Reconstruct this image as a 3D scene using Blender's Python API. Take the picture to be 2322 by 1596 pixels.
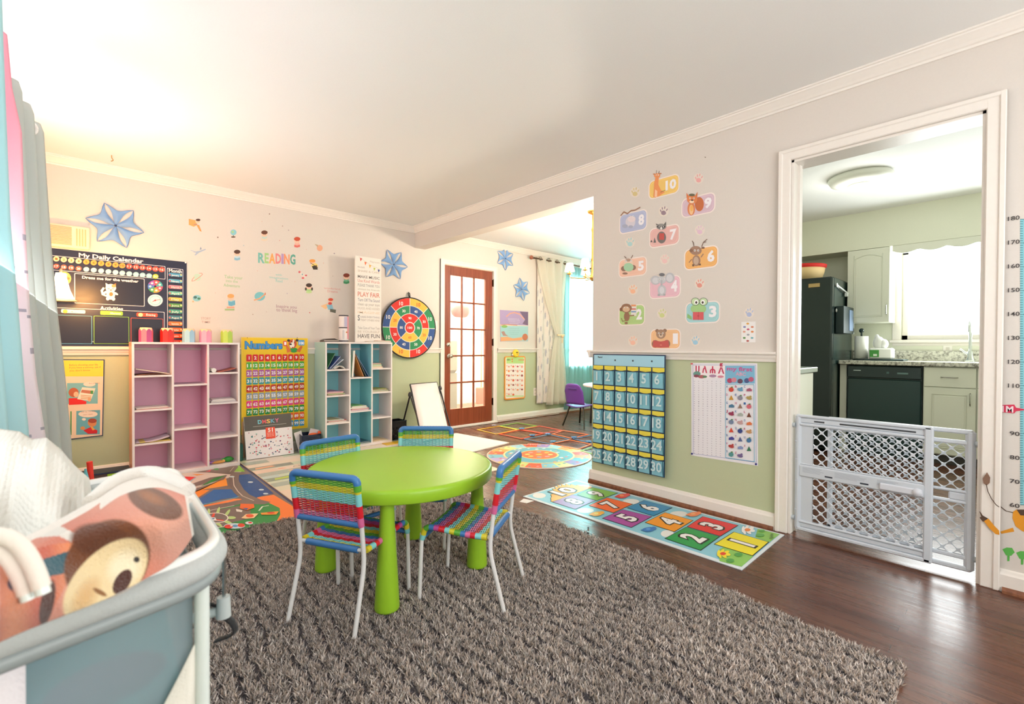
import bpy, bmesh, math, random
import numpy as np
from mathutils import Vector, Matrix
for o in list(bpy.data.objects): bpy.data.objects.remove(o)
SC = bpy.context.scene
COL = SC.collection
PI = math.pi
rnd = random.Random(7)

# ---------------------------------------------------------------- camera
EYE = 1.04                       # height of the lens above the floor
FPX = 1066.1                     # focal length in photo pixels
YAW, PIT, ROL = math.radians(42.6045), math.radians(-0.6375), math.radians(0.2771)
f_ = Vector((math.sin(YAW)*math.cos(PIT), math.cos(YAW)*math.cos(PIT), math.sin(PIT)))
r0 = Vector((math.cos(YAW), -math.sin(YAW), 0)); u0 = r0.cross(f_)
r_ = r0*math.cos(ROL)+u0*math.sin(ROL); up_ = -r0*math.sin(ROL)+u0*math.cos(ROL)
cam = bpy.data.cameras.new('camera'); co = bpy.data.objects.new('camera', cam); COL.objects.link(co)
cam.sensor_width = 36; cam.lens = 36*FPX/2322; cam.clip_start = 0.05
M = Matrix.Identity(4)
for i in range(3):
    M[i][0] = r_[i]; M[i][1] = up_[i]; M[i][2] = -f_[i]
M[2][3] = EYE
co.matrix_world = M
cam.dof.use_dof = True; cam.dof.focus_distance = 3.0; cam.dof.aperture_fstop = 4.5
SC.camera = co

# ---------------------------------------------------------------- view, world, lights
SC.view_settings.view_transform = 'Standard'
try: SC.view_settings.look = 'None'
except Exception: pass
SC.view_settings.gamma = 1; SC.view_settings.use_curve_mapping = False
SC.view_settings.exposure = 0.18
wd = bpy.data.worlds.new('world'); SC.world = wd; wd.use_nodes = True
bg = wd.node_tree.nodes['Background']; bg.inputs[0].default_value = (0.93, 0.97, 1.0, 1); bg.inputs[1].default_value = 2.4
def area(name, loc, rot, sx, sy, power, color=(1, 1, 1), spread=180):
    l = bpy.data.lights.new(name, 'AREA'); l.shape = 'RECTANGLE'; l.size = sx; l.size_y = sy
    l.energy = power; l.color = color; l.spread = math.radians(spread)
    o = bpy.data.objects.new(name, l); COL.objects.link(o); o.location = loc; o.rotation_euler = rot
    return o
def point(name, loc, power, color=(1, .8, .55), r=.05):
    l = bpy.data.lights.new(name, 'POINT'); l.energy = power; l.color = color; l.shadow_soft_size = r
    o = bpy.data.objects.new(name, l); COL.objects.link(o); o.location = loc
    return o
area('added_rear_fill', (1.1, -1.47, 1.3), (math.radians(100), 0, 0), 2.5, 1.1, 38, (1, .98, .96))  # added frontal fill from behind the camera, set in an invented window
area('daylight_left_window', (-.50, 1.9, 1.45), (math.radians(118), 0, math.radians(-90)), 2.4, 1.1, 17, (.98, .98, 1))
area('added_ceiling_uplight', (-.47, 2.85, 1.5), (math.radians(142), 0, math.radians(-90)), 2.0, 1.0, 33, (1, .985, .98), 150)  # added uplight for the bright ceiling patch, tilted up inside the left window
area('daylight_kitchen_window', (6.22, .1, 1.6), (math.radians(90), 0, math.radians(90)), 1.5, .9, 54, (.92, .99, 1))
area('daylight_dining_window', (6.5, 4.90, 1.44), (math.radians(-90), 0, 0), 1.5, 1.3, 150, (.97, .99, 1))
area('sunroom_daylight', (4.2, 6.1, 2.45), (0, 0, 0), 3.0, 1.2, 240, (1, .97, .86))
point('kitchen_ceiling_lamp', (4.7, .93, 2.22), 5, (1, .98, .9), .15)
point('chandelier_lamp', (3.95, 3.0, 1.92), 100, (1, .82, .66), .09)
point('corner_lamp_bulb', (.02, 4.45, 1.42), 20, (1, .46, .12), .06)

# ---------------------------------------------------------------- pixel -> plane
def ray(x, y):
    u = (x-1161)/FPX; v = -(y-798)/FPX
    return f_ + r_*u + up_*v
XR, YB, H = 2.927, 4.889, 2.44    # right wall, back wall, ceiling
def onX(x, y, X=XR):
    d = ray(x, y); t = X/d.x; return Vector((X, d.y*t, EYE+d.z*t))
def onY(x, y, Y=YB):
    d = ray(x, y); t = Y/d.y; return Vector((d.x*t, Y, EYE+d.z*t))
def onZ(x, y, z=0.):
    d = ray(x, y); t = (z-EYE)/d.z; return Vector((d.x*t, d.y*t, z))

# ---------------------------------------------------------------- colours and materials
def C(s):
    if not isinstance(s, str): return tuple(s)[:3]
    s = s.lstrip('#'); s = ''.join(a*2 for a in s) if len(s) == 3 else s; v = [int(s[i:i+2], 16)/255 for i in (0, 2, 4)]
    return tuple(a/12.92 if a <= .04045 else ((a+.055)/1.055)**2.4 for a in v)
MATS = {}
def newmat(name):
    m = bpy.data.materials.new(name); m.use_nodes = True; MATS[name] = m
    return m, m.node_tree.nodes, m.node_tree.links, m.node_tree.nodes['Principled BSDF']
def noise_bump(n, l, b, scale, strength, dist=.002, detail=3):
    tc = n.new('ShaderNodeTexCoord'); t = n.new('ShaderNodeTexNoise'); t.inputs['Scale'].default_value = scale; t.inputs['Detail'].default_value = detail
    bp = n.new('ShaderNodeBump'); bp.inputs['Strength'].default_value = strength; bp.inputs['Distance'].default_value = dist
    l.new(tc.outputs['Object'], t.inputs['Vector']); l.new(t.outputs['Fac'], bp.inputs['Height']); l.new(bp.outputs['Normal'], b.inputs['Normal'])
    return t
def attr_mat(name, rough, metal=0, bump=None, spec=.5, trans=0, alpha=None, sheen=0, vary=0):
    m, n, l, b = newmat(name)
    a = n.new('ShaderNodeAttribute'); a.attribute_name = 'Col'
    l.new(a.outputs['Color'], b.inputs['Base Color'])
    b.inputs['Roughness'].default_value = rough; b.inputs['Metallic'].default_value = metal
    b.inputs['Specular IOR Level'].default_value = spec
    if sheen: b.inputs['Sheen Weight'].default_value = sheen
    if bump: noise_bump(n, l, b, *bump)
    if vary:
        t = n.new('ShaderNodeTexNoise'); t.inputs['Scale'].default_value = 30
        mr = n.new('ShaderNodeMapRange'); mr.inputs[3].default_value = max(0, rough-vary); mr.inputs[4].default_value = rough+vary
        l.new(t.outputs['Fac'], mr.inputs[0]); l.new(mr.outputs[0], b.inputs['Roughness'])
    if alpha is not None: b.inputs['Alpha'].default_value = alpha
    if trans:
        out = n['Material Output']; tl = n.new('ShaderNodeBsdfTranslucent'); mx = n.new('ShaderNodeMixShader')
        mx.inputs[0].default_value = trans; l.new(a.outputs['Color'], tl.inputs['Color'])
        l.new(b.outputs[0], mx.inputs[1]); l.new(tl.outputs[0], mx.inputs[2]); l.new(mx.outputs[0], out.inputs['Surface'])
    return m
attr_mat('matte', .75, vary=.05); attr_mat('satin', .42, vary=.05); attr_mat('gloss', .18, vary=.04)
attr_mat('paper', .6, spec=.3, vary=.05); attr_mat('vinyl', .38, spec=.4, vary=.04)
attr_mat('metal', .25, 1, vary=.05); attr_mat('cloth', .9, bump=(260, .5, .002), sheen=.15)
attr_mat('plush', .95, bump=(420, .9, .004), sheen=.25)
attr_mat('cord', .38, bump=(500, .25, .001)); attr_mat('laminate', .38, bump=(60, .05, .001))
attr_mat('curtain_cloth', .9, bump=(300, .4, .001), trans=.22); attr_mat('sheer_cloth', .9, trans=.6, alpha=.7)
attr_mat('gauze', .8, trans=.3, alpha=.34); attr_mat('blackplastic', .33, bump=(80, .1, .001)); attr_mat('stain', .9, spec=.1)
def plain(name, col, rough=.6, bump=(90, .12, .002), emis=0, metal=0):
    m, n, l, b = newmat(name)
    b.inputs['Roughness'].default_value = rough; b.inputs['Metallic'].default_value = metal
    t = noise_bump(n, l, b, *bump)
    r = n.new('ShaderNodeMixRGB'); c = C(col); r.inputs[1].default_value = (*[v*.97 for v in c], 1); r.inputs[2].default_value = (*[min(1, v*1.02) for v in c], 1)
    l.new(t.outputs['Fac'], r.inputs[0]); l.new(r.outputs[0], b.inputs['Base Color'])
    if emis:
        b.inputs['Emission Color'].default_value = (*c, 1); b.inputs['Emission Strength'].default_value = emis
    return m
plain('wall_beige', '#DCD4CC', .6, (120, .1, .002)); plain('wall_green', '#BFC8A4', .6, (120, .1, .002))
plain('trim_white', '#EFE8E0', .35, (50, .04, .001)); plain('ceiling_white', '#EFEEEC', .7, (140, .12, .002))
plain('kitchen_cream', '#E9EAD6', .55, (120, .08, .002)); plain('lamp_glow', '#FFE2B0', .5, emis=6)
plain('white_glow', '#FFFFFF', .5, emis=1.2); plain('shade_glow', '#FFE9C8', .5, emis=3)
plain('sunroom_cream', '#F7EFD6', .6)
def wood_floor():
    m, n, l, b = newmat('oak_floor')
    tc = n.new('ShaderNodeTexCoord'); mp = n.new('ShaderNodeMapping'); mp.inputs['Rotation'].default_value = (0, 0, PI/2)
    l.new(tc.outputs['Object'], mp.inputs['Vector'])
    br = n.new('ShaderNodeTexBrick'); br.inputs['Color1'].default_value = (*C('#6E4633'), 1); br.inputs['Color2'].default_value = (*C('#553124'), 1)
    br.inputs['Mortar'].default_value = (*C('#2A150F'), 1); br.inputs['Scale'].default_value = 1; br.inputs['Mortar Size'].default_value = .0009
    br.inputs['Brick Width'].default_value = .95; br.inputs['Row Height'].default_value = .057; br.inputs['Bias'].default_value = -.1; br.offset = .37; br.offset_frequency = 3
    l.new(mp.outputs[0], br.inputs['Vector'])
    m2 = n.new('ShaderNodeMapping'); m2.inputs['Scale'].default_value = (26, 1.6, 1); l.new(tc.outputs['Object'], m2.inputs['Vector'])
    ns = n.new('ShaderNodeTexNoise'); ns.inputs['Scale'].default_value = 2.2; ns.inputs['Detail'].default_value = 8; l.new(m2.outputs[0], ns.inputs['Vector'])
    mx = n.new('ShaderNodeMixRGB'); mx.blend_type = 'MULTIPLY'; mx.inputs[0].default_value = .75
    cr = n.new('ShaderNodeValToRGB'); cr.color_ramp.elements[0].color = (.55, .5, .48, 1); cr.color_ramp.elements[0].position = .3; cr.color_ramp.elements[1].color = (1.25, 1.2, 1.15, 1); cr.color_ramp.elements[1].position = .75
    l.new(ns.outputs['Fac'], cr.inputs[0]); l.new(br.outputs['Color'], mx.inputs[1]); l.new(cr.outputs[0], mx.inputs[2]); l.new(mx.outputs[0], b.inputs['Base Color'])
    mr = n.new('ShaderNodeMapRange'); mr.inputs[3].default_value = .2; mr.inputs[4].default_value = .36; l.new(ns.outputs['Fac'], mr.inputs[0]); l.new(mr.outputs[0], b.inputs['Roughness'])
    bp = n.new('ShaderNodeBump'); bp.inputs['Strength'].default_value = .15; bp.inputs['Distance'].default_value = .001; l.new(br.outputs['Fac'], bp.inputs['Height']); bp.invert = True; l.new(bp.outputs[0], b.inputs['Normal'])
wood_floor()
def red_wood(name, c1, c2, rough=.35):
    m, n, l, b = newmat(name)
    tc = n.new('ShaderNodeTexCoord'); mp = n.new('ShaderNodeMapping'); mp.inputs['Scale'].default_value = (30, 30, 1.5); l.new(tc.outputs['Object'], mp.inputs['Vector'])
    ns = n.new('ShaderNodeTexNoise'); ns.inputs['Scale'].default_value = 1.5; ns.inputs['Detail'].default_value = 6; l.new(mp.outputs[0], ns.inputs['Vector'])
    cr = n.new('ShaderNodeValToRGB'); cr.color_ramp.elements[0].color = (*C(c1), 1); cr.color_ramp.elements[0].position = .35; cr.color_ramp.elements[1].color = (*C(c2), 1); cr.color_ramp.elements[1].position = .7
    l.new(ns.outputs['Fac'], cr.inputs[0]); l.new(cr.outputs[0], b.inputs['Base Color']); b.inputs['Roughness'].default_value = rough
red_wood('door_wood', '#7A361F', '#934A30'); red_wood('shoe_wood', '#6E3F28', '#8F5A3C')
def granite():
    m, n, l, b = newmat('granite')
    v = n.new('ShaderNodeTexNoise'); v.inputs['Scale'].default_value = 34; v.inputs['Detail'].default_value = 6; v.inputs['Roughness'].default_value = .8
    tc = n.new('ShaderNodeTexCoord'); l.new(tc.outputs['Object'], v.inputs['Vector'])
    cr = n.new('ShaderNodeValToRGB'); e = cr.color_ramp.elements; e[0].color = (*C('#5A5348'), 1); e[0].position = .36; e[1].color = (*C('#D9D7C8'), 1); e[1].position = .55
    l.new(v.outputs['Fac'], cr.inputs[0]); l.new(cr.outputs[0], b.inputs['Base Color']); b.inputs['Roughness'].default_value = .2
granite()
def glass():
    m, n, l, b = newmat('glass')
    b.inputs['Base Color'].default_value = (1, 1, 1, 1); b.inputs['Roughness'].default_value = .02; b.inputs['Alpha'].default_value = .12; b.inputs['Specular IOR Level'].default_value = .5
glass()

# ---------------------------------------------------------------- mesh builder
def V3(*a): return Vector(a)
def fillet(pts, r, n=6):
    pts = [Vector(p) for p in pts]; out = [pts[0]]
    for i in range(1, len(pts)-1):
        a, b, c = pts[i-1], pts[i], pts[i+1]; d1 = (a-b); d2 = (c-b)
        k = min(r, d1.length*.49, d2.length*.49); p = b+d1.normalized()*k; q = b+d2.normalized()*k
        for j in range(n+1):
            t = j/n; out.append(p*(1-t)**2+b*2*t*(1-t)+q*t*t)
    out.append(pts[-1]); return out
class MB:
    def __init__(s, col='#FFFFFF'): s.v = []; s.f = []; s.c = []; s.sm = []; s.col = C(col)
    def add(s, vs, fs, col=None, smooth=False):
        b = len(s.v); s.v += [tuple(v) for v in vs]; c = C(col) if col is not None else s.col
        for f in fs: s.f.append([i+b for i in f]); s.c.append(c); s.sm.append(smooth)
        return s
    def box(s, x0, y0, z0, x1, y1, z1, col=None, bev=0, mat=None):
        if x0 > x1: x0, x1 = x1, x0
        if y0 > y1: y0, y1 = y1, y0
        if z0 > z1: z0, z1 = z1, z0
        e = min(bev, (x1-x0)/2.01, (y1-y0)/2.01, (z1-z0)/2.01)
        if e <= 0:
            vs = [(x, y, z) for x in (x0, x1) for y in (y0, y1) for z in (z0, z1)]
            fs = [(0, 1, 3, 2), (4, 6, 7, 5), (0, 4, 5, 1), (2, 3, 7, 6), (0, 2, 6, 4), (1, 5, 7, 3)]
        else:
            vs = []; idx = {}
            for ix, X in enumerate((x0, x1)):
                for iy, Y in enumerate((y0, y1)):
                    for iz, Z in enumerate((z0, z1)):
                        sx, sy, sz = (e if ix == 0 else -e), (e if iy == 0 else -e), (e if iz == 0 else -e)
                        for k, p in enumerate(((X, Y+sy, Z+sz), (X+sx, Y, Z+sz), (X+sx, Y+sy, Z))):
                            idx[ix, iy, iz, k] = len(vs); vs.append(p)
            g = idx; fs = []
            for a in (0, 1):
                q = [g[a, 0, 0, 0], g[a, 1, 0, 0], g[a, 1, 1, 0], g[a, 0, 1, 0]]; fs.append(q if a else q[::-1])
                q = [g[0, a, 0, 1], g[1, a, 0, 1], g[1, a, 1, 1], g[0, a, 1, 1]]; fs.append(q[::-1] if a else q)
                q = [g[0, 0, a, 2], g[1, 0, a, 2], g[1, 1, a, 2], g[0, 1, a, 2]]; fs.append(q if a else q[::-1])
            for a in (0, 1):
                for b in (0, 1):
                    fs.append([g[a, b, 0, 0], g[a, b, 1, 0], g[a, b, 1, 1], g[a, b, 0, 1]])
                    fs.append([g[a, 0, b, 0], g[a, 1, b, 0], g[a, 1, b, 2], g[a, 0, b, 2]])
                    fs.append([g[0, a, b, 1], g[1, a, b, 1], g[1, a, b, 2], g[0, a, b, 2]])
                    for c in (0, 1): fs.append([g[a, b, c, 0], g[a, b, c, 1], g[a, b, c, 2]])
        if mat is not None: vs = [mat @ Vector(v) for v in vs]
        return s.add(vs, fs, col)
    def tube(s, pts, r, n=8, col=None, cap=True, cols=None, flat=1.):
        pts = [Vector(p) for p in pts]; m = len(pts); rr = r if isinstance(r, (list, tuple)) else [r]*m
        t = (pts[1]-pts[0]).normalized(); a = Vector((0, 0, 1)) if abs(t.z) < .9 else Vector((1, 0, 0))
        u = t.cross(a).normalized(); vs = []
        for i, p in enumerate(pts):
            t = (pts[min(i+1, m-1)]-pts[max(i-1, 0)]).normalized()
            u = (u-t*u.dot(t)).normalized(); w = t.cross(u)
            for k in range(n):
                an = 2*PI*k/n; vs.append(p+(u*math.cos(an)+w*math.sin(an)*flat)*rr[i])
        if cols is None:
            fs = [(i*n+k, i*n+(k+1) % n, (i+1)*n+(k+1) % n, (i+1)*n+k) for i in range(m-1) for k in range(n)]
            s.add(vs, fs, col, True)
        else:
            b = len(s.v); s.v += [tuple(v) for v in vs]
            for i in range(m-1):
                for k in range(n):
                    s.f.append([b+i*n+k, b+i*n+(k+1) % n, b+(i+1)*n+(k+1) % n, b+(i+1)*n+k]); s.c.append(C(cols[i])); s.sm.append(True)
        if cap:
            s.add(vs[:n], [list(range(n))[::-1]], cols[0] if cols else col); s.add(vs[-n:], [list(range(n))], cols[-1] if cols else col)
        return s
    def lathe(s, prof, n=32, col=None, cx=0, cy=0, cols=None, ax='z'):
        vs = []; m = len(prof)
        for (r, z) in prof:
            for k in range(n):
                a = 2*PI*k/n
                if ax == 'z': vs.append((cx+r*math.cos(a), cy+r*math.sin(a), z))
                elif ax == 'y': vs.append((cx+r*math.cos(a), z, cy+r*math.sin(a)))
                else: vs.append((z, cx+r*math.cos(a), cy+r*math.sin(a)))
        for i in range(m-1):
            fs = [(i*n+k, i*n+(k+1) % n, (i+1)*n+(k+1) % n, (i+1)*n+k) for k in range(n)]
            b = len(s.v) if i == 0 else b0
            if i == 0: b0 = b; s.v += [tuple(v) for v in vs]
            for f in fs: s.f.append([q+b0 for q in f]); s.c.append(C(cols[i]) if cols else (C(col) if col is not None else s.col)); s.sm.append(True)
        return s
    def ball(s, c, r, col=None, n=12, sq=(1, 1, 1)):
        m = max(5, n//2); vs = []; c = Vector(c)
        for i in range(m+1):
            th = PI*i/m
            for k in range(n):
                a = 2*PI*k/n; vs.append((c.x+r*sq[0]*math.sin(th)*math.cos(a), c.y+r*sq[1]*math.sin(th)*math.sin(a), c.z+r*sq[2]*math.cos(th)))
        return s.add(vs, [(i*n+k, (i+1)*n+k, (i+1)*n+(k+1) % n, i*n+(k+1) % n) for i in range(m) for k in range(n)], col, True)
    def sheet(s, fn, nu, nv, th=.002, col=None, colfn=None):
        # a thick sheet: fn(i/nu, j/nv) -> point ; gets a second skin th behind
        P = [[Vector(fn(i/nu, j/nv)) for j in range(nv+1)] for i in range(nu+1)]
        vs = []; W = nv+1
        def nrm(i, j):
            a = P[min(i+1, nu)][j]-P[max(i-1, 0)][j]; b = P[i][min(j+1, nv)]-P[i][max(j-1, 0)]
            n = a.cross(b); return n.normalized() if n.length > 1e-9 else Vector((0, 0, 1))
        top = [P[i][j] for i in range(nu+1) for j in range(nv+1)]
        bot = [P[i][j]-nrm(i, j)*th for i in range(nu+1) for j in range(nv+1)]
        b = len(s.v); s.v += [tuple(v) for v in top+bot]; N = len(top)
        dc = C(col) if col is not None else s.col
        for i in range(nu):
            for j in range(nv):
                c = C(colfn((i+.5)/nu, (j+.5)/nv, (P[i][j]+P[i+1][j+1])/2)) if colfn else dc
                q = [i*W+j, (i+1)*W+j, (i+1)*W+j+1, i*W+j+1]
                s.f.append([b+k for k in q]); s.f.append([b+N+k for k in q[::-1]]); s.c += [c, c]; s.sm += [True, True]
        rim = [(i, 0) for i in range(nu+1)]+[(nu, j) for j in range(1, nv+1)]+[(i, nv) for i in range(nu-1, -1, -1)]+[(0, j) for j in range(nv-1, 0, -1)]
        for k in range(len(rim)):
            a = rim[k]; c2 = rim[(k+1) % len(rim)]; i1 = a[0]*W+a[1]; i2 = c2[0]*W+c2[1]
            s.f.append([b+i1, b+N+i1, b+N+i2, b+i2]); s.c.append(dc); s.sm.append(False)
        return s
    def prism(s, pts2, z0, z1, col=None, plane='xy'):
        n = len(pts2)
        def mk(p, z): return (p[0], p[1], z) if plane == 'xy' else ((p[0], z, p[1]) if plane == 'xz' else (z, p[0], p[1]))
        vs = [mk(p, z0) for p in pts2]+[mk(p, z1) for p in pts2]
        return s.add(vs, [list(range(n))[::-1], list(range(n, 2*n))]+[(i, (i+1) % n, n+(i+1) % n, n+i) for i in range(n)], col)
    def build(s, name, mat='satin', parent=None, local=False, slots=None):
        me = bpy.data.meshes.new(name); V = np.array(s.v, dtype=float)
        o = bpy.data.objects.new(name, me); COL.objects.link(o)
        if parent is not None:
            o.parent = parent
            if not local: V = V-np.array(worldloc(parent))
        elif not local:
            mn = V.min(0); mx = V.max(0); c = np.array([(mn[0]+mx[0])/2, (mn[1]+mx[1])/2, mn[2]]); V = V-c; o.location = c
        me.from_pydata(V.tolist(), [], s.f)
        ca = me.color_attributes.new('Col', 'FLOAT_COLOR', 'CORNER')
        lens = np.array([len(f) for f in s.f]); cc = np.repeat(np.array([(*c, 1.) for c in s.c], dtype=np.float32), lens, axis=0)
        ca.data.foreach_set('color', cc.ravel())
        me.polygons.foreach_set('use_smooth', s.sm)
        for mm in ([mat] if isinstance(mat, str) else mat): me.materials.append(MATS[mm])
        if slots: me.polygons.foreach_set('material_index', slots)
        me.update(); return o
def worldloc(o):
    p = Vector((0, 0, 0))
    while o is not None: p += o.location; o = o.parent
    return p
def tag(o, label=None, cat=None, group=None, kind=None):
    if label: o['label'] = label
    if cat: o['category'] = cat
    if group: o['group'] = group
    if kind: o['kind'] = kind
    return o
def thing(name, label, cat, loc=(0, 0, 0), rz=0, group=None):
    o = bpy.data.objects.new(name, None); COL.objects.link(o); o.empty_display_size = .05
    o.location = loc; o.rotation_euler = (0, 0, rz); return tag(o, label, cat, group)
def dup(root, loc, rz, label, group=None):
    r = root.copy(); COL.objects.link(r); r.location = loc; r.rotation_euler = (0, 0, rz); r['label'] = label
    if group: r['group'] = group
    def rec(a, b):
        for ch in [k for k in bpy.data.objects if k.parent == a]:
            c = ch.copy(); COL.objects.link(c); c.parent = b; rec(ch, c)
    rec(root, r); return r
def struct(mb, name, mat='trim_white', slots=None):
    return tag(mb.build(name, mat, slots=slots), kind='structure')

# ---------------------------------------------------------------- flat printed things (posters, mats, stickers)
_TX = {}
def tgeo(t, bold=0.):
    k = (t, bold)
    if k not in _TX:
        cu = bpy.data.curves.new('t', 'FONT'); cu.body = t; cu.size = 1; cu.resolution_u = 2; cu.offset = bold
        ob = bpy.data.objects.new('t', cu); me = bpy.data.meshes.new_from_object(ob)
        vs = [(v.co.x, v.co.y) for v in me.vertices]; fs = [tuple(p.vertices) for p in me.polygons]
        bpy.data.objects.remove(ob); bpy.data.curves.remove(cu); bpy.data.meshes.remove(me); _TX[k] = (vs, fs)
    return _TX[k]
CAP = max(v[1] for v in tgeo('H')[0])
class Flat:
    """a flat printed sheet on plane B (back wall), R (right wall), F (floor) or own placement"""
    def __init__(s, plane, off=.0, step=.0003):
        s.pl = plane; s.d = off; s.st = step; s.mb = MB(); s.vw = (0, 0, 1); s.plane_at = None
    def view(s, x, y, k): s.vw = (x, y, k); return s
    def P(s, x, y):
        X, Y = s.vw[0]+x*s.vw[2], s.vw[1]+y*s.vw[2]
        if s.pl == 'B': p = onY(X, Y, s.plane_at or YB); return p.x, p.z
        if s.pl == 'R': p = onX(X, Y, s.plane_at or XR); return -p.y, p.z
        p = onZ(X, Y, s.plane_at or 0.); return p.x, p.y
    def W(s, u, v, d):
        if s.pl == 'B': return (u, (s.plane_at or YB)-d, v)
        if s.pl == 'R': return ((s.plane_at or XR)-d, -u, v)
        if s.pl == 'K': return (u, -d, v)
        return (u, v, (s.plane_at or 0.)+d)
    def base(s, pts, th=.002, col='#FFFFFF', px=True):
        if px: pts = [s.P(*p) for p in pts]
        n = len(pts); a = sum(pts[i][0]*pts[(i+1) % n][1]-pts[(i+1) % n][0]*pts[i][1] for i in range(n))
        if a < 0: pts = pts[::-1]
        s.mb.add([s.W(*p, s.d) for p in pts]+[s.W(*p, s.d+th) for p in pts], [list(range(n))[::-1], list(range(n, 2*n))]+[(i, (i+1) % n, n+(i+1) % n, n+i) for i in range(n)], col)
        s.d += th+s.st; return s
    clip = None; eps = .000015
    def pm(s, pts, col):
        if s.clip:
            for ax, lim, sg in ((0, s.clip[0], 1), (0, s.clip[2], -1), (1, s.clip[1], 1), (1, s.clip[3], -1)):
                out = []
                for i in range(len(pts)):
                    a, b = pts[i-1], pts[i]; ia, ib = (a[ax]-lim)*sg >= 0, (b[ax]-lim)*sg >= 0
                    if ia != ib: k = (lim-a[ax])/(b[ax]-a[ax]); out.append((a[0]+(b[0]-a[0])*k, a[1]+(b[1]-a[1])*k))
                    if ib: out.append(tuple(b))
                pts = out
                if len(pts) < 3: return s
        n = len(pts); a = sum(pts[i][0]*pts[(i+1) % n][1]-pts[(i+1) % n][0]*pts[i][1] for i in range(n))
        if a < 0: pts = pts[::-1]
        s.mb.add([s.W(*p, s.d) for p in pts], [list(range(n))], col); s.d += s.eps; return s
    def poly(s, pts, col): return s.pm([s.P(*p) for p in pts], col)
    def up(s): s.d += s.st; return s
    def ell(s, x, y, rx, ry, col, rot=0, n=20, a0=0, a1=2*PI, px=True):
        full = abs(a1-a0-2*PI) < 1e-6; pts = []
        for k in range(n if full else n+1):
            a = a0+(a1-a0)*k/n; p, q = rx*math.cos(a), ry*math.sin(a)
            pts.append((x+p*math.cos(rot)-q*math.sin(rot), y+p*math.sin(rot)+q*math.cos(rot)))
        return s.poly(pts, col) if px else s.pm(pts, col)
    def rect(s, x0, y0, x1, y1, col, px=True):
        p = [(x0, y0), (x1, y0), (x1, y1), (x0, y1)]; return s.poly(p, col) if px else s.pm(p, col)
    def rrect(s, x0, y0, x1, y1, r, col, px=True, n=5):
        pts = []
        for cx, cy, a in ((x1-r, y1-r, 0), (x0+r, y1-r, PI/2), (x0+r, y0+r, PI), (x1-r, y0+r, 1.5*PI)):
            for k in range(n+1): pts.append((cx+r*math.cos(a+PI/2*k/n), cy+r*math.sin(a+PI/2*k/n)))
        return s.poly(pts, col) if px else s.pm(pts, col)
    def line(s, pts, w, col, px=True, closed=False):
        if px: pts = [s.P(*p) for p in pts]
        if closed: pts = list(pts)+[pts[0]]
        for a, b in zip(pts[:-1], pts[1:]):
            dx, dy = b[0]-a[0], b[1]-a[1]; L = math.hypot(dx, dy) or 1; nx, ny = -dy/L*w/2, dx/L*w/2; ex, ey = dx/L*w*.3, dy/L*w*.3
            s.pm([(a[0]+nx-ex, a[1]+ny-ey), (b[0]+nx+ex, b[1]+ny+ey), (b[0]-nx+ex, b[1]-ny+ey), (a[0]-nx-ex, a[1]-ny-ey)], col)
        return s
    def text(s, t, u, v, h, col, w=None, al='C', bold=0., rot=0, shear=0, outline=None, ow=.0):
        if outline is not None:
            s.text(t, u, v, h, outline, w, al, bold+ow, rot, shear); s.up()
        vs, fs = tgeo(t, bold)
        if not vs: return s
        vv, _ = tgeo(t, 0.)
        x0, x1 = min(p[0] for p in vv), max(p[0] for p in vv); k = h/CAP; kx = (w/(x1-x0)) if w else k
        ax = {'C': (x0+x1)/2, 'L': x0, 'R': x1}[al]; c, q = math.cos(rot), math.sin(rot); out = []
        for x, y in vs:
            X = (x-ax)*kx+shear*y*k; Y = y*k; out.append((u+X*c-Y*q, v+X*q+Y*c))
        W = [s.W(*p, s.d) for p in out]
        s.mb.add(W, fs, col); s.d += s.eps; return s
    def ptext(s, t, x0, y0, x1, hp, col, bold=0., shear=0, outline=None, ow=0.):
        """text from pixel x0 to x1 with its baseline at y0, cap height hp pixels"""
        u0, v0 = s.P(x0, y0); u1, v1 = s.P(x1, y0); _, v2 = s.P(x0, y0-hp)
        return s.text(t, (u0+u1)/2, v0, abs(v2-v0), col, abs(u1-u0), 'C', bold, 0, shear, outline, ow)
    def build(s, name, mat='paper', label=None, cat=None, group=None, parent=None):
        o = s.mb.build(name, mat, parent)
        return tag(o, label, cat, group) if parent is None else o
# ================================================================ ROOM SHELL
XL, YR = -.45, -1.5                       # left wall, rear wall
XD, YK = 7.6, 2.12                        # dining room right side, kitchen/dining partition
XK = 6.27                                 # kitchen window wall
def wall(name, axis, a0, a1, t0, t1, openings=(), zs=None, mats=('wall_beige', 'wall_green'), z1=H):
    cu = sorted({a0, a1}|{o[0] for o in openings}|{o[1] for o in openings}); cz = sorted({0, z1}|({zs} if zs else set())|{o[2] for o in openings}|{o[3] for o in openings})
    mb = MB(); sl = []
    for i in range(len(cu)-1):
        for j in range(len(cz)-1):
            um, zm = (cu[i]+cu[i+1])/2, (cz[j]+cz[j+1])/2
            if any(o[0] < um < o[1] and o[2] < zm < o[3] for o in openings): continue
            if axis == 'x': mb.box(cu[i], t0, cz[j], cu[i+1], t1, cz[j+1])
            else: mb.box(t0, cu[i], cz[j], t1, cu[i+1], cz[j+1])
            sl += [1 if (zs and zm < zs) else 0]*6
    return struct(mb, name, list(mats), sl)
struct(MB().box(XL-.2, YR-.2, -.1, XD+.2, 7.3, 0), 'floor', 'oak_floor')
struct(MB().box(XL-.2, YR-.2, H, XD+.2, YB+.14, H+.1), 'ceiling', 'ceiling_white')
DX0, DX1, DZ = 3.348, 4.132, 2.057        # french door opening
WX0, WX1, WZ0, WZ1 = 5.7, 7.3, .75, 2.12  # dining window
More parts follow.
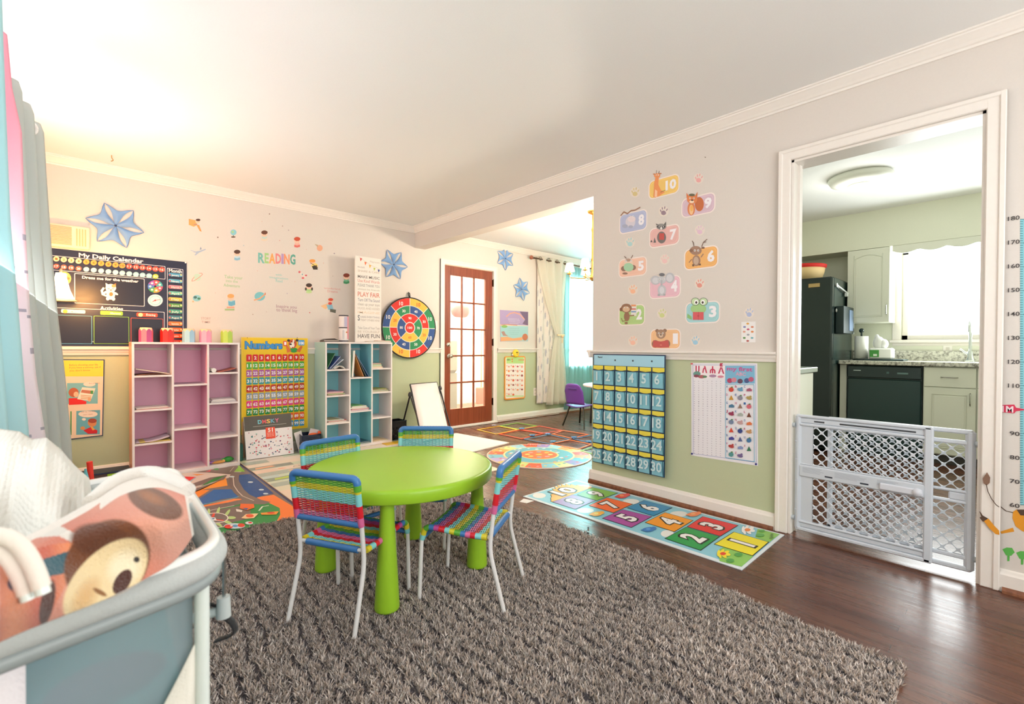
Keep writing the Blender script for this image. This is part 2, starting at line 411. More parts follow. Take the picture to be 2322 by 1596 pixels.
wall('wall_back', 'x', XL-.14, XD+.14, YB, YB+.14, [(DX0-.012, DX1+.012, 0, DZ+.012), (WX0, WX1, WZ0, WZ1)], .99)
wall('wall_left', 'y', YR-.14, YB, XL-.14, XL, [(.6, 3.95, .85, 2.2)], .99)
wall('wall_rear', 'x', XL, XR+.14, YR-.14, YR, [(-.2, 2.4, .7, 2.2)], .99)  # opening for the added rear window
KY0, KY1, KZ = .12, .885, 2.085           # kitchen doorway
wall('wall_right', 'y', .5, 2.26, XR, XR+.14, [(.5, KY1, 0, KZ)], .99)
wall('wall_right_2', 'y', YR, .5, XR, XR+.14, [(KY0, .5, 0, KZ)])
struct(MB().box(XR, 2.26, 2.205, XR+.14, YB, H), 'trim_1', 'wall_beige')
wall('wall_partition', 'x', XR+.14, XD, YK, 2.26, [], .99)
wall('wall_dining_side', 'y', 2.26, YB, XD, XD+.14, [], .99)
wall('wall_kitchen', 'y', YR, YK, XK, XK+.14, [(-.45, .86, 1.13, 2.06)], None, ('kitchen_cream',))
wall('wall_kitchen_rear', 'x', XR+.14, XK, YR-.14, YR, [], None, ('kitchen_cream',))
# cream linings of the kitchen side
struct(MB().box(XR+.14, YK-.006, 0, XK, YK, H), 'trim_2', 'kitchen_cream')
struct(MB().box(XR+.1401, YR, 0, XR+.146, KY0-.06, H).box(XR+.1401, KY1+.06, 0, XR+.146, YK-.006, H).box(XR+.1401, KY0-.06, KZ+.06, XR+.146, KY1+.06, H), 'trim_3', 'kitchen_cream')
struct(MB().box(5.94, YR, 2.06, XK, YK-.006, H), 'trim_4', 'kitchen_cream')
def extr(mb, prof, axis, t, s, a0, a1):
    # profile of (offset from wall, z); t wall plane; s direction into the room
    vs = []
    for a in (a0, a1):
        for d, z in prof: vs.append((a, t+s*d, z) if axis == 'x' else (t+s*d, a, z))
    n = len(prof); mb.add(vs, [(i, (i+1) % n, n+(i+1) % n, n+i) for i in range(n)]+[list(range(n))[::-1], list(range(n, 2*n))]); return mb
CR = [(0, 2.374), (.012, 2.374), (.014, 2.384), (.022, 2.388), (.03, 2.398), (.05, 2.418), (.058, 2.424), (.06, 2.43), (.068, 2.432), (.068, H), (0, H)]
RL = [(0, .958), (.012, .96), (.015, .975), (.02, .985), (.024, .998), (.033, 1.004), (.034, 1.012), (.028, 1.018), (0, 1.02)]
BB = [(0, 0), (.016, 0), (.016, .072), (.012, .08), (.009, .09), (.004, .094), (0, .094)]
struct(extr(MB(), CR, 'y', XR, -1, YR, YB), 'trim_5'); struct(extr(MB(), CR, 'x', YB, -1, XL, XR), 'trim_6')
struct(extr(MB(), CR, 'x', YB, -1, XR+.14, XD), 'trim_7'); struct(extr(MB(), CR, 'y', XL, 1, YR, YB), 'trim_8')
r = extr(MB(), RL, 'y', XR, -1, .948, 2.26); extr(r, RL, 'x', 2.26, 1, XR-.034, XR+.14); struct(r, 'trim_9')
struct(extr(MB(), RL, 'x', YB, -1, XL, 3.294), 'trim_10'); struct(extr(MB(), RL, 'x', YB, -1, 4.212, XD), 'trim_11')
b_ = extr(MB(), BB, 'y', XR, -1, .948, 2.26); extr(b_, BB, 'x', 2.26, 1, XR-.016, XR+.14); struct(b_, 'baseboard_right')
struct(extr(MB(), BB, 'y', XR, -1, YR, .058), 'baseboard_right_2')
struct(extr(MB(), BB, 'x', YB, -1, XL, 3.294), 'baseboard_back'); struct(extr(MB(), BB, 'x', YB, -1, 4.212, XD), 'baseboard_dining')
struct(extr(MB(), BB, 'y', XL, 1, YR, YB), 'baseboard_left')
QR = [(.016, 0), (.036, 0), (.034, .01), (.028, .018), (.018, .021), (.016, .021)]
struct(extr(MB(), QR, 'y', XR, -1, .955, 2.27), 'trim_12', 'shoe_wood'); struct(extr(MB(), QR, 'y', XR, -1, YR, .05), 'trim_13', 'shoe_wood')
struct(extr(MB(), QR, 'x', YB, -1, 4.22, XD), 'trim_14', 'shoe_wood')
def casing(mb, axis, t, s, a0, a1, z, w, th=.02):
    # three-sided moulded casing round an opening
    def bx(u0, z0, u1, z1, d0, d1, bev=.004):
        p = sorted((t+s*d0, t+s*d1))
        if axis == 'x': mb.box(u0, p[0], z0, u1, p[1], z1, bev=bev)
        else: mb.box(p[0], u0, z0, p[1], u1, z1, bev=bev)
    for d, k in ((th, 0), (th+.006, w*.62)):
        bx(a0-w+k*0, 0, a0 if k == 0 else a0-w+.022, z+w, 0, d); bx(a1 if k == 0 else a1+w-.022, 0, a1+w, z+w, 0, d)
        bx(a0-w, z if k == 0 else z+w-.022, a1+w, z+w, 0, d-.0005)
    return mb
struct(casing(MB(), 'y', XR, -1, KY0, KY1, KZ, .062), 'trim_15')
struct(MB().box(XR-.001, KY0, 0, XR+.15, KY0+.012, KZ).box(XR-.001, KY1-.012, 0, XR+.15, KY1, KZ).box(XR-.001, KY0, KZ-.012, XR+.15, KY1, KZ)
       .box(XR+.07, KY1-.022, 0, XR+.1, KY1-.012, KZ-.012), 'trim_16')
struct(casing(MB(), 'x', YB, -1, DX0-.006, DX1+.006, DZ+.006, .062), 'trim_17')
struct(MB().box(DX0-.07, YB-.03, 0, DX1+.07, YB+.12, .03, bev=.006), 'trim_18')
# french door with fifteen panes
def french_door():
    mb = MB(); y0, y1 = YB+.004, YB+.044
    gx = [onY(1021.8, 700, YB+.004).x, onY(1098+3, 700, YB+.004).x]; zt = onY(1022, 623.5, YB+.004).z; zb = onY(1022, 928, YB+.004).z
    gw = gx[1]-gx[0]; gh = zt-zb; mw = .021
    mb.box(DX0, y0, .03, gx[0], y1, DZ, bev=.003).box(gx[1], y0, .03, DX1, y1, DZ, bev=.003)
    mb.box(gx[0], y0, .03, gx[1], y1, zb, bev=.003).box(gx[0], y0, zt, gx[1], y1, DZ, bev=.003)
    cw = (gw-2*mw)/3; ch = (gh-4*mw)/5
    for i in range(2): x = gx[0]+cw*(i+1)+mw*i; mb.box(x, y0+.004, zb, x+mw, y1-.004, zt, bev=.005)
    for i in range(4): z = zb+ch*(i+1)+mw*i; mb.box(gx[0], y0+.0045, z, gx[1], y1-.0045, z+mw, bev=.005)
    o = struct(mb, 'door_1', 'door_wood')
    g = MB().box(gx[0], y0+.018, zb, gx[1], y0+.022, zt); g.build('pane', 'glass', o)
    for px, py, nm in ((1016, 781, 'deadbolt'), (1017.5, 807, 'knob')):
        p = onY(px, py, YB+.004); k = MB('#C9C2B6')
        k.lathe([(.0, -.002), (.03, -.002), (.03, -.008), (.026, -.012), (.012, -.014), (.012, -.03), (.02, -.038), (.026, -.05), (.024, -.06), (.012, -.066), (0, -.067)] if nm == 'knob' else [(0, -.002), (.028, -.002), (.028, -.01), (.02, -.014), (.014, -.02), (0, -.021)], 20, ax='y')
        k.v = [(a+p.x, b+YB+.004, c+p.z) for a, b, c in k.v]; tag(k.build(nm, 'metal', o), 'satin nickel '+nm)
    for py in (642, 776, 910):
        z = onY(1117, py).z; MB('#3A2A22').box(DX1-.004, YB-.012, z-.045, DX1+.008, YB+.006, z+.045, bev=.002).tube([(DX1+.004, YB-.012, z-.05), (DX1+.004, YB-.012, z+.05)], .007).build('hinge', 'metal', o)
french_door()
# sunroom seen through the door panes
struct(MB().box(2.4, 6.9, 0, 6.2, 7.0, 2.5).box(2.3, YB+.15, 0, 2.4, 7, 2.5).box(6.2, YB+.15, 0, 6.3, 7, 2.5), 'wall_sunroom', 'sunroom_cream')
struct(MB().box(2.3, YB+.14, 2.5, 6.3, 7, 2.56), 'ceiling_sunroom', 'ceiling_white')
def window(name, axis, t, s, a0, a1, z0, z1, mid=True, fr=.05):
    mb = MB()
    def bx(u0, q0, u1, q1, d0, d1, b=.004):
        p = sorted((t+s*d0, t+s*d1))
        if axis == 'x': mb.box(u0, p[0], q0, u1, p[1], q1, bev=b)
        else: mb.box(p[0], u0, q0, p[1], u1, q1, bev=b)
    bx(a0, z0, a0+fr, z1, -.1, -.04); bx(a1-fr, z0, a1, z1, -.1, -.04); bx(a0, z0, a1, z0+fr, -.1, -.04); bx(a0, z1-fr, a1, z1, -.1, -.04)
    if mid: bx(a0, (z0+z1)/2-.02, a1, (z0+z1)/2+.02, -.09, -.045)
    bx(a0-.07, z0-.06, a1+.07, z0-.03, 0, .012); bx(a0-.09, z0-.03, a1+.09, z0, -.04, .045)
    bx(a0-.07, z0, a0, z1+.07, 0, .018); bx(a1, z0, a1+.07, z1+.07, 0, .018); bx(a0-.07, z1, a1+.07, z1+.07, 0, .018)
    o = struct(mb, name); g = MB(); p = sorted((t-s*.07, t-s*.066))
    if axis == 'x': g.box(a0+fr, p[0], z0+fr, a1-fr, p[1], z1-fr)
    else: g.box(p[0], a0+fr, z0+fr, p[1], a1-fr, z1-fr)
    g.build('pane', 'glass', o); return o
window('window_1', 'x', YB, -1, WX0, WX1, WZ0, WZ1); window('window_2', 'y', XK, -1, -.45, .86, 1.13, 2.06, False)
window('window_3', 'y', XL, 1, .6, 3.95, .85, 2.2); window('window_rear_added', 'x', YR, 1, -.2, 2.4, .7, 2.2)  # the rear one is unseen, added to carry the frontal fill light
# wooden shoe strip lying loose at the foot of the right wall is part of trim_12
tag(MB('#E9E2D6').tube([(4.15, 4.86, .012), (4.6, 4.845, .012), (5.0, 4.85, .012), (5.45, 4.845, .012)], .004, 6).build('cable', 'satin'), 'thin white cable along the skirting beyond the french door', 'cable')
def outlet(p, ax, label):
    t = thing('outlet_cover' if 'outlet' in label else 'light_switch', label, 'outlet' if 'outlet' in label else 'switch', p)
    m = MB('#F4EFE6'); w = MB('#D8D2C6')
    if ax == 'B':
        m.box(-.035, -.006, -.058, .035, 0, .058, bev=.003); ws = [MB('#D8D2C6').box(-.014, -.008, z-.014, .014, -.005, z+.014, bev=.003) for z in (-.025, .025)]
    else:
        m.box(-.006, -.035, -.058, 0, .035, .058, bev=.003); ws = [MB('#D8D2C6').box(-.008, -.014, z-.014, -.005, .014, z+.014, bev=.003) for z in (-.025, .025)]
    m.build('plate', 'satin', t, True)
    for w in (ws[:1] if 'switch' in label else ws): w.build('toggle' if 'switch' in label else 'socket', 'satin', t, True)
p = onY(986, 738); outlet((p.x, YB-.001, p.z), 'B', 'white light switch between the round target and the french door')
p = onY(1213, 888); outlet((p.x, YB-.001, p.z), 'B', 'white wall outlet low beside the tied dining curtain')
p = onX(2149, 785, XK); outlet((XK-.001, p.y, p.z), 'R', 'white wall outlet above the kitchen counter')

def sunroom_things():
    p = onY(1044, 704, 6.0); t = thing('pumpkin_decoration', 'pink pumpkin decoration hanging behind the french door glass', 'decoration', (p.x, 6.0, p.z-.12)); m = MB('#C8504A')
    for k in range(9): a = 2*PI*k/9; m.ball((.075*math.cos(a), .03*math.sin(a), .12), .1, n=14, sq=(1, .6, 1.1))
    m.build('body', 'satin', t, True); MB('#8A5A4A').tube([(0, 0, .22), (.01, 0, .27)], .012, 8).tube([(-.05, 0, .2), (0, 0, .42), (.05, 0, .2)], .004, 6).build('stalk', 'satin', t, True)
    p = onY(1092, 720, 6.5); q = onY(1090, 900, 6.5); t = thing('broom', 'thin broom standing in the sunroom behind the glass door', 'broom', (p.x, 6.5, 0)); MB('#A88A6A').tube([(p.x, 6.5, .3), (p.x, 6.5, p.z)], .012, 8).build('handle', 'satin', t); MB('#D8705A').box(p.x-.1, 6.46, .03, p.x+.1, 6.54, .32, bev=.01).build('head', 'matte', t)
    p = onY(1026, 780, 6.4); m = MB('#8A8478').box(p.x-.14, 6.35, .6, p.x+.1, 6.6, p.z+.1, bev=.05).box(p.x-.12, 6.38, .0, p.x+.08, 6.58, .6); tag(m.build('coat_stand', 'matte'), 'grey shape of a coat rack in the sunroom behind the left panes', 'coat rack')
sunroom_things()
# ================================================================ WALL ART
# ---- animal number decals (right wall)
VX = (1380, 370, .26946)
def plaque(n, xl, xr, yt, yb, col, animal, lab):
    f = Flat('R', .0005).view(*VX); u0, _ = f.P(xl, yb); u1, v1 = f.P(xr, yt); _, v0 = f.P(xr, yb)
    r = .03
    f.rrect(u0-.008, v0-.008, u1+.008, v1+.008, r+.008, '#F3E6E0', px=False).up(); f.rrect(u0, v0, u1, v1, r, col, px=False).up()
    f.rrect(u0+.006, v0+.006, u1-.006, v1-.006, r, tuple(min(1, a*1.12) for a in C(col)), px=False).up(); f.rrect(u0+.009, v0+.009, u1-.009, v1-.009, r, col, px=False).up()
    h = (v1-v0)*.5; w = .062 if n == '10' else .017 if n == '1' else .034
    f.text(n, u1-.022-(w/2), v0+(v1-v0)*.27, h, '#F4F0F4', w*1.12, bold=.045).up()
    animal(f); f.build('number_decal', 'paper', lab, 'wall decal', 'animal number decals on the right wall')
def eyes(f, x, y, d, r=5): f.up(); f.ell(x-d, y, r*1.5, r*1.7, '#FFFFFF').ell(x+d, y, r*1.5, r*1.7, '#FFFFFF').up(); f.ell(x-d, y, r*.7, r*.9, '#33261F').ell(x+d, y, r*.7, r*.9, '#33261F')
def giraffe(f):
    f.poly([(378, 285), (385, 170), (395, 120), (425, 115), (420, 180), (440, 225), (475, 245), (430, 275), (395, 290)], '#EE9A63').up()
    f.poly([(388, 285), (392, 220), (412, 235), (410, 283)], '#F6C9A6'); f.ell(410, 105, 26, 20, '#EE9A63').ell(385, 92, 11, 5, '#C98458').ell(437, 88, 11, 5, '#C98458'); f.line([(403, 88), (405, 62)], .003, '#7A5A48').line([(422, 88), (428, 66)], .003, '#7A5A48'); eyes(f, 412, 100, 9, 3)
    f.line([(440, 245), (478, 228)], .003, '#6E6A48')
def squirrel(f):
    f.ell(765, 345, 38, 60, '#C9744A').up(); f.ell(697, 385, 32, 55, '#E08A58').up(); f.ell(698, 392, 18, 42, '#F3C79A').ell(700, 380, 12, 26, '#F1B765').up()
    f.poly([(660, 300), (657, 250), (685, 285)], '#D97B4C').poly([(725, 285), (750, 240), (748, 300)], '#D97B4C').ell(705, 305, 44, 38, '#E08A58').up(); f.ell(702, 325, 20, 12, '#F5DCC2').ell(703, 268, 26, 11, '#6E6B55').ell(705, 312, 10, 6, '#5A3A2C'); eyes(f, 704, 296, 17, 4)
def cow(f):
    f.line([(105, 440), (130, 410), (160, 425), (190, 400), (225, 395), (265, 372)], .009, '#A27862').up(); f.ell(185, 495, 42, 46, '#D9D3DC').up(); f.ell(195, 470, 34, 26, '#E9D9DC').ell(140, 530, 24, 16, '#AEB2C8').ell(188, 535, 20, 12, '#AEB2C8'); eyes(f, 195, 448, 14, 4)
def raccoon(f):
    f.poly([(352, 665), (362, 645), (372, 665)], '#5E5A5A').poly([(378, 670), (388, 625), (402, 668)], '#6E6A6A').ell(447, 625, 38, 50, '#7D7875').up(); f.ell(445, 535, 42, 26, '#9A9692').poly([(402, 520), (400, 508), (428, 520)], '#6B6764').poly([(465, 518), (484, 492), (484, 525)], '#6B6764').up()
    f.ell(425, 537, 16, 10, '#4F4B4A', .4).ell(464, 537, 16, 10, '#4F4B4A', -.4).ell(445, 548, 9, 12, '#EDE8E2').rect(428, 590, 470, 645, '#C65C55'); eyes(f, 445, 536, 18, 3)
def deer(f):
    f.line([(720, 700), (715, 670), (705, 655)], .005, '#7D6354').line([(785, 700), (800, 665), (830, 640)], .005, '#7D6354').line([(800, 668), (822, 662)], .004, '#7D6354').up()
    f.ell(740, 820, 34, 46, '#A88672').rect(705, 850, 722, 868, '#7D6354').rect(758, 845, 778, 860, '#7D6354').up(); f.ell(738, 822, 22, 34, '#C9AF9A').ell(735, 735, 50, 38, '#A88672').ell(697, 735, 16, 14, '#8C6C5A').ell(796, 712, 14, 9, '#8C6C5A').line([(780, 790), (798, 765)], .008, '#A88672').line([(700, 810), (680, 835)], .006, '#A88672'); eyes(f, 742, 735, 14, 5)
def bull(f):
    f.line([(150, 800), (135, 785)], .006, '#8A6E60').line([(190, 800), (205, 775)], .006, '#8A6E60').up(); f.ell(170, 835, 40, 34, '#EBD0BC').ell(130, 888, 24, 22, '#98796A').ell(208, 878, 24, 22, '#98796A').up(); f.ell(170, 875, 42, 36, '#A9D2AE').ell(140, 928, 22, 9, '#98796A').ell(168, 815, 22, 13, '#B89A88'); eyes(f, 170, 822, 20, 4)
def elephant(f):
    f.ell(395, 985, 42, 38, '#BFC0C6').ell(517, 965, 40, 44, '#BFC0C6').up(); f.ell(398, 987, 28, 26, '#D5D5DA').ell(515, 967, 27, 32, '#D5D5DA').ell(450, 1070, 36, 46, '#C6C7CC').up(); f.ell(450, 982, 36, 32, '#C6C7CC').ell(450, 1070, 20, 30, '#DADADF').rect(441, 985, 454, 1030, '#B5B6BC').ell(450, 938, 24, 14, '#77777C').rect(415, 1100, 435, 1118, '#AEB0B5').rect(462, 1098, 480, 1115, '#AEB0B5'); eyes(f, 450, 975, 18, 5)
def frog(f):
    f.ell(757, 1225, 66, 42, '#A9D08E').poly([(662, 1300), (665, 1265), (700, 1290), (702, 1318)], '#93C47D').up(); f.ell(732, 1165, 36, 34, '#5F6A5E').ell(800, 1165, 36, 34, '#5F6A5E').up(); f.ell(732, 1165, 32, 30, '#C9E0B4').ell(800, 1165, 32, 30, '#C9E0B4').up(); f.ell(740, 1170, 17, 20, '#FFFFFF').ell(795, 1170, 17, 20, '#FFFFFF').up(); f.ell(740, 1172, 9, 11, '#4A4238').ell(794, 1172, 9, 11, '#4A4238').rect(712, 1252, 802, 1318, '#D9656A').up(); f.ell(757, 1285, 9, 9, '#C4555C').line([(757, 1252), (757, 1318)], .002, '#B04A50')
def monkey(f):
    f.rect(190, 1190, 236, 1285, '#E7E2DA').up(); f.rect(192, 1190, 232, 1205, '#E59A6A').rect(192, 1222, 232, 1232, '#D5655F').rect(192, 1245, 232, 1255, '#6E9CC8').line([(110, 1305), (118, 1330), (145, 1325)], .005, '#8A6550').up(); f.ell(155, 1290, 24, 40, '#9A735C').ell(150, 1345, 14, 10, '#9A735C').line([(165, 1285), (215, 1280)], .008, '#9A735C').up(); f.ell(152, 1220, 46, 38, '#9A735C').ell(108, 1230, 14, 16, '#8A6550').up(); f.ell(150, 1228, 30, 24, '#D9B796'); eyes(f, 148, 1215, 12, 3)
def bear(f):
    f.ell(410, 1410, 16, 15, '#9A7A66').ell(475, 1408, 16, 15, '#9A7A66').ell(395, 1520, 30, 32, '#9A7A66').ell(492, 1518, 28, 32, '#9A7A66').up(); f.ell(442, 1438, 40, 40, '#AB8A74').up(); f.ell(442, 1450, 18, 15, '#DCC3AC').poly([(378, 1490), (442, 1500), (505, 1488), (512, 1550), (442, 1552), (374, 1548)], '#C9605C').up(); f.ell(442, 1444, 7, 5, '#4A3830').ell(442, 1530, 8, 8, '#E08A7A').line([(442, 1500), (442, 1550)], .002, '#A84C4A'); eyes(f, 442, 1430, 17, 4)
for a in (('10', 345, 588, 92, 238, '#F2CC78', giraffe, 'yellow decal with the number 10 and a giraffe'), ('9', 622, 890, 248, 400, '#D8BECB', squirrel, 'mauve decal with the number 9 and a red squirrel'),
          ('8', 98, 318, 390, 548, '#B7BEDA', cow, 'blue decal with the number 8 and a curled spotted animal'), ('7', 350, 590, 514, 670, '#E7B9B3', raccoon, 'pink decal with the number 7 and a raccoon'),
          ('6', 645, 915, 694, 862, '#F0B874', deer, 'orange decal with the number 6 and an antlered deer'), ('5', 92, 315, 787, 932, '#EFC5B0', bull, 'peach decal with the number 5 and a horned bull'),
          ('4', 350, 600, 947, 1117, '#E9BFCB', elephant, 'pink decal with the number 4 and a grey elephant'), ('3', 655, 930, 1164, 1332, '#A8D4D8', frog, 'aqua decal with the number 3 and a frog in glasses'),
          ('2', 92, 300, 1192, 1352, '#B3D18A', monkey, 'green decal with the number 2 and a monkey'), ('1', 358, 600, 1400, 1557, '#F0C294', bear, 'orange decal with the number 1 and a reading bear')): plaque(*a)
for x, y, c, l in ((225, 240, '#D2BF78', 'mustard paw decal left of the number 10'), (760, 125, '#E49A98', 'rose paw decal right of the number 10'), (465, 400, '#8E7080', 'plum paw decal between the 8 and the 9'),
                   (770, 560, '#E0BACE', 'pale lilac paw decal above the number 6'), (182, 662, '#A4D0D0', 'aqua paw decal below the number 8'), (475, 805, '#EDBFBC', 'pale pink paw decal below the number 7'),
                   (768, 1010, '#E68A76', 'coral paw decal below the number 6'), (207, 1060, '#F2B184', 'orange paw decal below the number 5'), (452, 1262, '#CAD07C', 'lime paw decal below the number 4'),
                   (207, 1492, '#F0B79C', 'peach paw decal left of the number 1'), (733, 1490, '#8FC3DC', 'sky blue paw decal right of the number 1'), (1185, 1255, '#A4B3D8', 'periwinkle paw decal above the small white sheet')):
    f = Flat('R', .0004).view(*VX)
    c = tuple(a+(1-a)*.12 for a in C(c))
    f.ell(x-2, y+4, 42, 44, '#E6DBD0').up(); f.ell(x-2, y+18, 21, 19, c).ell(x-12, y+24, 9, 9, c).ell(x+10, y+22, 9, 9, c)
    for dx, dy, r in ((-26, 0, -.3), (-12, -20, -.15), (8, -26, .15), (26, -8, .5)): f.ell(x+dx, y+dy, 5, 12, c, r)
    f.build('paw_decal', 'paper', l, 'wall decal', 'paw print decals on the right wall')
f = Flat('R', .0005).view(*VX); f.base([(1118, 1335), (1238, 1332), (1238, 1508), (1118, 1508)], .0008, '#EFECEA')
for i, (x, y, c) in enumerate(((1172, 1350, '#E0A54A'), (1145, 1378, '#8E97C8'), (1210, 1378, '#D98A6A'), (1175, 1398, '#C8607A'), (1142, 1418, '#E0A08A'), (1210, 1418, '#E08A4A'), (1175, 1443, '#A8A8B0'), (1143, 1470, '#6E9A5E'), (1208, 1470, '#7AB8C0'), (1172, 1495, '#B8605A'))): f.ell(x, y, 12, 8, c)
f.build('sticker_key_sheet', 'paper', 'small white sheet of tiny pictures below the periwinkle paw', 'paper')

# ---- pocket chart
def pocket_chart():
    f = Flat('R', .03).view(1330, 780, .27574); u0 = -2.222; u1 = -1.62; z1 = .99; z0 = .165; NV = '#1E3A5C'
    t = thing('pocket_chart', 'blue pocket chart with white numbers 1 to 30 hanging on the green wall', 'pocket chart', (XR-.006, -(u0+u1)/2, z0))
    f.d = .0375; f.base([(u0, z0), (u1, z0), (u1, z1), (u0, z1)], .003, NV, px=False)
    f.rect(u0+.008, z1-.085, u1-.008, z1-.008, '#A5D6EA', px=False).up()
    f.text('Rated', u0+.045, z1-.03, .012, '#223', al='L', bold=.03)
    for k in (1, 2, 3): f.pm([(u0+.6*k/4+.05+.007*math.cos(a*PI/4), z1-.045+.007*math.sin(a*PI/4)) for a in range(8)], '#3A4654')
    f.build('backing', 'vinyl', parent=t)
    cw = (u1-u0)/6; ch = (z1-.085-z0)/5; n = 0
    base_d = f.d
    for r in range(5):
        for c in range(6):
            n += 1; a = u0+cw*c+.005; b = u0+cw*(c+1)-.005; top = z1-.088-ch*r; bot = top-ch+.008
            g = Flat('R', base_d+.002); sag = rnd.uniform(.002, .006); m = (a+b)/2
            g.pm([(a, top), (b, top), (b, top-.026), (m, top-.03-sag), (a, top-.026)], '#EBDC55'); g.build('name_card', 'paper', parent=t)
            # bulging clear-blue pocket front with navy hem
            p = MB('#7CC7D6'); yt = top-.034; bul = .012
            def W(u, v, d): return (XR-base_d-.001-d, -u, v)
            nu, nv = 6, 5; sk = rnd.uniform(-.004, .004); G = [[W(a+(b-a)*i/nu+(sk if j == nv else 0)*.6, bot+(yt-bot)*j/nv, .0015+bul*math.sin(PI*min(.96, i/nu*1.0+.02))*(j/nv)**.7) for i in range(nu+1)] for j in range(nv+1)]
            vs = [q for row in G for q in row]; fs = [(j*(nu+1)+i, j*(nu+1)+i+1, (j+1)*(nu+1)+i+1, (j+1)*(nu+1)+i) for j in range(nv) for i in range(nu)]
            p.add(vs, fs, '#8CCBDB', True)
            p.tube([(x-.0015, y, z) for x, y, z in G[-1]], .0028, 6, NV); p.tube([(W(b-.002, bot, .006)), (W(b-.002, yt, .014))], .0026, 5, '#1C5568')
            tv, tf = tgeo(str(n), .02); xs = [q[0] for q in tv]; cx = (min(xs)+max(xs))/2; k = .062/CAP
            p.add([W((a+b)/2-.003+(x-cx)*k*.92, bot+.03+y*k, .0035+bul*.98) for x, y in tv], tf, '#CFE6EA')
            p.build('pocket', 'vinyl', t)
pocket_chart()

# ---- alphabet poster on the right wall
def abc():
    f = Flat('R', .001).view(1330, 780, .27574); f.base([(862, 155), (1405, 158), (1412, 1002), (864, 915)], .0015, '#EDEBF0')
    f.line([(876, 172), (1392, 172), (1398, 972), (878, 900), (876, 172)], .0022, '#8F93C8').up()
    f.rect(880, 176, 1140, 280, '#F4ECF0').poly([(1142, 178), (1385, 178), (1386, 325), (1142, 325)], '#7FB9D8').up()
    f.ptext('ሀ ለ ሐ Ẫ', 900, 232, 1132, 50, '#C8325A', bold=.03)
    f.ell(910, 245, 30, 22, '#6A9A8E').ell(950, 268, 32, 14, '#B0626A').ell(905, 262, 22, 12, '#8C4A5A').ell(975, 268, 18, 10, '#5E8A66').ell(1040, 262, 30, 12, '#B08AA8').ell(1105, 268, 26, 10, '#D88AA0')
    f.up(); f.ptext('my first', 1158, 216, 1365, 30, '#C8609A', bold=.03).ptext('ABC', 1230, 258, 1310, 26, '#E0A8C0', bold=.03)
    for x, y, c in ((1180, 300, '#B8486A'), (1215, 295, '#D88A9A'), (1265, 305, '#6A4A5E'), (1320, 300, '#4E5A8A'), (1355, 290, '#C05A7A')): f.ell(x, y, 22, 20, c)
    rows = 33; cols = 7
    for r in range(rows):
        for c in range(cols):
            x = 890+36*c; y = 298+(905-298+c*4)*(r+.4)/rows
            f.ptext(chr(0x1200+8*r+c), x-5, y+3, x+4, 6, '#857A94')
    f.line([(1146, 332), (1380, 332), (1384, 965), (1148, 932), (1146, 332)], .003, '#5AAFD0').up()
    cs = ['#D24A3A', '#6AA0C0', '#B0607A', '#C8963C', '#8A8A9A', '#B09A5A', '#4E7A9A', '#9A7A6A', '#D06A7A', '#9A3A5A', '#A8B0A8', '#7A4A3A', '#7A8AA8', '#C8A0A0', '#E07A4A', '#D8503A', '#3A4A8A', '#C89A6A', '#4A4A9A', '#5A6A9A', '#4A7AA8', '#B84A4A', '#8A9AC8', '#3E7A5E', '#5A9A9A', '#7A6A9A']
    for i in range(26):
        c, r = i % 3, i//3; x = 1160+73*c; y = 350+(66.5+c*1.4)*r
        f.ptext(chr(65+i), x-7, y+7, x+5, 17, '#C04A7A' if i % 2 else '#3A6AA8', bold=.02)
        sh = i % 4; xx, yy = x+34, y+24
        if sh == 0: f.ell(xx, yy, 20, 19, cs[i]).ell(xx+6, yy-20, 9, 5, '#5A8A4A')
        elif sh == 1: f.ell(xx, yy, 24, 13, cs[i], .3).ell(xx+12, yy-12, 9, 9, cs[i])
        elif sh == 2: f.poly([(xx-20, yy+14), (xx+22, yy+14), (xx+26, yy), (xx+8, yy-14), (xx-18, yy-6)], cs[i])
        else: f.poly([(xx, yy-22), (xx+20, yy+18), (xx-18, yy+18)], cs[i])
    f.up(); f.ell(872, 900, 8, 8, '#2A2A7A').ell(1398, 985, 9, 9, '#2A2A7A').rect(862, 156, 880, 168, '#E05A6A')
    f.build('alphabet_poster', 'vinyl', 'white alphabet poster with small pictures on the green wall beside the doorway', 'poster')
abc()

# ---- growth chart at the right edge
f = Flat('R', .0006).view(0, 0, 1); f.rect(2313.5, 497, 2345, 1145, '#8CCBD6').up()
for i in range(121):
    y = 497+(1144-497)*i/120; f.line([(2313.5, y), (2319 if i % 10 else 2324, y)], .0022, '#3E6E78')
for i, n in enumerate(range(180, 50, -10)):
    if n != 100: y = 497+(1144-497)*i/12; f.ptext(str(n), 2286 if n > 99 else 2290, y+4, 2312, 9, '#4A4444', bold=.01)
f.up().poly([(2269, 918), (2300, 917), (2304, 924), (2322, 927), (2322, 930), (2304, 932), (2300, 937), (2269, 934)], '#D23A58').up().ptext('1M', 2273, 933, 2297, 13, '#F2DCE0', bold=.03)
f.poly([(2263, 908), (2271, 911), (2269, 914), (2273, 920), (2268, 920)], '#D23A58')
f.build('growth_chart_decal', 'paper', 'teal height ruler decal numbered 60 to 180 on the wall right of the doorway', 'wall decal')
f = Flat('R', .001).view(0, 0, 1)
f.poly([(2322, 1155), (2305, 1155), (2297, 1160), (2296, 1175), (2303, 1193), (2318, 1204), (2345, 1212), (2345, 1155)], '#E59A2E').poly([(2297, 1196), (2268, 1205), (2271, 1210), (2300, 1205)], '#E59A2E').up().poly([(2305, 1155), (2322, 1155), (2335, 1155), (2335, 1170), (2314, 1168)], '#5A4538')
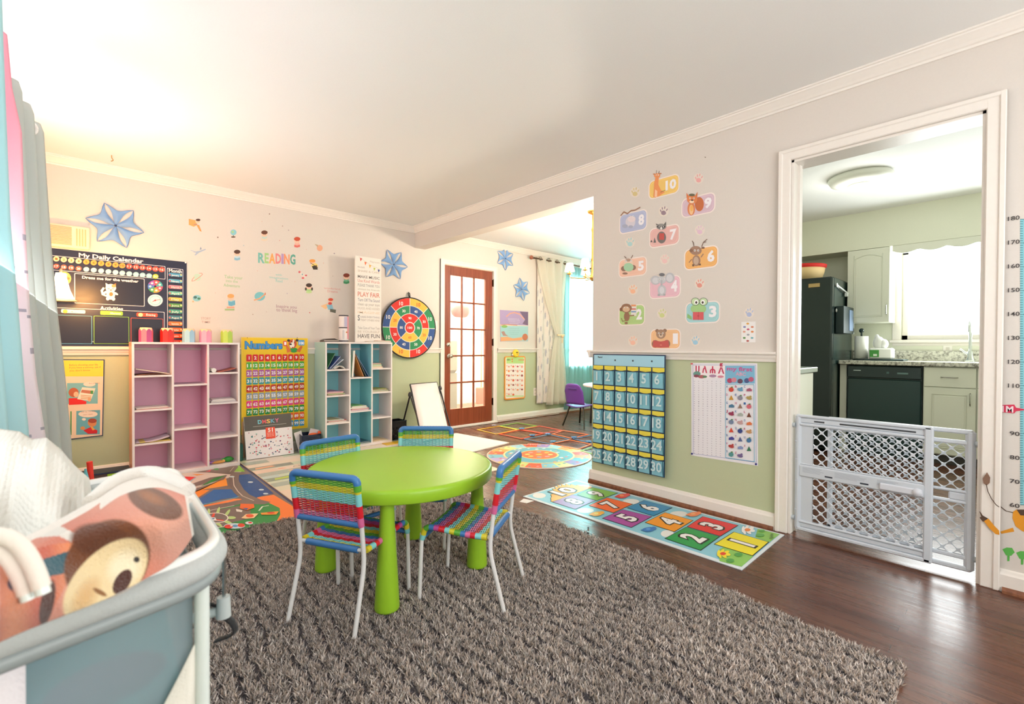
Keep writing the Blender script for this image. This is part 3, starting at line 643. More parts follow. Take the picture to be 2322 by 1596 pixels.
f.line([(2268.5, 1148), (2281, 1158), (2297, 1162)], .003, '#5A4538')
f.build('monkey_tail_decal', 'paper', 'orange climbing animal decal under the height ruler', 'wall decal')
f = Flat('R', .0268).view(0, 0, 1)
f.poly([(2239, 1068), (2246, 1080), (2245, 1092), (2238, 1098), (2231, 1093), (2229, 1082)], '#8A6A58').line([(2237, 1095), (2241, 1112), (2249, 1128), (2259, 1141), (2266, 1146)], .0028, '#5A4538')
f.build('tail_tip_decal', 'paper', 'brown tail tip decal stuck on the door casing', 'wall decal')
f = Flat('R', .0268).view(0, 0, 1)
f.poly([(2221, 1155), (2226, 1160), (2229, 1165), (2241, 1172), (2240, 1182), (2228, 1178), (2222, 1170), (2226, 1168)], '#5A4538').up().poly([(2232, 1178), (2242, 1172), (2255, 1188), (2266, 1199), (2267, 1209), (2258, 1207), (2244, 1194)], '#E59A2E')
f.build('monkey_hand_decal', 'paper', 'orange hand decal at the inner edge of the door casing', 'wall decal')
for x, y, lab in ((2287, 1250, 'little green tree decal above the skirting nearest the door casing'), (2318, 1258, 'little green tree decal cut by the right edge of the photo')):
    f = Flat('R', .0006).view(0, 0, 1); f.poly([(x-3, y+22), (x+2, y+22), (x+3, y+4), (x-3, y+4)], '#5DB04F').poly([(x-14, y-5), (x-4, y-9), (x+8, y-8), (x+14, y+2), (x+6, y+10), (x-6, y+9)], '#63B856')
    f.build('tree_decal', 'paper', lab, 'wall decal', 'green tree decals')

# ---- reading corner decals (back wall)
VR = (400, 450, .21932)
def rf(): return Flat('B', .0006).view(*VR)
RG = 'small reading decals on the back wall'
def done(f, lab, nm='wall_decal'): f.build(nm, 'paper', lab, 'wall decal', RG)
f = rf()
for ch, x0, x1, c in (('R', 848, 905, '#7FBFB6'), ('E', 915, 952, '#A8D08C'), ('A', 962, 1018, '#F2A65E'), ('D', 1028, 1080, '#E58A8A'), ('I', 1090, 1104, '#B79AC8'), ('N', 1115, 1168, '#F09A70'), ('G', 1178, 1228, '#63A89A')):
    f.ptext(ch, x0, 660+(x0-848)*.045, x1, 96, c, bold=.035)
done(f, 'colourful READING lettering decal on the beige wall', 'reading_decal')
for lines, c, lab in (((('Take your', 495, 822, 685, 32), ('into the', 512, 862, 634, 26), ('Adventure', 488, 908, 655, 30)), '#A9C79A', 'pale green three-line phrase decal left of centre'),
                      ((('with', 1025, 795, 1090, 20), ('imagination', 962, 822, 1154, 20), ('Read', 1028, 862, 1096, 26)), '#9CCAC2', 'pale aqua phrase decal under the READING letters'),
                      ((('Inspire you', 1033, 1128, 1242, 32), ('to think big', 1033, 1165, 1248, 32)), '#B5929A', 'mauve Inspire you to think big decal above the yellow poster'),
                      ((('wonderland', 1525, 932, 1693, 18), ('Dreams', 1562, 968, 1666, 24)), '#DDA5A0', 'pale coral phrase decal near the white message sign'),
                      ((('STORY', 255, 1250, 355, 24), ('TIME', 258, 1285, 350, 20)), '#C8A79C', 'faint outlined word decal above the pencil cups')):
    f = rf()
    for t, x0, y, x1, h in lines: f.ptext(t, x0, y, x1, h, c, bold=.012)
    done(f, lab, 'phrase_decal')
def kid(x, y, hair, shirt, book, lab, s=1., extra=None):
    f = rf(); f.ell(x, y+42*s, 26*s, 30*s, shirt).up(); f.ell(x, y, 32*s, 32*s, '#F4C9B0').up(); f.ell(x, y-14*s, 33*s, 21*s, hair).ell(x-6*s, y+6*s, 3, 3, '#5A3A2C').ell(x+12*s, y+6*s, 3, 3, '#5A3A2C')
    f.poly([(x-30*s, y+46*s), (x, y+54*s), (x+30*s, y+44*s), (x+30*s, y+68*s), (x, y+76*s), (x-30*s, y+70*s)], book)
    if extra: extra(f)
    done(f, lab, 'reader_decal')
kid(910, 365, '#6E4A3C', '#BFD8D2', '#E3D2BC', 'dark haired reader decal above READING')
kid(1248, 432, '#C8563E', '#F0B8A8', '#E2776E', 'red haired reader decal with a red book')
kid(628, 565, '#5A4038', '#BFD8E4', '#8FBFD6', 'brown haired reader decal with a blue book')
kid(1757, 808, '#8A4436', '#7FBF9A', '#4E9A6A', 'reader decal with a green book beside the white sign')
kid(1370, 910, '#4A3A34', '#A8CF8C', '#BFD89A', 'reader decal with two dark bunches of hair', .95, lambda f: f.ell(1338, 935, 10, 16, '#4A3A34').ell(1402, 935, 10, 16, '#4A3A34'))
f = rf(); f.poly([(128, 210), (200, 225), (215, 275), (180, 292), (128, 272)], '#F2A765').poly([(205, 270), (235, 275), (262, 345), (240, 335)], '#EFA060').up(); f.ell(220, 235, 24, 24, '#F3C9AE').up(); f.ell(224, 222, 24, 13, '#5A4038').line([(180, 270), (215, 265)], .004, '#8A7A9A'); done(f, 'flying caped reader decal at upper left', 'reader_decal')
f = rf(); f.ell(1408, 660, 30, 22, '#F4C9B0').ell(1428, 695, 34, 26, '#EBD27A').up(); f.ell(1405, 645, 32, 17, '#EFA050').poly([(1400, 700), (1450, 690), (1462, 735), (1415, 735)], '#3E3A34').up(); f.line([(1385, 665), (1460, 715)], .006, '#6A4A34'); done(f, 'running bee costumed reader decal', 'reader_decal')
f = rf(); f.ell(563, 1060, 28, 40, '#9CCDD4').up(); f.ell(562, 1025, 34, 34, '#F4C9B0').up(); f.ell(562, 1008, 35, 22, '#EFA868').poly([(535, 1062), (568, 1070), (605, 1052), (608, 1100), (568, 1112), (538, 1105)], '#6FB3CC').rect(520, 1118, 600, 1134, '#E2A58A').rect(500, 1140, 600, 1158, '#A8BF8A'); done(f, 'orange haired reader decal sitting on a stack of books', 'reader_decal')
f = rf(); f.poly([(1490, 1110), (1560, 1085), (1600, 1110), (1540, 1145)], '#F0C494').poly([(1550, 1100), (1610, 1095), (1625, 1150), (1570, 1150)], '#8CBFD4').up(); f.ell(1593, 1055, 25, 24, '#F4C9B0').ell(1588, 1085, 20, 14, '#D9534A').up(); f.ell(1595, 1045, 26, 15, '#D2543E').poly([(1590, 1140), (1650, 1150), (1645, 1185), (1588, 1170)], '#6A6E62'); done(f, 'reader decal with a laptop near the blue shelf', 'reader_decal')
f = rf(); f.line([(590, 378), (588, 395)], .006, '#7A6A5C').ell(588, 398, 24, 8, '#6E5A4C').ell(590, 350, 32, 30, '#8CC8D4').up(); f.ell(582, 345, 14, 12, '#A8D29A'); done(f, 'small globe decal near the top of the group', 'globe_decal')
f = rf(); f.poly([(165, 555), (240, 540), (300, 520), (305, 530), (235, 560), (200, 588), (185, 585), (205, 560)], '#A8B8CC').poly([(240, 530), (252, 498), (262, 525)], '#8C9CB4').line([(150, 535), (190, 550)], .005, '#A8B8CC'); done(f, 'grey blue aeroplane decal at the left', 'plane_decal')
f = rf(); f.ell(215, 815, 40, 38, '#BFD8C4').up(); f.line([(160, 855), (185, 850), (230, 820), (270, 785), (262, 772), (235, 772)], .005, '#E59A8A').line([(160, 855), (165, 835), (185, 812)], .005, '#E59A8A'); done(f, 'ringed planet decal in pale green at the left', 'planet_decal')
f = rf(); f.ell(862, 1012, 55, 46, '#7FC4CC').up(); f.line([(805, 1050), (860, 1035), (915, 990)], .012, '#E8A67E').ell(918, 985, 6, 14, '#D98A6A'); done(f, 'turquoise planet decal with an orange ring', 'planet_decal')
f = rf(); f.ell(212, 1030, 44, 34, '#8FC8D0').ell(172, 1065, 10, 9, '#EFB28A').up(); f.ell(195, 1022, 18, 14, '#4E7A7A').ell(232, 1035, 16, 12, '#4E8A72'); done(f, 'small earth decal beside the daily calendar', 'planet_decal')
f = rf(); f.ell(1482, 512, 30, 32, '#E5A98A').poly([(1428, 470), (1465, 480), (1460, 505)], '#BFA88A'); done(f, 'peach comet decal right of READING', 'comet_decal')
f = rf(); f.poly([(1262, 752), (1310, 775), (1345, 812), (1330, 825), (1285, 795)], '#E9D9D0').up(); f.ell(1272, 760, 12, 11, '#D9626A').ell(1340, 795, 12, 8, '#D9626A').ell(1308, 822, 14, 10, '#D9626A').ell(1302, 785, 8, 8, '#7FB8C4'); done(f, 'red and white rocket decal below READING', 'rocket_decal')
SP = ((962, 160, 9, '#8A6A5E', 'brown owl speck high above the group'), (428, 402, 11, '#8A7468', 'brown bird speck left of the globe'), (884, 238, 9, '#D9C0B4', 'pale bird speck below the owl speck'), (1097, 285, 8, '#A88E84', 'brown star speck upper centre'), (1160, 328, 9, '#B8A8A8', 'grey star speck upper right of centre'),
      (695, 486, 8, '#A8BFC8', 'blue star speck left of READING'), (1068, 434, 7, '#D98A80', 'red speck above READING'), (1632, 568, 9, '#8A7E8E', 'dark star speck left of the white sign'), (1378, 1180, 8, '#D0505A', 'red speck under the rocket'), (790, 1198, 9, '#B8A090', 'pencil speck above the yellow poster'),
      (1520, 668, 6, '#D9A08A', 'orange speck beside the bee reader'), (1145, 982, 8, '#B8AFC0', 'lilac speck right of the turquoise planet'), (838, 748, 6, '#D9B0A0', 'peach speck below READING'), (1225, 858, 8, '#D9C0B0', 'beige speck below the rocket'), (403, 976, 6, '#D0B0A8', 'pink speck right of the earth decal'), (930, 1172, 7, '#C9B8B0', 'grey speck left of Inspire you'), (1617, 802, 6, '#B8A8A0', 'grey speck left of the green book reader'), (1345, 526, 6, '#D9B8AC', 'pink speck right of the red book reader'))
for x, y, r, c, l in SP:
    f = rf(); f.poly([(x+r*(1 if k % 2 == 0 else .5)*math.cos(k*PI/5), y+r*(1 if k % 2 == 0 else .5)*math.sin(k*PI/5)) for k in range(10)], c); f.build('speck_decal', 'paper', l+' on the back wall', 'wall decal', 'tiny star and speck decals')

# ---- 1-100 numbers poster
def numbers():
    f = Flat('B', .036).view(530, 740, .21306); u0, v1 = f.P(68, 115); u1, v0 = f.P(774, 1072)
    f.base([(u0, v0), (u1, v0), (u1, v1), (u0, v1)], .002, '#E9C21A', px=False); f.line([(u0+.004, v0+.004), (u1-.004, v0+.004), (u1-.004, v1-.004), (u0+.004, v1-.004)], .004, '#F2D65A', px=False, closed=True)
    f.up().ptext('Numbers', 112, 236, 500, 74, '#1F5E9E', bold=.07).up().ptext('Numbers', 112, 234, 498, 72, '#3E92D6', bold=.04)
    f.ell(625, 252, 46, 26, '#2E9A4A').poly([(555, 280), (540, 205), (560, 200), (600, 265)], '#D8703A').poly([(690, 275), (720, 215), (700, 205), (650, 262)], '#D8703A').up()
    f.ell(612, 185, 44, 48, '#C9562E').ell(570, 150, 16, 14, '#3A2A22').ell(660, 148, 16, 14, '#3A2A22').up(); f.ell(606, 200, 26, 30, '#F2E8DC').ell(622, 160, 10, 22, '#F2E8DC').up(); f.ell(592, 190, 12, 10, '#2A2220').ell(600, 165, 5, 7, '#2A2220').ell(632, 168, 5, 7, '#2A2220').ell(612, 225, 10, 6, '#C8403A')
    f.rrect(514, 155, 552, 208, 8, '#D8303A').rrect(672, 145, 738, 202, 8, '#4A9AD8').up(); f.ptext('1', 528, 196, 540, 30, '#FFFFFF', bold=.04).ptext('100', 682, 192, 732, 28, '#FFFFFF', bold=.03)
    a, b2 = f.P(118, 400)[0], f.P(738, 400)[0]; t, bt = f.P(738, 290)[1], f.P(738, 1052)[1]; cw = (b2-a)/10; ch = (t-bt)/10
    for r, c in enumerate(('#D41E20', '#4CAE3C', '#A858A8', '#2E9AA8', '#B83228', '#8A9CB4', '#E0358A', '#1E9048', '#E8582A', '#3A96CC')):
        for k in range(10):
            x0 = a+cw*k; y1 = t-ch*r; f.rrect(x0+.0035, y1-ch+.004, x0+cw-.0035, y1-.004, .008, c, px=False, n=3)
    f.up()
    for n in range(100):
        r, k = divmod(n, 10); s_ = str(n+1); f.text(s_, a+cw*(k+.5), t-ch*(r+.5)-.014, .028, '#F6F2EE', {1: None, 2: .034, 3: .044}[len(s_)], bold=.03)
    f.up(); f.ell(132, 121, 4, 4, '#333').ell(660, 121, 4, 4, '#333')
    f.build('number_poster', 'vinyl', 'yellow Numbers poster with a coloured 1 to 100 grid between the shelves', 'poster')
numbers()

# ---- daily calendar
def calendar():
    f = Flat('B', .001).view(100, 530, .3571); u0, v1 = f.P(-110, 70); u1, v0 = f.P(906, 715); v1 = f.P(900, 180)[1]; NV = '#23263F'; NB = '#1B1B2C'
    f.base([(u0-.1, v0), (u1, v0), (u1, v1), (u0-.1, v1)], .003, NV, px=False)
    f.ptext('My Daily Calendar', 222, 148, 628, 26, '#F2EEF0', bold=.03)
    def yy(x, y, x0): return y+(x-x0)*.0  # rows follow the wall itself
    def mrect(xa, ya, xb, yb2, c, r=.0): a = f.P(xa, ya); b = f.P(xb, yb2); f.rrect(min(a[0], b[0]), min(a[1], b[1]), max(a[0], b[0]), max(a[1], b[1]), max(r, .001), c, px=False)
    def frame(xa, ya, xb, yb2, c, fill=NV, w=.004, r=.006):
        mrect(xa, ya, xb, yb2, c, r); f.up(); a = f.P(xa, ya); b = f.P(xb, yb2); f.rrect(min(a[0], b[0])+w, min(a[1], b[1])+w, max(a[0], b[0])-w, max(a[1], b[1])-w, r, fill, px=False)
    frame(-40, 128, 770, 290, '#D8D6E0'); frame(780, 216, 884, 690, '#D8D6E0'); frame(-40, 230, 178, 462, '#23263F', '#23263F'); frame(192, 250, 638, 462, '#D8D6E0', NB); frame(-40, 462, 765, 690, '#D8D6E0')
    f.up()
    for i in range(16):
        x = 32+i*45.5 if i < 9 else 32+9*45.5+(i-9)*42.2; x = [32, 78, 125, 172, 219, 268, 315, 362, 408, 453, 496, 540, 583, 625, 666, 707, 746][i+1]; y = 160+(x-78)*.102
        c = '#F0D8A8' if i < 4 else '#F0A048' if i < 10 else '#E0503A'
        f.ell(x, y, 20, 16.5, c)
        y2 = 205+(x-78)*.102-0; n2 = 17+i
        if n2 <= 31: f.ell(x, y2+2, 19, 15.5, '#E0604A' if n2 < 21 else '#9CCAD8' if n2 < 31 else '#B8C83A')
    f.up()
    for i in range(16):
        x = [32, 78, 125, 172, 219, 268, 315, 362, 408, 453, 496, 540, 583, 625, 666, 707, 746][i+1]; y = 160+(x-78)*.102; w = 6 if i < 9 else 11
        f.ptext(str(i+1), x-w, y+6, x+w, 13, '#8A5A1A' if i < 10 else '#FFE8E0', bold=.02)
        if 17+i <= 31: f.ptext(str(17+i), x-11, y+53, x+11, 13, '#FFFFFF' if i < 4 or i > 13 else '#E8F4F8', bold=.02)
    f.ptext('Dress me for the weather', 242, 284, 598, 17, '#F2EEF0', bold=.03); f.ptext('Activities', 356, 482, 500, 22, '#F2EEF0', bold=.03); f.ptext('Month', 792, 243, 873, 20, '#F2EEF0', bold=.03)
    f.ell(125, 285, 47, 44, '#E8C85A').ell(128, 385, 44, 44, '#E0B050').ell(705, 335, 48, 40, '#E0603A', a0=-PI/2, a1=0).up()
    for k, c in enumerate(('#E05070', '#F0A03A', '#4AA05A', '#4A7AC8', '#9A58B0', '#D84A4A', '#3AA8A8')): f.poly([(705, 335)]+[(705+48*math.cos(2*PI*(k+j/4)/7), 335+40*math.sin(2*PI*(k+j/4)/7)) for j in range(5)], c)
    f.ell(705, 423, 48, 38, '#D8ECF0').up(); f.ell(705, 423, 40, 31, '#9CCFDC').ell(705, 335, 8, 7, '#23263F')
    for k in range(7): f.ell(705+32*math.cos(2*PI*(k+.5)/7), 335+26*math.sin(2*PI*(k+.5)/7), 8, 6, '#F4E4E0')
    for k in range(6): f.ell(125+28*math.cos(k*PI/3), 285+26*math.sin(k*PI/3), 11, 9, '#F4E4B8' if k % 2 else '#D8703A').ell(128+26*math.cos(k*PI/3), 385+26*math.sin(k*PI/3), 11, 9, '#F0D8A0' if k % 2 else '#8AA84A')
    f.up().ell(705, 423, 30, 24, '#F4F0EC').up().poly([(705, 418), (680, 436), (700, 428)], '#C8303A').line([(705, 423), (735, 418)], .004, '#C8303A').ell(705, 423, 6, 5, '#C8303A')
    # plain little cat for the weather game
    f.line([(395, 395), (372, 385), (366, 362), (378, 345)], .014, '#F2ECE6').ell(423, 385, 28, 34, '#F4EEE8').ell(404, 412, 11, 12, '#F4EEE8').ell(440, 414, 11, 12, '#F4EEE8').ell(390, 372, 18, 8, '#F4EEE8', -.5).ell(455, 380, 16, 7, '#F4EEE8', .5).up()
    f.poly([(392, 340), (390, 312), (412, 325)], '#F4EEE8').poly([(435, 325), (456, 315), (455, 345)], '#E0703A').ell(423, 345, 34, 26, '#F4EEE8').up(); f.ell(442, 332, 14, 10, '#E89058').ell(425, 384, 12, 13, '#E0703A').line([(405, 348), (415, 350)], .004, '#4A3830').line([(432, 350), (442, 350)], .004, '#4A3830').ell(424, 358, 6, 4, '#E06A5A')
    for xa, ya, xb, yb2, c, t_, ic in ((108, 478, 262, 508, '#8CC8DC', 'Morning', '#F0A040'), (356, 488, 500, 520, '#86B840', 'Afternoon', '#F0C040'), (586, 500, 720, 530, '#E04E28', 'Evening', '#F0D8A0')):
        mrect(xa, ya, xb, yb2, c, .008); f.up().ptext(t_, xa+62, yb2-10, xb-14, 12, '#F6F4F0', bold=.02).ell(xa+26, (ya+yb2)/2, 15, 12, ic)
    frame(20, 512, 305, 700, '#5A9AB8', NB); frame(314, 520, 540, 700, '#7AB03A', NB); frame(549, 533, 756, 695, '#B84A38', NB)
    for k, c in enumerate(('#4A9AC0', '#5AA8C8', '#E88A9A', '#6ABAA8', '#D8C050', '#5A9A4A', '#4AA088', '#3A7A8A', '#F07A28', '#F06A20', '#F0501E', '#D8402A')):
        y = 262+k*38.6; mrect(788, y-14, 876, y+14, c, .01)
    f.up()
    for k, m in enumerate(('January', 'February', 'March', 'April', 'May', 'June', 'July', 'August', 'September', 'October', 'November', 'December')): f.ptext(m, 808, 262+k*38.6+6, 856, 11, '#F4F0E4', bold=.01).ell(797, 262+k*38.6, 6, 6, '#E8585A').ell(868, 262+k*38.6, 6, 6, '#F0D890')
    f.ell(897, 184, 6, 5, '#F0ECE8')
    f.build('daily_calendar', 'vinyl', 'navy My Daily Calendar chart hanging above the chair rail', 'wall chart')
calendar()

# ---- feelings poster low on the wall, behind the curtain
f = Flat('B', .001).view(140, 800, .12529); f.base([(-120, 112), (775, 118), (745, 1500), (-120, 1600)], .006, '#3E4C66'); f.poly([(-100, 132), (755, 135), (728, 1485), (-100, 1580)], '#F4D9BC').up()
f.poly([(-100, 135), (755, 138), (750, 425), (-100, 425)], '#F8D83A').up()
for t, x0, y, x1 in (('Before showing your life', 135, 235, 655), ('if you have a tummy, ask if', 135, 282, 705), ('you don\'t know', 140, 335, 515)): f.ptext(t, x0, y, x1, 30, '#D8873A', bold=.01)
f.poly([(95, 545), (655, 540), (650, 915), (95, 925)], '#82BEC2').poly([(265, 1050), (695, 1030), (690, 1470), (262, 1480)], '#6FB4C2').poly([(155, 1055), (180, 1055), (178, 1480), (155, 1490)], '#4E9A5A').up()
f.ell(215, 715, 92, 85, '#C4653A').poly([(125, 820), (270, 815), (450, 880), (440, 925), (130, 940)], '#E8281E').up(); f.ell(260, 750, 46, 50, '#F4C39A').poly([(370, 620), (610, 640), (520, 870), (280, 835)], '#F2ECD8').ell(500, 840, 30, 40, '#F0B88A').up()
f.poly([(365, 665), (575, 685), (560, 745), (345, 715)], '#C87A5A').rect(520, 680, 570, 740, '#4E9A4A').ell(500, 565, 110, 42, '#F4E4D4')
for k in range(3): f.line([(350, 765+k*28), (530, 780+k*28)], .006, '#E0A87A')
f.ell(550, 1260, 80, 75, '#E09058').poly([(390, 1400), (520, 1340), (645, 1400), (640, 1455), (480, 1462)], '#D8242A').ell(380, 1360, 42, 32, '#E09A5E').ell(475, 1105, 175, 60, '#F6E4D2').ell(400, 1200, 36, 24, '#F6E4D2').up(); f.ell(555, 1225, 78, 42, '#A8482E').poly([(515, 1330), (560, 1400), (600, 1385), (555, 1330)], '#F0B050')
f.ptext('Oh no, I broke', 350, 1080, 600, 22, '#B87A5A').ptext('your crayon', 390, 1125, 560, 22, '#B87A5A').ptext('Are you okay', 490, 560, 690, 20, '#B87A5A')
f.build('feelings_poster', 'vinyl', 'framed poster with a yellow heading and two cartoon children low beside the curtain', 'poster')

# ---- message sign standing on the blue shelf
def sign():
    Y = 4.72; f = Flat('B', 0); f.plane_at = Y; f.view(780, 540, .30069); u0, v1 = f.P(80, 132); u1, v0 = f.P(274, 762); f.base([(u0, 1.083), (u1, 1.083), (u1, v1-.002), (u0, v1)], .02, '#F0EAE2', px=False)
    for x, y, c in ((122, 162, '#D83A3A'), (156, 192, '#E8703A'), (190, 214, '#F0B84A'), (223, 235, '#B8C85A'), (256, 248, '#3A4A8A')): f.poly([(x-8, y-12), (x+9, y-8), (x-2, y+15)], c)
    f.line([(105, 142), (150, 175), (205, 210), (268, 235)], .002, '#B8A898')
    for t, x0, y, x1, h, c in (('Playroom', 190, 185, 262, 14, '#C8C0B8'), ('RULES', 98, 222, 150, 10, '#A8A0A0'), ('SHARE & CARE', 98, 252, 262, 14, '#C8B8A8'), ('MAKE MUSIC', 98, 298, 262, 20, '#7A7470'), ('Use Kind Words', 98, 330, 262, 22, '#D89A92'), ('PLEASE THANK YOU', 98, 362, 262, 20, '#A8A4A0'), ('always be friends', 98, 388, 262, 12, '#C0B8A8'), ('PLAY FAIR', 98, 438, 262, 34, '#D8806E'), ('Turn Off The Sound', 98, 474, 262, 22, '#9A96A0'), ('clean up your toys', 98, 505, 262, 20, '#B8B0A8'), ('HUGS AND KISSES', 98, 535, 262, 16, '#C8BFB4'), ('IMAGINE', 98, 566, 262, 16, '#EAD4BC'),
                              ('S', 98, 620, 113, 40, '#5A5A60'), ('HARE EVERYTHING', 118, 600, 262, 14, '#B0A8A8'), ('TREAT OTHERS KIND', 118, 624, 262, 14, '#C0B4AC'), ('Take Care of Your Toys', 98, 684, 262, 18, '#B8B0AC'), ('BE YOURSELF', 98, 712, 262, 16, '#D0C4B8'), ('HAVE FUN', 98, 752, 262, 30, '#6A6664')): f.ptext(t, x0, y, x1, h, c, bold=.01)
    f.build('message_sign', 'matte', 'tall white sign reading PLAY FAIR and HAVE FUN on top of the blue shelf', 'sign')
sign()

# ---- dart target
def darts():
    c = onY(925, 743.5); R = .358; t = thing('target_board', 'round felt target with coloured numbered rings on the back wall', 'target', (c.x, YB-.001, c.z)); f = Flat('B', .036); f.plane_at = YB
    n = 64; circ = lambda r: [(c.x+r*math.cos(2*PI*k/n), c.z+r*math.sin(2*PI*k/n)) for k in range(n)]
    f.base(circ(R), .008, '#23201F', px=False); q = {'R': '#D9342C', 'Y': '#E9BE4E', 'G': '#2E8A5A', 'B': '#33548F', 'W': '#E8E2DC'}
    f.pm(circ(R-.014), q['W']).up()
    def ringc(r0, r1, cols, n0, start, txt, tc, th):
        for i, cc in enumerate(cols):
            a0 = start-2*PI*i/n0; a1 = a0-2*PI/n0; g = .0035; m = 14
            pts = [(c.x+r1*math.cos(a0+(a1-a0)*k/m), c.z+r1*math.sin(a0+(a1-a0)*k/m)) for k in range(m+1)]+[(c.x+r0*math.cos(a0+(a1-a0)*k/m), c.z+r0*math.sin(a0+(a1-a0)*k/m)) for k in range(m, -1, -1)]
            am = (a0+a1)/2; k_ = g*1.0; pts = [(x+math.cos(am)*k_, y+math.sin(am)*k_) for x, y in pts]
            # narrow each sector for the white gaps
            def shrink(p): dx, dy = p[0]-c.x, p[1]-c.z; r = math.hypot(dx, dy); a = math.atan2(dy, dx); d = (a-am+PI) % (2*PI)-PI; lim = abs(a1-a0)/2-g/r; d = max(-lim, min(lim, d)); return (c.x+r*math.cos(am+d), c.z+r*math.sin(am+d))
            f.pm([shrink(p) for p in pts], q[cc])
        f.up()
        for i, cc in enumerate(cols):
            am = start-2*PI*(i+.5)/n0; rm = (r0+r1)/2; f.text(txt[i], c.x+rm*math.cos(am), c.z+rm*math.sin(am)-th/2, th, tc.get(cc, '#EFEAE6'), None, bold=.02)
    tc = {'Y': '#D9542C'}
    ringc(.258, R-.018, 'YGBRYGBR', 8, PI/2, ['10']*8, tc, .042)
    ringc(.165, .251, 'BRYGBRYG', 8, PI/2, ['40', '30', '20', '50', '40', '30', '20', '30'], tc, .03)
    ringc(.066, .158, 'RGYB', 4, PI*.75, ['90', '70', '60', '80'], tc, .028)
    f.pm([(c.x+.058*math.cos(2*PI*k/40), c.z+.058*math.sin(2*PI*k/40)) for k in range(40)], q['R']).up(); f.text('100', c.x, c.z-.012, .026, '#F0ECE8', .06, bold=.02)
    f.build('face', 'matte', parent=t)
    MB('#23201F').tube([(c.x-.006, YB-.038, c.z+R-.01), (c.x-.01, YB-.02, c.z+R+.045), (c.x, YB-.01, c.z+R+.058), (c.x+.01, YB-.02, c.z+R+.045), (c.x+.006, YB-.038, c.z+R-.01)], .006, 8).build('hanging_loop', 'matte', t)
darts()

# ---- blue paper stars
def star(px, py, R, rot, lab, sq=1.):
    c = onY(px, py); t = MB(); n = 6; vs = []; fs = []
    def P(r, a, d): return (c.x+r*math.cos(a)*sq, YB-.004-d, c.z+r*math.sin(a))
    for k in range(n):
        a0 = rot+2*PI*k/n; a1 = rot+2*PI*(k+1)/n; am = (a0+a1)/2
        # one lobe between two slits: tip a0 .. tip a1 with concave outer edge, puffed
        g = .0; U, Vn = 8, 6; grid = []
        for i in range(U+1):
            s_ = i/U; row = []
            for j in range(Vn+1):
                w = j/Vn; r_out = R*(1-.34*math.sin(PI*s_)); r = .01+(r_out-.01)*w
                half = (PI/n); slit = .30*math.sin(PI*min(1, w*1.02))**1.0*(1 if w < .99 else 0); a = am-half+2*half*s_
                dlt = slit*half*1.15; a = am+(a-am)*(1-dlt/half*.85)
                row.append(P(r, a, .004+.02*math.sin(PI*s_)*math.sin(PI*w*.9)))
            grid.append(row)
        b = len(vs); vs += [q for r in grid for q in r]; W = Vn+1; fs += [(b+i*W+j, b+(i+1)*W+j, b+(i+1)*W+j+1, b+i*W+j+1) for i in range(U) for j in range(Vn)]
    t.add(vs, fs, '#7FA6D6', True)
    for k in range(n):
        a0 = rot+2*PI*k/n; pts = [P(R*(1-.34*math.sin(PI*i/10)), a0+(2*PI/n)*i/10, .006) for i in range(11)]; t.tube(pts, .0022, 5, '#5F88C0')
    t.ball((c.x, YB-.012, c.z), .008, '#2E4A78'); o = t.build('paper_star', 'matte')
    return tag(o, lab, 'paper star', 'blue folded paper stars on the back wall')
star(262, 512, .178, math.radians(172), 'large blue folded paper star above the daily calendar', 1.0)
star(892, 600, .178, math.radians(178), 'blue folded paper star above the round target')
star(1145, 586, .165, math.radians(90), 'blue folded paper star above the french door corner')
star(1182, 656, .165, math.radians(165), 'blue folded paper star beside the tied curtain')

# ---- purple poster and yellow alphabet chart beyond the door
f = Flat('B', .001).view(1100, 680, .15038); f.base([(222, 150), (648, 178), (645, 622), (228, 625)], .002, '#B49CC4'); f.poly([(228, 388), (645, 388), (643, 620), (232, 622)], '#A8D0D2').poly([(225, 370), (645, 385), (645, 396), (225, 388)], '#EBD8C8').poly([(520, 175), (646, 182), (645, 385), (560, 360), (600, 300)], '#7A6480').poly([(232, 622), (234, 560), (330, 555), (420, 580), (560, 560), (560, 610)], '#F0A878').up()
f.poly([(240, 480), (285, 470), (310, 520), (350, 545), (270, 540)], '#B88A80').ell(600, 560, 42, 52, '#C87A5A').ell(290, 400, 45, 20, '#8CB868').line([(320, 250), (370, 205), (440, 190), (520, 215), (590, 290)], .016, '#F0A890').line([(235, 380), (330, 370), (480, 382)], .01, '#E0986A')
for y, x0, x1, c in ((280, 345, 510, '#F0E8F0'), (300, 345, 520, '#F0E8F0'), (325, 360, 520, '#F0E0E8'), (350, 370, 500, '#F0E0D8'), (425, 360, 510, '#8AA8B0'), (455, 350, 520, '#8AA8B0'), (485, 360, 505, '#8AA8B0'), (515, 370, 490, '#8AA8B0')): f.ptext('be kind and brave every day', x0, y+5, x1, 11, c)
f.build('landscape_poster', 'vinyl', 'purple and teal scenery poster on the wall right of the french door', 'poster')
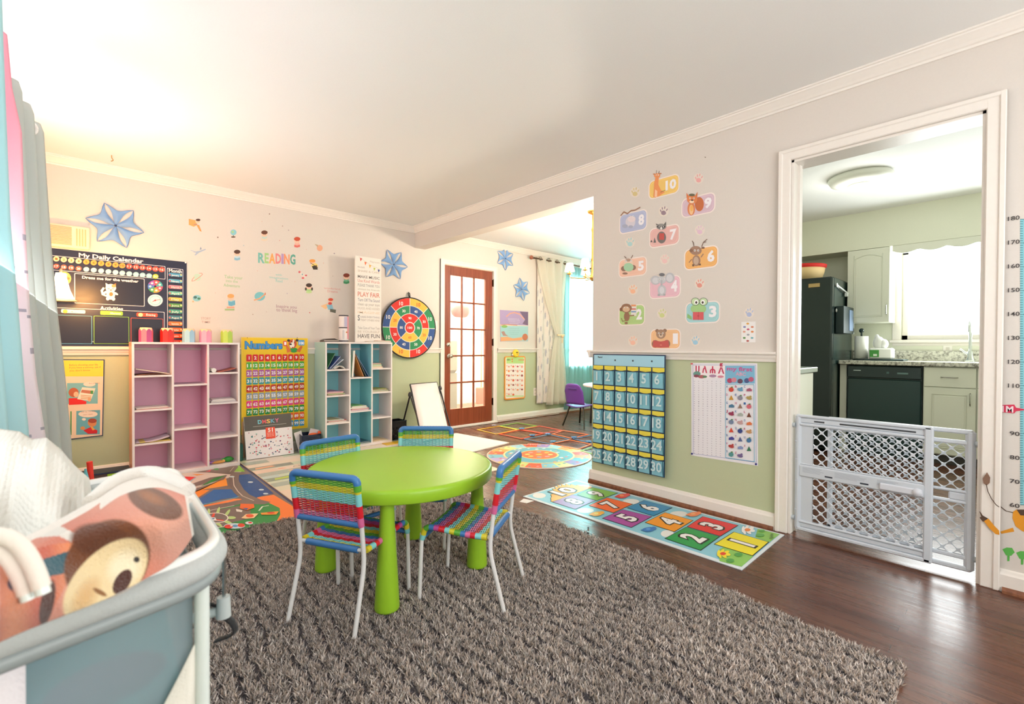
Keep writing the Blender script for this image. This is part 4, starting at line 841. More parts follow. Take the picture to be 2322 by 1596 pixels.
def ychart():
    g = Flat('B', .004).view(1100, 680, .15038); c = (g.P(285, 850), g.P(592, 1480)); u0, v1 = c[0]; u1, v0 = c[1]; r = .03
    def rr(a, b, c_, d, r): return [(x+r*math.cos(q+PI/2*k/6), y+r*math.sin(q+PI/2*k/6)) for x, y, q in ((c_-r, d-r, 0), (a+r, d-r, PI/2), (a+r, b+r, PI), (c_-r, b+r, 1.5*PI)) for k in range(7)]
    t = thing('learning_chart', 'orange framed alphabet chart with a yellow chick clip under the chair rail', 'wall chart', ((u0+u1)/2, YB-.001, v0))
    g.base(rr(u0, v0, u1, v1, r), .012, '#F0A03E', px=False); g.pm(rr(u0+.016, v0+.02, u1-.016, v1-.016, .02), '#F4ECE4').up()
    g.rect(310, 862, 572, 958, '#B5D88A').rect(306, 1440, 570, 1455, '#B5D88A').up(); g.ptext('ABC', 312, 912, 372, 22, '#4A6A4A', bold=.03).ptext('Animal', 490, 912, 574, 20, '#E0603A', bold=.03).ell(396, 895, 9, 14, '#E86A2E').ell(396, 928, 8, 10, '#E86A2E')
    L = 'ABCDEFGHIJKLMNOPQRSTUVWXYZ'; cs = ['#E0403A', '#E86A4A', '#C85A6A', '#B04A3A', '#F08A4A', '#9A4A4A']
    for i in range(26):
        rr_, cc = divmod(i, 4); x = 318+cc*66; y = 1000+rr_*70
        g.ptext(L[i], x-8, y, x+4, 18, '#C8504A', bold=.02).ell(x+28, y+2+rnd.uniform(-4, 4), 15, rnd.uniform(8, 20), cs[i % 6] if i % 3 else '#E8A090')
    g.build('board', 'vinyl', parent=t)
    p = onY(1100+445*.15038, 680+805*.15038); k = MB('#F4D232'); k.ball((p.x, YB-.025, p.z), .062, n=18, sq=(1, .3, .95)); k.build('chick_clip', 'satin', t)
    e = MB('#2A2420').ball((p.x-.006, YB-.046, p.z+.015), .008).ball((p.x+.016, YB-.046, p.z+.015), .008); e.ball((p.x-.05, YB-.02, p.z-.02), .02, '#F4ECE0', sq=(1, .5, 1)).ball((p.x+.005, YB-.05, p.z-.008), .009, '#E8903A', sq=(1.3, .5, .7)); e.build('chick_face', 'satin', t)
ychart()
# ---- air vent high on the back wall
def vent():
    a = onY(118, 507); b = onY(203, 517); c = onY(200, 562); x0, x1, z0, z1 = -.38, b.x, c.z-.02, b.z-.005
    t = thing('wall_air_conditioner', 'cream louvred air conditioner panel above the daily calendar', 'air conditioner', ((x0+x1)/2, YB-.002, z0))
    MB('#F2E6C4').box(x0, YB-.04, z0, x1, YB-.002, z1, bev=.006).build('housing', 'satin', t)
    m = MB('#C8B480')
    for k in range(12): z = z0+.02+(z1-z0-.04)*k/11; m.box(x0+.02, YB-.046, z, x1-.1, YB-.038, z+.005)
    for k in range(4): x = x1-.075+k*.016; m.box(x, YB-.046, z0+.02, x+.006, YB-.038, z1-.02)
    m.build('louvre', 'satin', t)
vent()
p = onZ(253, 352, H); tag(MB('#C8A060').tube(fillet([(p.x, p.y, H), (p.x, p.y, H-.02), (p.x+.012, p.y, H-.035), (p.x-.004, p.y, H-.045)], .01), .003, 6).build('ceiling_hook', 'metal'), 'small brass hook in the ceiling above the big paper star', 'hook')
p = onX(1600, 357); tag(MB('#9A8A7A').tube([(XR, p.y, p.z), (XR-.01, p.y, p.z)], .0025, 6).build('nail', 'metal'), 'tiny nail in the right wall above the number decals', 'nail')
# ================================================================ THINGS ON THE FLOOR
def shag():
    x0, x1, y0, y1 = .25, 2.09, .24, 2.96; xe = 1.975
    rs = np.random.RandomState(3)
    n = 360000
    X = rs.uniform(x0, x1, n); Y = rs.uniform(y0, y1, n)
    # wavy edge
    keep = (X < xe+.095*np.sin(PI*np.clip((Y-y0)/(y1-y0), 0, 1))-.012-.01*np.sin(Y*37)-.006*np.sin(Y*91)) & (Y < y1-.012-.008*np.sin(X*41)) & (Y > y0+.01*np.sin(X*53))
    X, Y = X[keep], Y[keep]; n = len(X)
    # rows of clumps running the long way
    def sn(a, b, s): return np.sin(a*1.7+s)*np.cos(b*2.3+s*1.3)+.6*np.sin(a*4.1+b*1.9+s*2)+.4*np.cos(a*3.1-b*5.3+s)
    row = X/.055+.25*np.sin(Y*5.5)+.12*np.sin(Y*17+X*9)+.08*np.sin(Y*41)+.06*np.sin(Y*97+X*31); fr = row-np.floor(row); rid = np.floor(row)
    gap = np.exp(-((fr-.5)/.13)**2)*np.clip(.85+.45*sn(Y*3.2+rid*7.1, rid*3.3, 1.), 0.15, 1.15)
    cl = sn(X*26, Y*26, 0.)*.5
    hgt = .021+.004*rs.randn(n)+.005*cl-.013*gap
    hgt = np.clip(hgt, .008, .036)
    big = sn(X*2.1, Y*2.4, 5)
    sel = (gap < .45) | (rs.rand(n) < .12)
    X, Y, gap, cl, hgt, rid = X[sel], Y[sel], gap[sel], cl[sel], hgt[sel], rid[sel]; n = len(X)
    big = sn(X*2.1, Y*2.4, 5)
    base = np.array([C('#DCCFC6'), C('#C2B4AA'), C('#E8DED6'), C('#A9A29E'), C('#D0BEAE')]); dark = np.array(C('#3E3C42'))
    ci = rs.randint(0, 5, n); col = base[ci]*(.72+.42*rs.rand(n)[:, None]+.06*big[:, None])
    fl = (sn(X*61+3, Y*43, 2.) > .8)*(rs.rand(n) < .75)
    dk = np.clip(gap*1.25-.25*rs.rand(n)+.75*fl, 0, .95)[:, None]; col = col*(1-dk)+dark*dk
    a = rs.uniform(0, 2*PI, n); lean = rs.uniform(.005, .015, n); la = a+rs.uniform(-.6, .6, n)+PI/2
    la = rs.uniform(0, 2*PI, n)+0*la
    w = rs.uniform(.0010, .0022, n)
    dx, dy = np.cos(a)*w, np.sin(a)*w; lx, ly = np.cos(la)*lean, np.sin(la)*lean
    z0 = .006
    V = np.empty((n, 5, 3)); V[:, 0] = np.stack([X-dx, Y-dy, np.full(n, z0)], 1); V[:, 1] = np.stack([X+dx, Y+dy, np.full(n, z0)], 1)
    V[:, 2] = np.stack([X+dx*1.1+lx*.4, Y+dy*1.1+ly*.4, hgt*.65], 1); V[:, 3] = np.stack([X-dx*1.1+lx*.4, Y-dy*1.1+ly*.4, hgt*.65], 1)
    V[:, 4] = np.stack([X+lx, Y+ly, hgt], 1)
    b = (np.arange(n)*5)[:, None]
    q = b+np.array([[0, 1, 2, 3]]); t = b+np.array([[3, 2, 4]])
    me = bpy.data.meshes.new('shag_rug'); me.vertices.add(n*5); me.vertices.foreach_set('co', V.ravel())
    me.loops.add(n*7); me.polygons.add(n*2); li = np.concatenate([q, t], 1).ravel(); me.loops.foreach_set('vertex_index', li)
    st = (np.arange(n)*7)[:, None]+np.array([[0, 4]]); me.polygons.foreach_set('loop_start', st.ravel())
    try: me.polygons.foreach_set('loop_total', np.tile([4, 3], n))
    except Exception: pass
    me.update(calc_edges=True); me.validate()
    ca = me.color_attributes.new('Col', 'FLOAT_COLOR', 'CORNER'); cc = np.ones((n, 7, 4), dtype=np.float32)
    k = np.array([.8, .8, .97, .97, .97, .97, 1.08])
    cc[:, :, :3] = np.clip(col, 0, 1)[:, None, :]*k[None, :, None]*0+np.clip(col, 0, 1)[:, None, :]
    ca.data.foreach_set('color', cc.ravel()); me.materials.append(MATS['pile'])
    t = thing('shag_rug', 'large greyish brown shag rug under the green table', 'rug', ((x0+x1)/2, (y0+y1)/2, 0))
    MB('#38343A').prism([(x0, y0+.01)]+[(xe-.02+.095*math.sin(PI*k/16), y0+.01+(y1-y0-.025)*k/16) for k in range(17)]+[(x0, y1-.015)], .001, .007).build('backing', 'cloth', t)
    o = bpy.data.objects.new('pile', me); COL.objects.link(o); o.parent = t; o.location = (-(x0+x1)/2, -(y0+y1)/2, 0); o['kind'] = 'stuff'
attr_mat('pile', .95, spec=.15)
shag()

def hop_mat():
    f = Flat('F', .0006).view(1170, 1060, .27132); f.base([(60, 245), (503, 108), (2243, 567), (1888, 862)], .004, '#DDE6EA')
    f.poly([(90, 243), (505, 118), (2205, 565), (1885, 838)], '#8CC9DA').up()
    cl = '#E8E8E4'
    f.ell(195, 240, 55, 22, cl).ell(560, 165, 75, 16, cl).ell(580, 365, 70, 22, cl).ell(960, 290, 70, 22, cl).ell(1360, 395, 75, 24, cl).ell(1265, 560, 55, 30, cl).up()
    f.poly([(1810, 640), (1700, 690), (1700, 790), (1885, 838), (1985, 750)], '#8CC65E').poly([(2020, 520), (2000, 590), (2118, 632), (2205, 565)], '#8CC65E').up()
    pts = [(300, 293)]
    for k in range(25):
        a = k/24; bx, by = 300+335*a, 293-121*a; d = math.sin(PI*a)*(.92 if k % 2 else 1.15); pts.append((bx-100*d-12, by-72*d))
    f.poly(pts+[(637, 172)], '#1E1E1E').up(); f.poly([(x*.985+468*.015+3, y*.985+232*.015) for x, y in pts]+[(632, 175)], '#F8B64A')
    sq = {1: ([(1652, 650), (1820, 545), (2118, 632), (1980, 750)], '#F2E22A'), 2: ([(1240, 602), (1420, 505), (1706, 587), (1545, 705)], '#239A4C'), 3: ([(1425, 503), (1560, 415), (1862, 492), (1710, 585)], '#E3262C'),
          4: ([(1075, 468), (1245, 382), (1485, 450), (1325, 548)], '#F29A1C'), 5: ([(718, 432), (895, 358), (1140, 418), (965, 512)], '#A8489C'), 6: ([(925, 345), (1070, 280), (1310, 343), (1150, 415)], '#2A8ABC'),
          7: ([(605, 325), (762, 258), (980, 313), (815, 388)], '#F26A28'), 8: ([(300, 295), (470, 232), (672, 283), (495, 358)], '#AA8CC2'), 9: ([(508, 235), (640, 172), (855, 220), (675, 285)], '#7CBA48')}
    for n, (p, c) in sq.items(): f.poly(p, '#1E1E1E')
    f.up()
    W = {}
    for n, (p, c) in sq.items():
        q = [Vector(f.P(*a)) for a in p]; m = sum(q, Vector((0, 0)))/4; W[n] = m; f.pm([tuple(m+(a-m)*.955) for a in q], c)
    W[10] = Vector(f.P(402, 205)); f.up()
    for n, m in W.items():
        h = .118; f.text(str(n), m.x, m.y-h/2, h, '#1E1E1E', None if n < 10 else .17, bold=.085)
    f.up()
    for n, m in W.items(): h = .112; f.text(str(n), m.x, m.y-h/2, h, '#F4F0EE', None if n < 10 else .165, bold=.04)
    def flower(x, y, c, cc):
        for k in range(6): f.ell(x+38*math.cos(k*PI/3+.3), y+17*math.sin(k*PI/3+.3), 27, 13, c, (k*PI/3+.3)*.5)
        f.up(); f.ell(x, y, 25, 13, cc)
    flower(1935, 532, '#F4F0EC', '#F0863C'); flower(1730, 733, '#F4E034', '#E0402C')
    f.ell(1860, 740, 34, 16, '#4E9E48').ell(1790, 790, 34, 16, '#4E9E48').ell(2040, 575, 36, 14, '#5EAE50').ell(2055, 540, 26, 11, '#5EAE50')
    for x, y, c, c2 in ((890, 247, '#E03A34', '#F08A4A'), (675, 398, '#F2B23A', '#F4E06A'), (1485, 402, '#F0864A', '#F4A86A'), (1110, 530, '#3A78C0', '#5A9AD8')): f.ell(x, y, 48, 19, c, -.1).poly([(x-70, y+8), (x-35, y-12), (x-30, y+14)], c).ell(x+42, y-10, 22, 13, c); f.up(); f.ell(x-5, y-3, 20, 9, c2)
    p = f.P(2150, 590); f.text('Playtime', p[0], p[1], .018, '#2A4A2A', .09, rot=math.radians(18))
    f.build('hopscotch_mat', 'vinyl', 'long hopscotch mat with coloured squares 1 to 10 along the right wall', 'play mat')
hop_mat()
f = Flat('F', .0008).view(1170, 1060, .27132); f.base([(28, 288), (65, 262), (150, 280), (90, 300)], .0015, '#EDEAE6'); f.build('paper_scrap', 'paper', 'white paper tag sticking out at the far end of the hopscotch mat', 'paper')

def road_mat():
    f = Flat('F', .0006).view(380, 1000, .15038); x0, x1, y0, y1 = -.02, 1.03, 2.97, 4.585
    f.base([(x0, y0), (x1, y0), (x1, y1), (x0, y1)], .003, '#2E4576', px=False); e = .012; f.clip = (x0, y0, x1, y1)
    f.pm([(x0+e, y0+.004), (x1-e, y0+.004), (x1-e, y1-e), (x0+e, y1-e)], '#7E706A').up()
    RD, WH = '#7A6C68', '#EDE6DE'
    f.poly([(-500, 500), (-60, 505), (400, 460), (880, 380), (1060, 372), (1150, 450), (980, 540), (-100, 900), (-500, 900)], '#D9CBC4').up()
    f.poly([(1055, 375), (1085, 378), (1170, 468), (1000, 470)], '#8CC84A').poly([(700, 425), (870, 392), (915, 400), (850, 465), (640, 470)], '#E8DCD6').poly([(1080, 520), (1250, 500), (1600, 800), (1440, 830), (1340, 862), (1130, 770), (1060, 660)], '#23508E')
    f.poly([(880, 560), (905, 680), (500, 745), (300, 820), (330, 830), (600, 690)], '#F59A3A').poly([(300, 830), (500, 745), (640, 745), (400, 900), (340, 880)], '#F58E30').poly([(400, 930), (700, 740), (960, 735), (1080, 850), (800, 890), (470, 985)], '#2E66A8').poly([(470, 1015), (520, 985), (1000, 880), (1160, 880), (1000, 920)], '#F58A4A')
    f.up(); f.poly([(1350, 860), (1600, 820), (1900, 1000), (2030, 1130), (1900, 1190), (1610, 1240), (1500, 1100)], '#F5803A').poly([(560, 1100), (1100, 940), (1500, 930), (1690, 1020), (1700, 1120), (1640, 1230), (1200, 1340), (720, 1450), (620, 1360)], '#2E8E48').up()
    f.poly([(900, 400), (960, 378), (1055, 376), (1065, 400), (1000, 475), (1170, 480), (1160, 500), (1060, 520), (1080, 620), (1150, 740), (1240, 820), (1420, 900), (1560, 930), (1460, 965), (1100, 960), (520, 1100), (480, 1040), (1050, 905), (1130, 900), (1000, 790), (940, 690), (930, 560), (950, 510), (600, 480), (380, 480)], RD)
    f.poly([(520, 1090), (1100, 985), (1250, 1060), (1250, 1180), (1010, 1230), (860, 1300), (640, 1320)], RD).poly([(-300, 900), (230, 700), (640, 560), (900, 520), (850, 590), (420, 690), (240, 790), (-200, 1000)], RD)
    f.poly([(90, 580), (170, 540), (430, 550), (310, 630), (200, 630)], '#EE2E1C').poly([(370, 505), (560, 510), (440, 530)], '#F5A04A').poly([(500, 690), (700, 570), (880, 520), (760, 590), (600, 660)], '#2E8A3E').poly([(280, 800), (340, 760), (500, 690), (430, 720)], '#E0341E').poly([(620, 455), (660, 430), (640, 470), (570, 470)], '#E0485A').ell(735, 432, 40, 16, '#3E9A48').up()
    f.line([(990, 560), (1000, 680), (1060, 770), (1130, 840), (1300, 910)], .006, '#D8CCC4').line([(1000, 400), (940, 470)], .005, '#D8CCC4').line([(530, 1080), (1000, 985)], .008, WH).line([(610, 1330), (860, 1305)], .01, WH).line([(1380, 1060), (1430, 1000), (1520, 985)], .01, WH).line([(440, 985), (900, 900), (1070, 850)], .01, '#7EC4D8').line([(300, 640), (420, 560)], .01, '#8CC4D8')
    for x, y in ((970, 548), (1250, 630), (1415, 745), (1480, 805)): f.ell(x, y, 40, 12, '#C8DCE4')
    f.up()
    # round plaza with a little plane and cartoon vehicles
    for k in range(8): a = 2*PI*k/8; f.ell(760+195*math.cos(a), 1170+90*math.sin(a), 75, 22, '#B8D88A', a*.4)
    f.up(); f.ell(730, 1175, 190, 80, WH); f.up(); f.ell(730, 1175, 172, 70, RD); f.up()
    f.poly([(535, 1220), (640, 1165), (720, 1170), (730, 1195), (850, 1210), (840, 1225), (700, 1215), (600, 1225)], '#F2ECE8').poly([(660, 1160), (690, 1105), (715, 1110), (705, 1160)], '#E2482E').up(); f.poly([(560, 1215), (650, 1180), (720, 1180), (690, 1200)], '#2E7AB0').poly([(730, 1195), (850, 1208), (845, 1222), (740, 1210)], '#E2482E')
    f.poly([(1100, 960), (1300, 965), (1310, 1020), (1200, 1060), (1090, 1030)], '#E86A2E').poly([(1130, 1025), (1220, 1030), (1190, 1055)], '#3A6AA8').poly([(1030, 1040), (1130, 1060), (1120, 1090), (1040, 1080)], '#E8E4DC').poly([(1400, 1100), (1680, 1075), (1640, 1125), (1420, 1130)], '#F2A040').poly([(1110, 1180), (1180, 1120), (1310, 1110), (1370, 1110), (1300, 1180), (1180, 1190)], '#F4D0A0').up()
    f.ell(1240, 1145, 60, 25, '#E85A2E').ell(1560, 1100, 60, 14, '#E0402A').ell(1010, 1300, 160, 42, '#C8DCE8').up(); f.ell(920, 1310, 65, 30, '#E23A28').ell(1110, 1290, 55, 28, '#E2482E').ell(1230, 1255, 60, 24, '#DDE4EC').ell(1020, 1300, 40, 20, '#5A9AC8').up(); f.ell(1245, 1252, 30, 12, '#D83A3A').ell(960, 1300, 18, 12, '#F0E8E0')
    f.build('road_play_mat', 'vinyl', 'colourful road map play mat in front of the pink shelf', 'play mat')
road_mat()

def plank_mat():
    f = Flat('F', .0005); x0, x1, y0, y1 = 1.04, 2.62, 2.98, 4.86; f.eps = .000003; f.clip = (x0, y0, x1, y1); f.base([(x0, y0), (x1, y0), (x1, y1), (x0, y1)], .004, '#E6DACB', px=False)
    pal = ['#E9DCC9', '#DCD8C0', '#C9D8C2', '#E8D2C0', '#A9B7AC', '#D0DCC6', '#E6DED2', '#BFD4D2', '#EBD9C8', '#D6DDB8']; r = random.Random(5); y = y0+.005; j = 0
    while y < y1-.06:
        x = x0+.005-r.uniform(0, .3)
        while x < x1:
            L = r.choice((.3, .42, .55)); a, b = max(x, x0+.004), min(x+L-.003, x1-.004)
            if b-a > .03:
                c = r.choice(pal); f.pm([(a, y), (b, y), (b, y+.115), (a, y+.115)], c)
            x += L
        y += .118
    f.up(); y = y0+.06
    for k in range(60): a = r.uniform(x0+.08, x1-.08); b = r.uniform(y0+.08, y1-.1); c = r.choice(['#F2C08A', '#F4F0E6', '#A8CC6A', '#F0B89A', '#8CC4C8', '#9AA89C']); R = r.uniform(.015, .045); f.pm([(a+R*math.cos(2*PI*i/9)*(1+.3*r.random()), b+R*.7*math.sin(2*PI*i/9)) for i in range(9)], c)
    f.text('ABCDE', 1.45, 4.2, .05, '#A8A89A').text('12345', 1.9, 3.9, .05, '#B8A898')
    for (px, py, c) in ((595, 1062, '#8A948A'), (640, 1085, '#8FA08F')):
        p = onZ(px, py); f.pm([(p.x-.22, p.y-.05), (p.x+.24, p.y-.05), (p.x+.24, p.y+.05), (p.x-.22, p.y+.05)], c); f.up(); f.pm([(p.x-.06, p.y-.03), (p.x+.1, p.y-.02), (p.x+.08, p.y+.03), (p.x-.05, p.y+.02)], '#F0B48A' if py < 1070 else '#B8D05A'); f.pm([(p.x-.16, p.y-.02), (p.x-.1, p.y-.02), (p.x-.13, p.y+.02)], '#E8E4DC')
    f.build('plank_play_mat', 'vinyl', 'pale pastel plank pattern play mat in front of the blue shelf', 'play mat')
plank_mat()
f = Flat('F', .0006); q = [(2.66, 3.62), (3.40, 3.735), (3.30, 4.56), (2.66, 4.5)]; f.base(q, .009, '#EADFD6', px=False); f.build('white_foam_mat', 'cloth', 'plain off-white mat on the floor in front of the french door', 'play mat')
p = onZ(898, 1004, .004); tag(MB('#E0B82E').box(p.x-.14, p.y-.06, .0052, p.x+.06, p.y+.05, .012, bev=.002).build('yellow_folder', 'satin'), 'yellow folder on the mat beside the black basket', 'folder')

def round_mat():
    f = Flat('F', .0006); cx, cy, R = 3.235, 3.13, .5
    def circ(r, n=48): return [(cx+r*math.cos(2*PI*k/n), cy+r*math.sin(2*PI*k/n)) for k in range(n)]
    f.base(circ(R), .006, '#E8D8CC', px=False); f.pm(circ(R-.006), '#E9A87A').up()
    cols = ['#8CC8D8', '#8A78B8', '#E8603A', '#8AC4D4', '#E8D488', '#F0A050', '#E2502E', '#6AB4C4', '#B0A0D0', '#F4B050', '#C8D07A', '#E8582E', '#7ABCD0', '#C8D880', '#8A70B0', '#5AA8C0', '#F08A40', '#D8483A', '#C0D08A', '#F0A868']
    n = len(cols)
    for i, c in enumerate(cols):
        a = 2*PI*i/n+.2; b = 2*PI*(i+1)/n+.2; f.pm([(cx+r*math.cos(t), cy+r*math.sin(t)) for r, t in ((.345, a), (R-.012, a), (R-.012, (a+b)/2), (R-.012, b), (.345, b), (.345, (a+b)/2))], c)
    f.up(); r = random.Random(2)
    for i in range(n*2): a = 2*PI*(i+.5)/n/2+.2; q = r.uniform(.38, .46); f.pm([(cx+q*math.cos(a)+.018*math.cos(t*1.05), cy+q*math.sin(a)+.013*math.sin(t*1.05)) for t in range(6)], r.choice(['#F4F0EC', '#D84A3A', '#F0C040', '#4A8A9A', '#6A4A8A', '#E89AA8']))
    f.pm(circ(.34), '#F0D89A').up(); f.pm(circ(.325), '#5FA8B8').up(); f.pm(circ(.19), '#F4CE78').up(); f.pm(circ(.175), '#EC6A34').up()
    for i in range(26): a = r.uniform(0, 2*PI); q = r.uniform(.21, .31); R2 = r.uniform(.012, .026); f.pm([(cx+q*math.cos(a)+R2*math.cos(t*1.05), cy+q*math.sin(a)+R2*.7*math.sin(t*1.05)) for t in range(6)], r.choice(['#D8ECEE', '#8CCCD8', '#E8A07A', '#3E8A9E', '#E8707A', '#EDE6DC']))
    for i in range(8): a = 2*PI*i/8; q = .11; f.pm([(cx+q*math.cos(a)+.028*math.cos(t*.8), cy+q*math.sin(a)+.024*math.sin(t*.8)) for t in range(8)], ('#F8C85A', '#8CA8B8', '#F09AA0', '#F8D878')[i % 4])
    f.pm([(cx+.035*math.cos(t*.8), cy+.03*math.sin(t*.8)) for t in range(8)], '#F8B84A')
    f.up(); f.pm([(cx+.2, cy+.36), (cx+.28, cy+.29), (cx+.36, cy+.36), (cx+.28, cy+.43)], '#E0482E'); f.up().text('Music', cx+.28, cy+.36, .03, '#F6E8DC', .11, rot=-PI/4).text('Mat', cx+.26, cy+.32, .03, '#F6E8DC', .09, rot=-PI/4)
    f.build('round_play_mat', 'vinyl', 'round colourful music mat with an orange centre on the wooden floor', 'play mat')
round_mat()

RV = (1060, 930, .1292)
for i, (p, c, lab) in enumerate((([(165, 350), (555, 285), (880, 350), (510, 430)], '#F2B82E', 'yellow square hoop nearest the french door'), ([(560, 285), (870, 228), (1220, 285), (905, 345)], '#8CC850', 'green square hoop nearest the skirting'),
        ([(545, 428), (925, 352), (1330, 418), (950, 512)], '#EE4E28', 'red orange square hoop right of the yellow one'), ([(935, 345), (1270, 285), (1660, 365), (1340, 415)], '#E8604E', 'coral square hoop beyond the blue clip'),
        ([(985, 518), (1440, 440), (1790, 522), (1430, 600)], '#5A84A8', 'grey blue square hoop behind the round mat'), ([(1490, 430), (1680, 365), (2120, 438), (1830, 508)], '#EE7A4A', 'orange square hoop nearest the purple chair'),
        ([(1450, 605), (1790, 532), (2180, 610), (1940, 705)], '#F07E3C', 'orange square hoop touching the round mat'), ([(1850, 516), (2190, 446), (2520, 520), (2190, 596)], '#4E78A8', 'blue square hoop partly behind the wall end'),
        ([(1985, 728), (2190, 668), (2520, 740), (2240, 800)], '#8CC46A', 'green square hoop partly hidden by the wall end'))):
    q = [onZ(RV[0]+x*RV[2], RV[1]+y*RV[2]) for x, y in p]; z = .006+.0004*i
    m = MB(c); q = [Vector((a.x, a.y, z)) for a in q]; pts = []
    cc = sum(q, Vector())/4; q = [cc+(a-cc)*.975 for a in q]
    for k in range(4): a, b = q[k], q[(k+1) % 4]; m.tube([a, b], .0085, 8, flat=.5)
    for a in q: m.ball(a, .0085, sq=(1, 1, .5))
    tag(m.build('square_hoop', 'satin'), lab, 'hoop', 'plastic square hoops on the dining room floor')
for x, y, c, lab in ((465, 293, '#8E8A90', 'grey hoop connector clip beside the yellow hoop'), (955, 348, '#4E86B8', 'blue connector clip where four hoops meet'), (1135, 468, '#4E86B8', 'blue connector clip on the red orange hoop'), (1410, 445, '#4A7CB0', 'blue connector clip left of the orange hoop'), (1500, 578, '#4A80A8', 'blue connector clip above the round mat'), (1870, 505, '#4A7CB0', 'blue connector clip by the orange hoops'), (2125, 580, '#4A7CB0', 'blue connector clip nearest the wall end')):
    p = onZ(RV[0]+x*RV[2], RV[1]+y*RV[2]); m = MB(c); m.box(p.x-.035, p.y-.016, .014, p.x+.035, p.y+.016, .026, bev=.004).box(p.x-.016, p.y-.035, .0145, p.x+.016, p.y+.035, .0255, bev=.004); tag(m.build('hoop_clip', 'satin'), lab, 'clip', 'connector clips on the hoops')
p = onZ(1333, 1200); 
for px, py, l in ((1334, 1197, 'tiny dark crumb on the floor by the rug edge'), (1334, 1209, 'tiny dark bead on the floor nearer the rug')):
    p = onZ(px, py, .004); tag(MB('#2A2A28').ball((p.x, p.y, .0055), .005).build('bead', 'satin'), l, 'bead')
# ================================================================ FURNITURE
# ---- green table
TX, TY, TZ = 1.095, 1.935, .015
def green_table():
    G = '#9AC82E'; t = thing('round_table', 'round lime green children\'s table with thick tapered legs on the shag rug', 'table', (TX, TY, TZ), math.radians(6))
    R = .413; top = .48
    MB(G).lathe([(0, top), (R-.02, top), (R-.008, top-.001), (R-.003, top-.005), (R, top-.012), (R, top-.05), (R-.003, top-.054), (R-.012, top-.055), (R-.014, top-.02), (0, top-.02)], 96).build('tabletop', 'toyplastic', t, True)
    for k in range(4):
        a = math.radians(45+90*k); rr = .345; x, y = rr*math.cos(a), rr*math.sin(a)
        l = MB(G).lathe([(0, .001), (.04, .001), (.046, .004), (.048, .01), (.0475, .02), (.043, .11), (.036, .22), (.029, .34), (.0255, top-.045), (.0255, top-.021), (0, top-.021)], 28, cx=x, cy=y); l.build('leg', 'toyplastic', t, True)
attr_mat('toyplastic', .33, bump=(900, .08, .0004), spec=.45)
green_table()

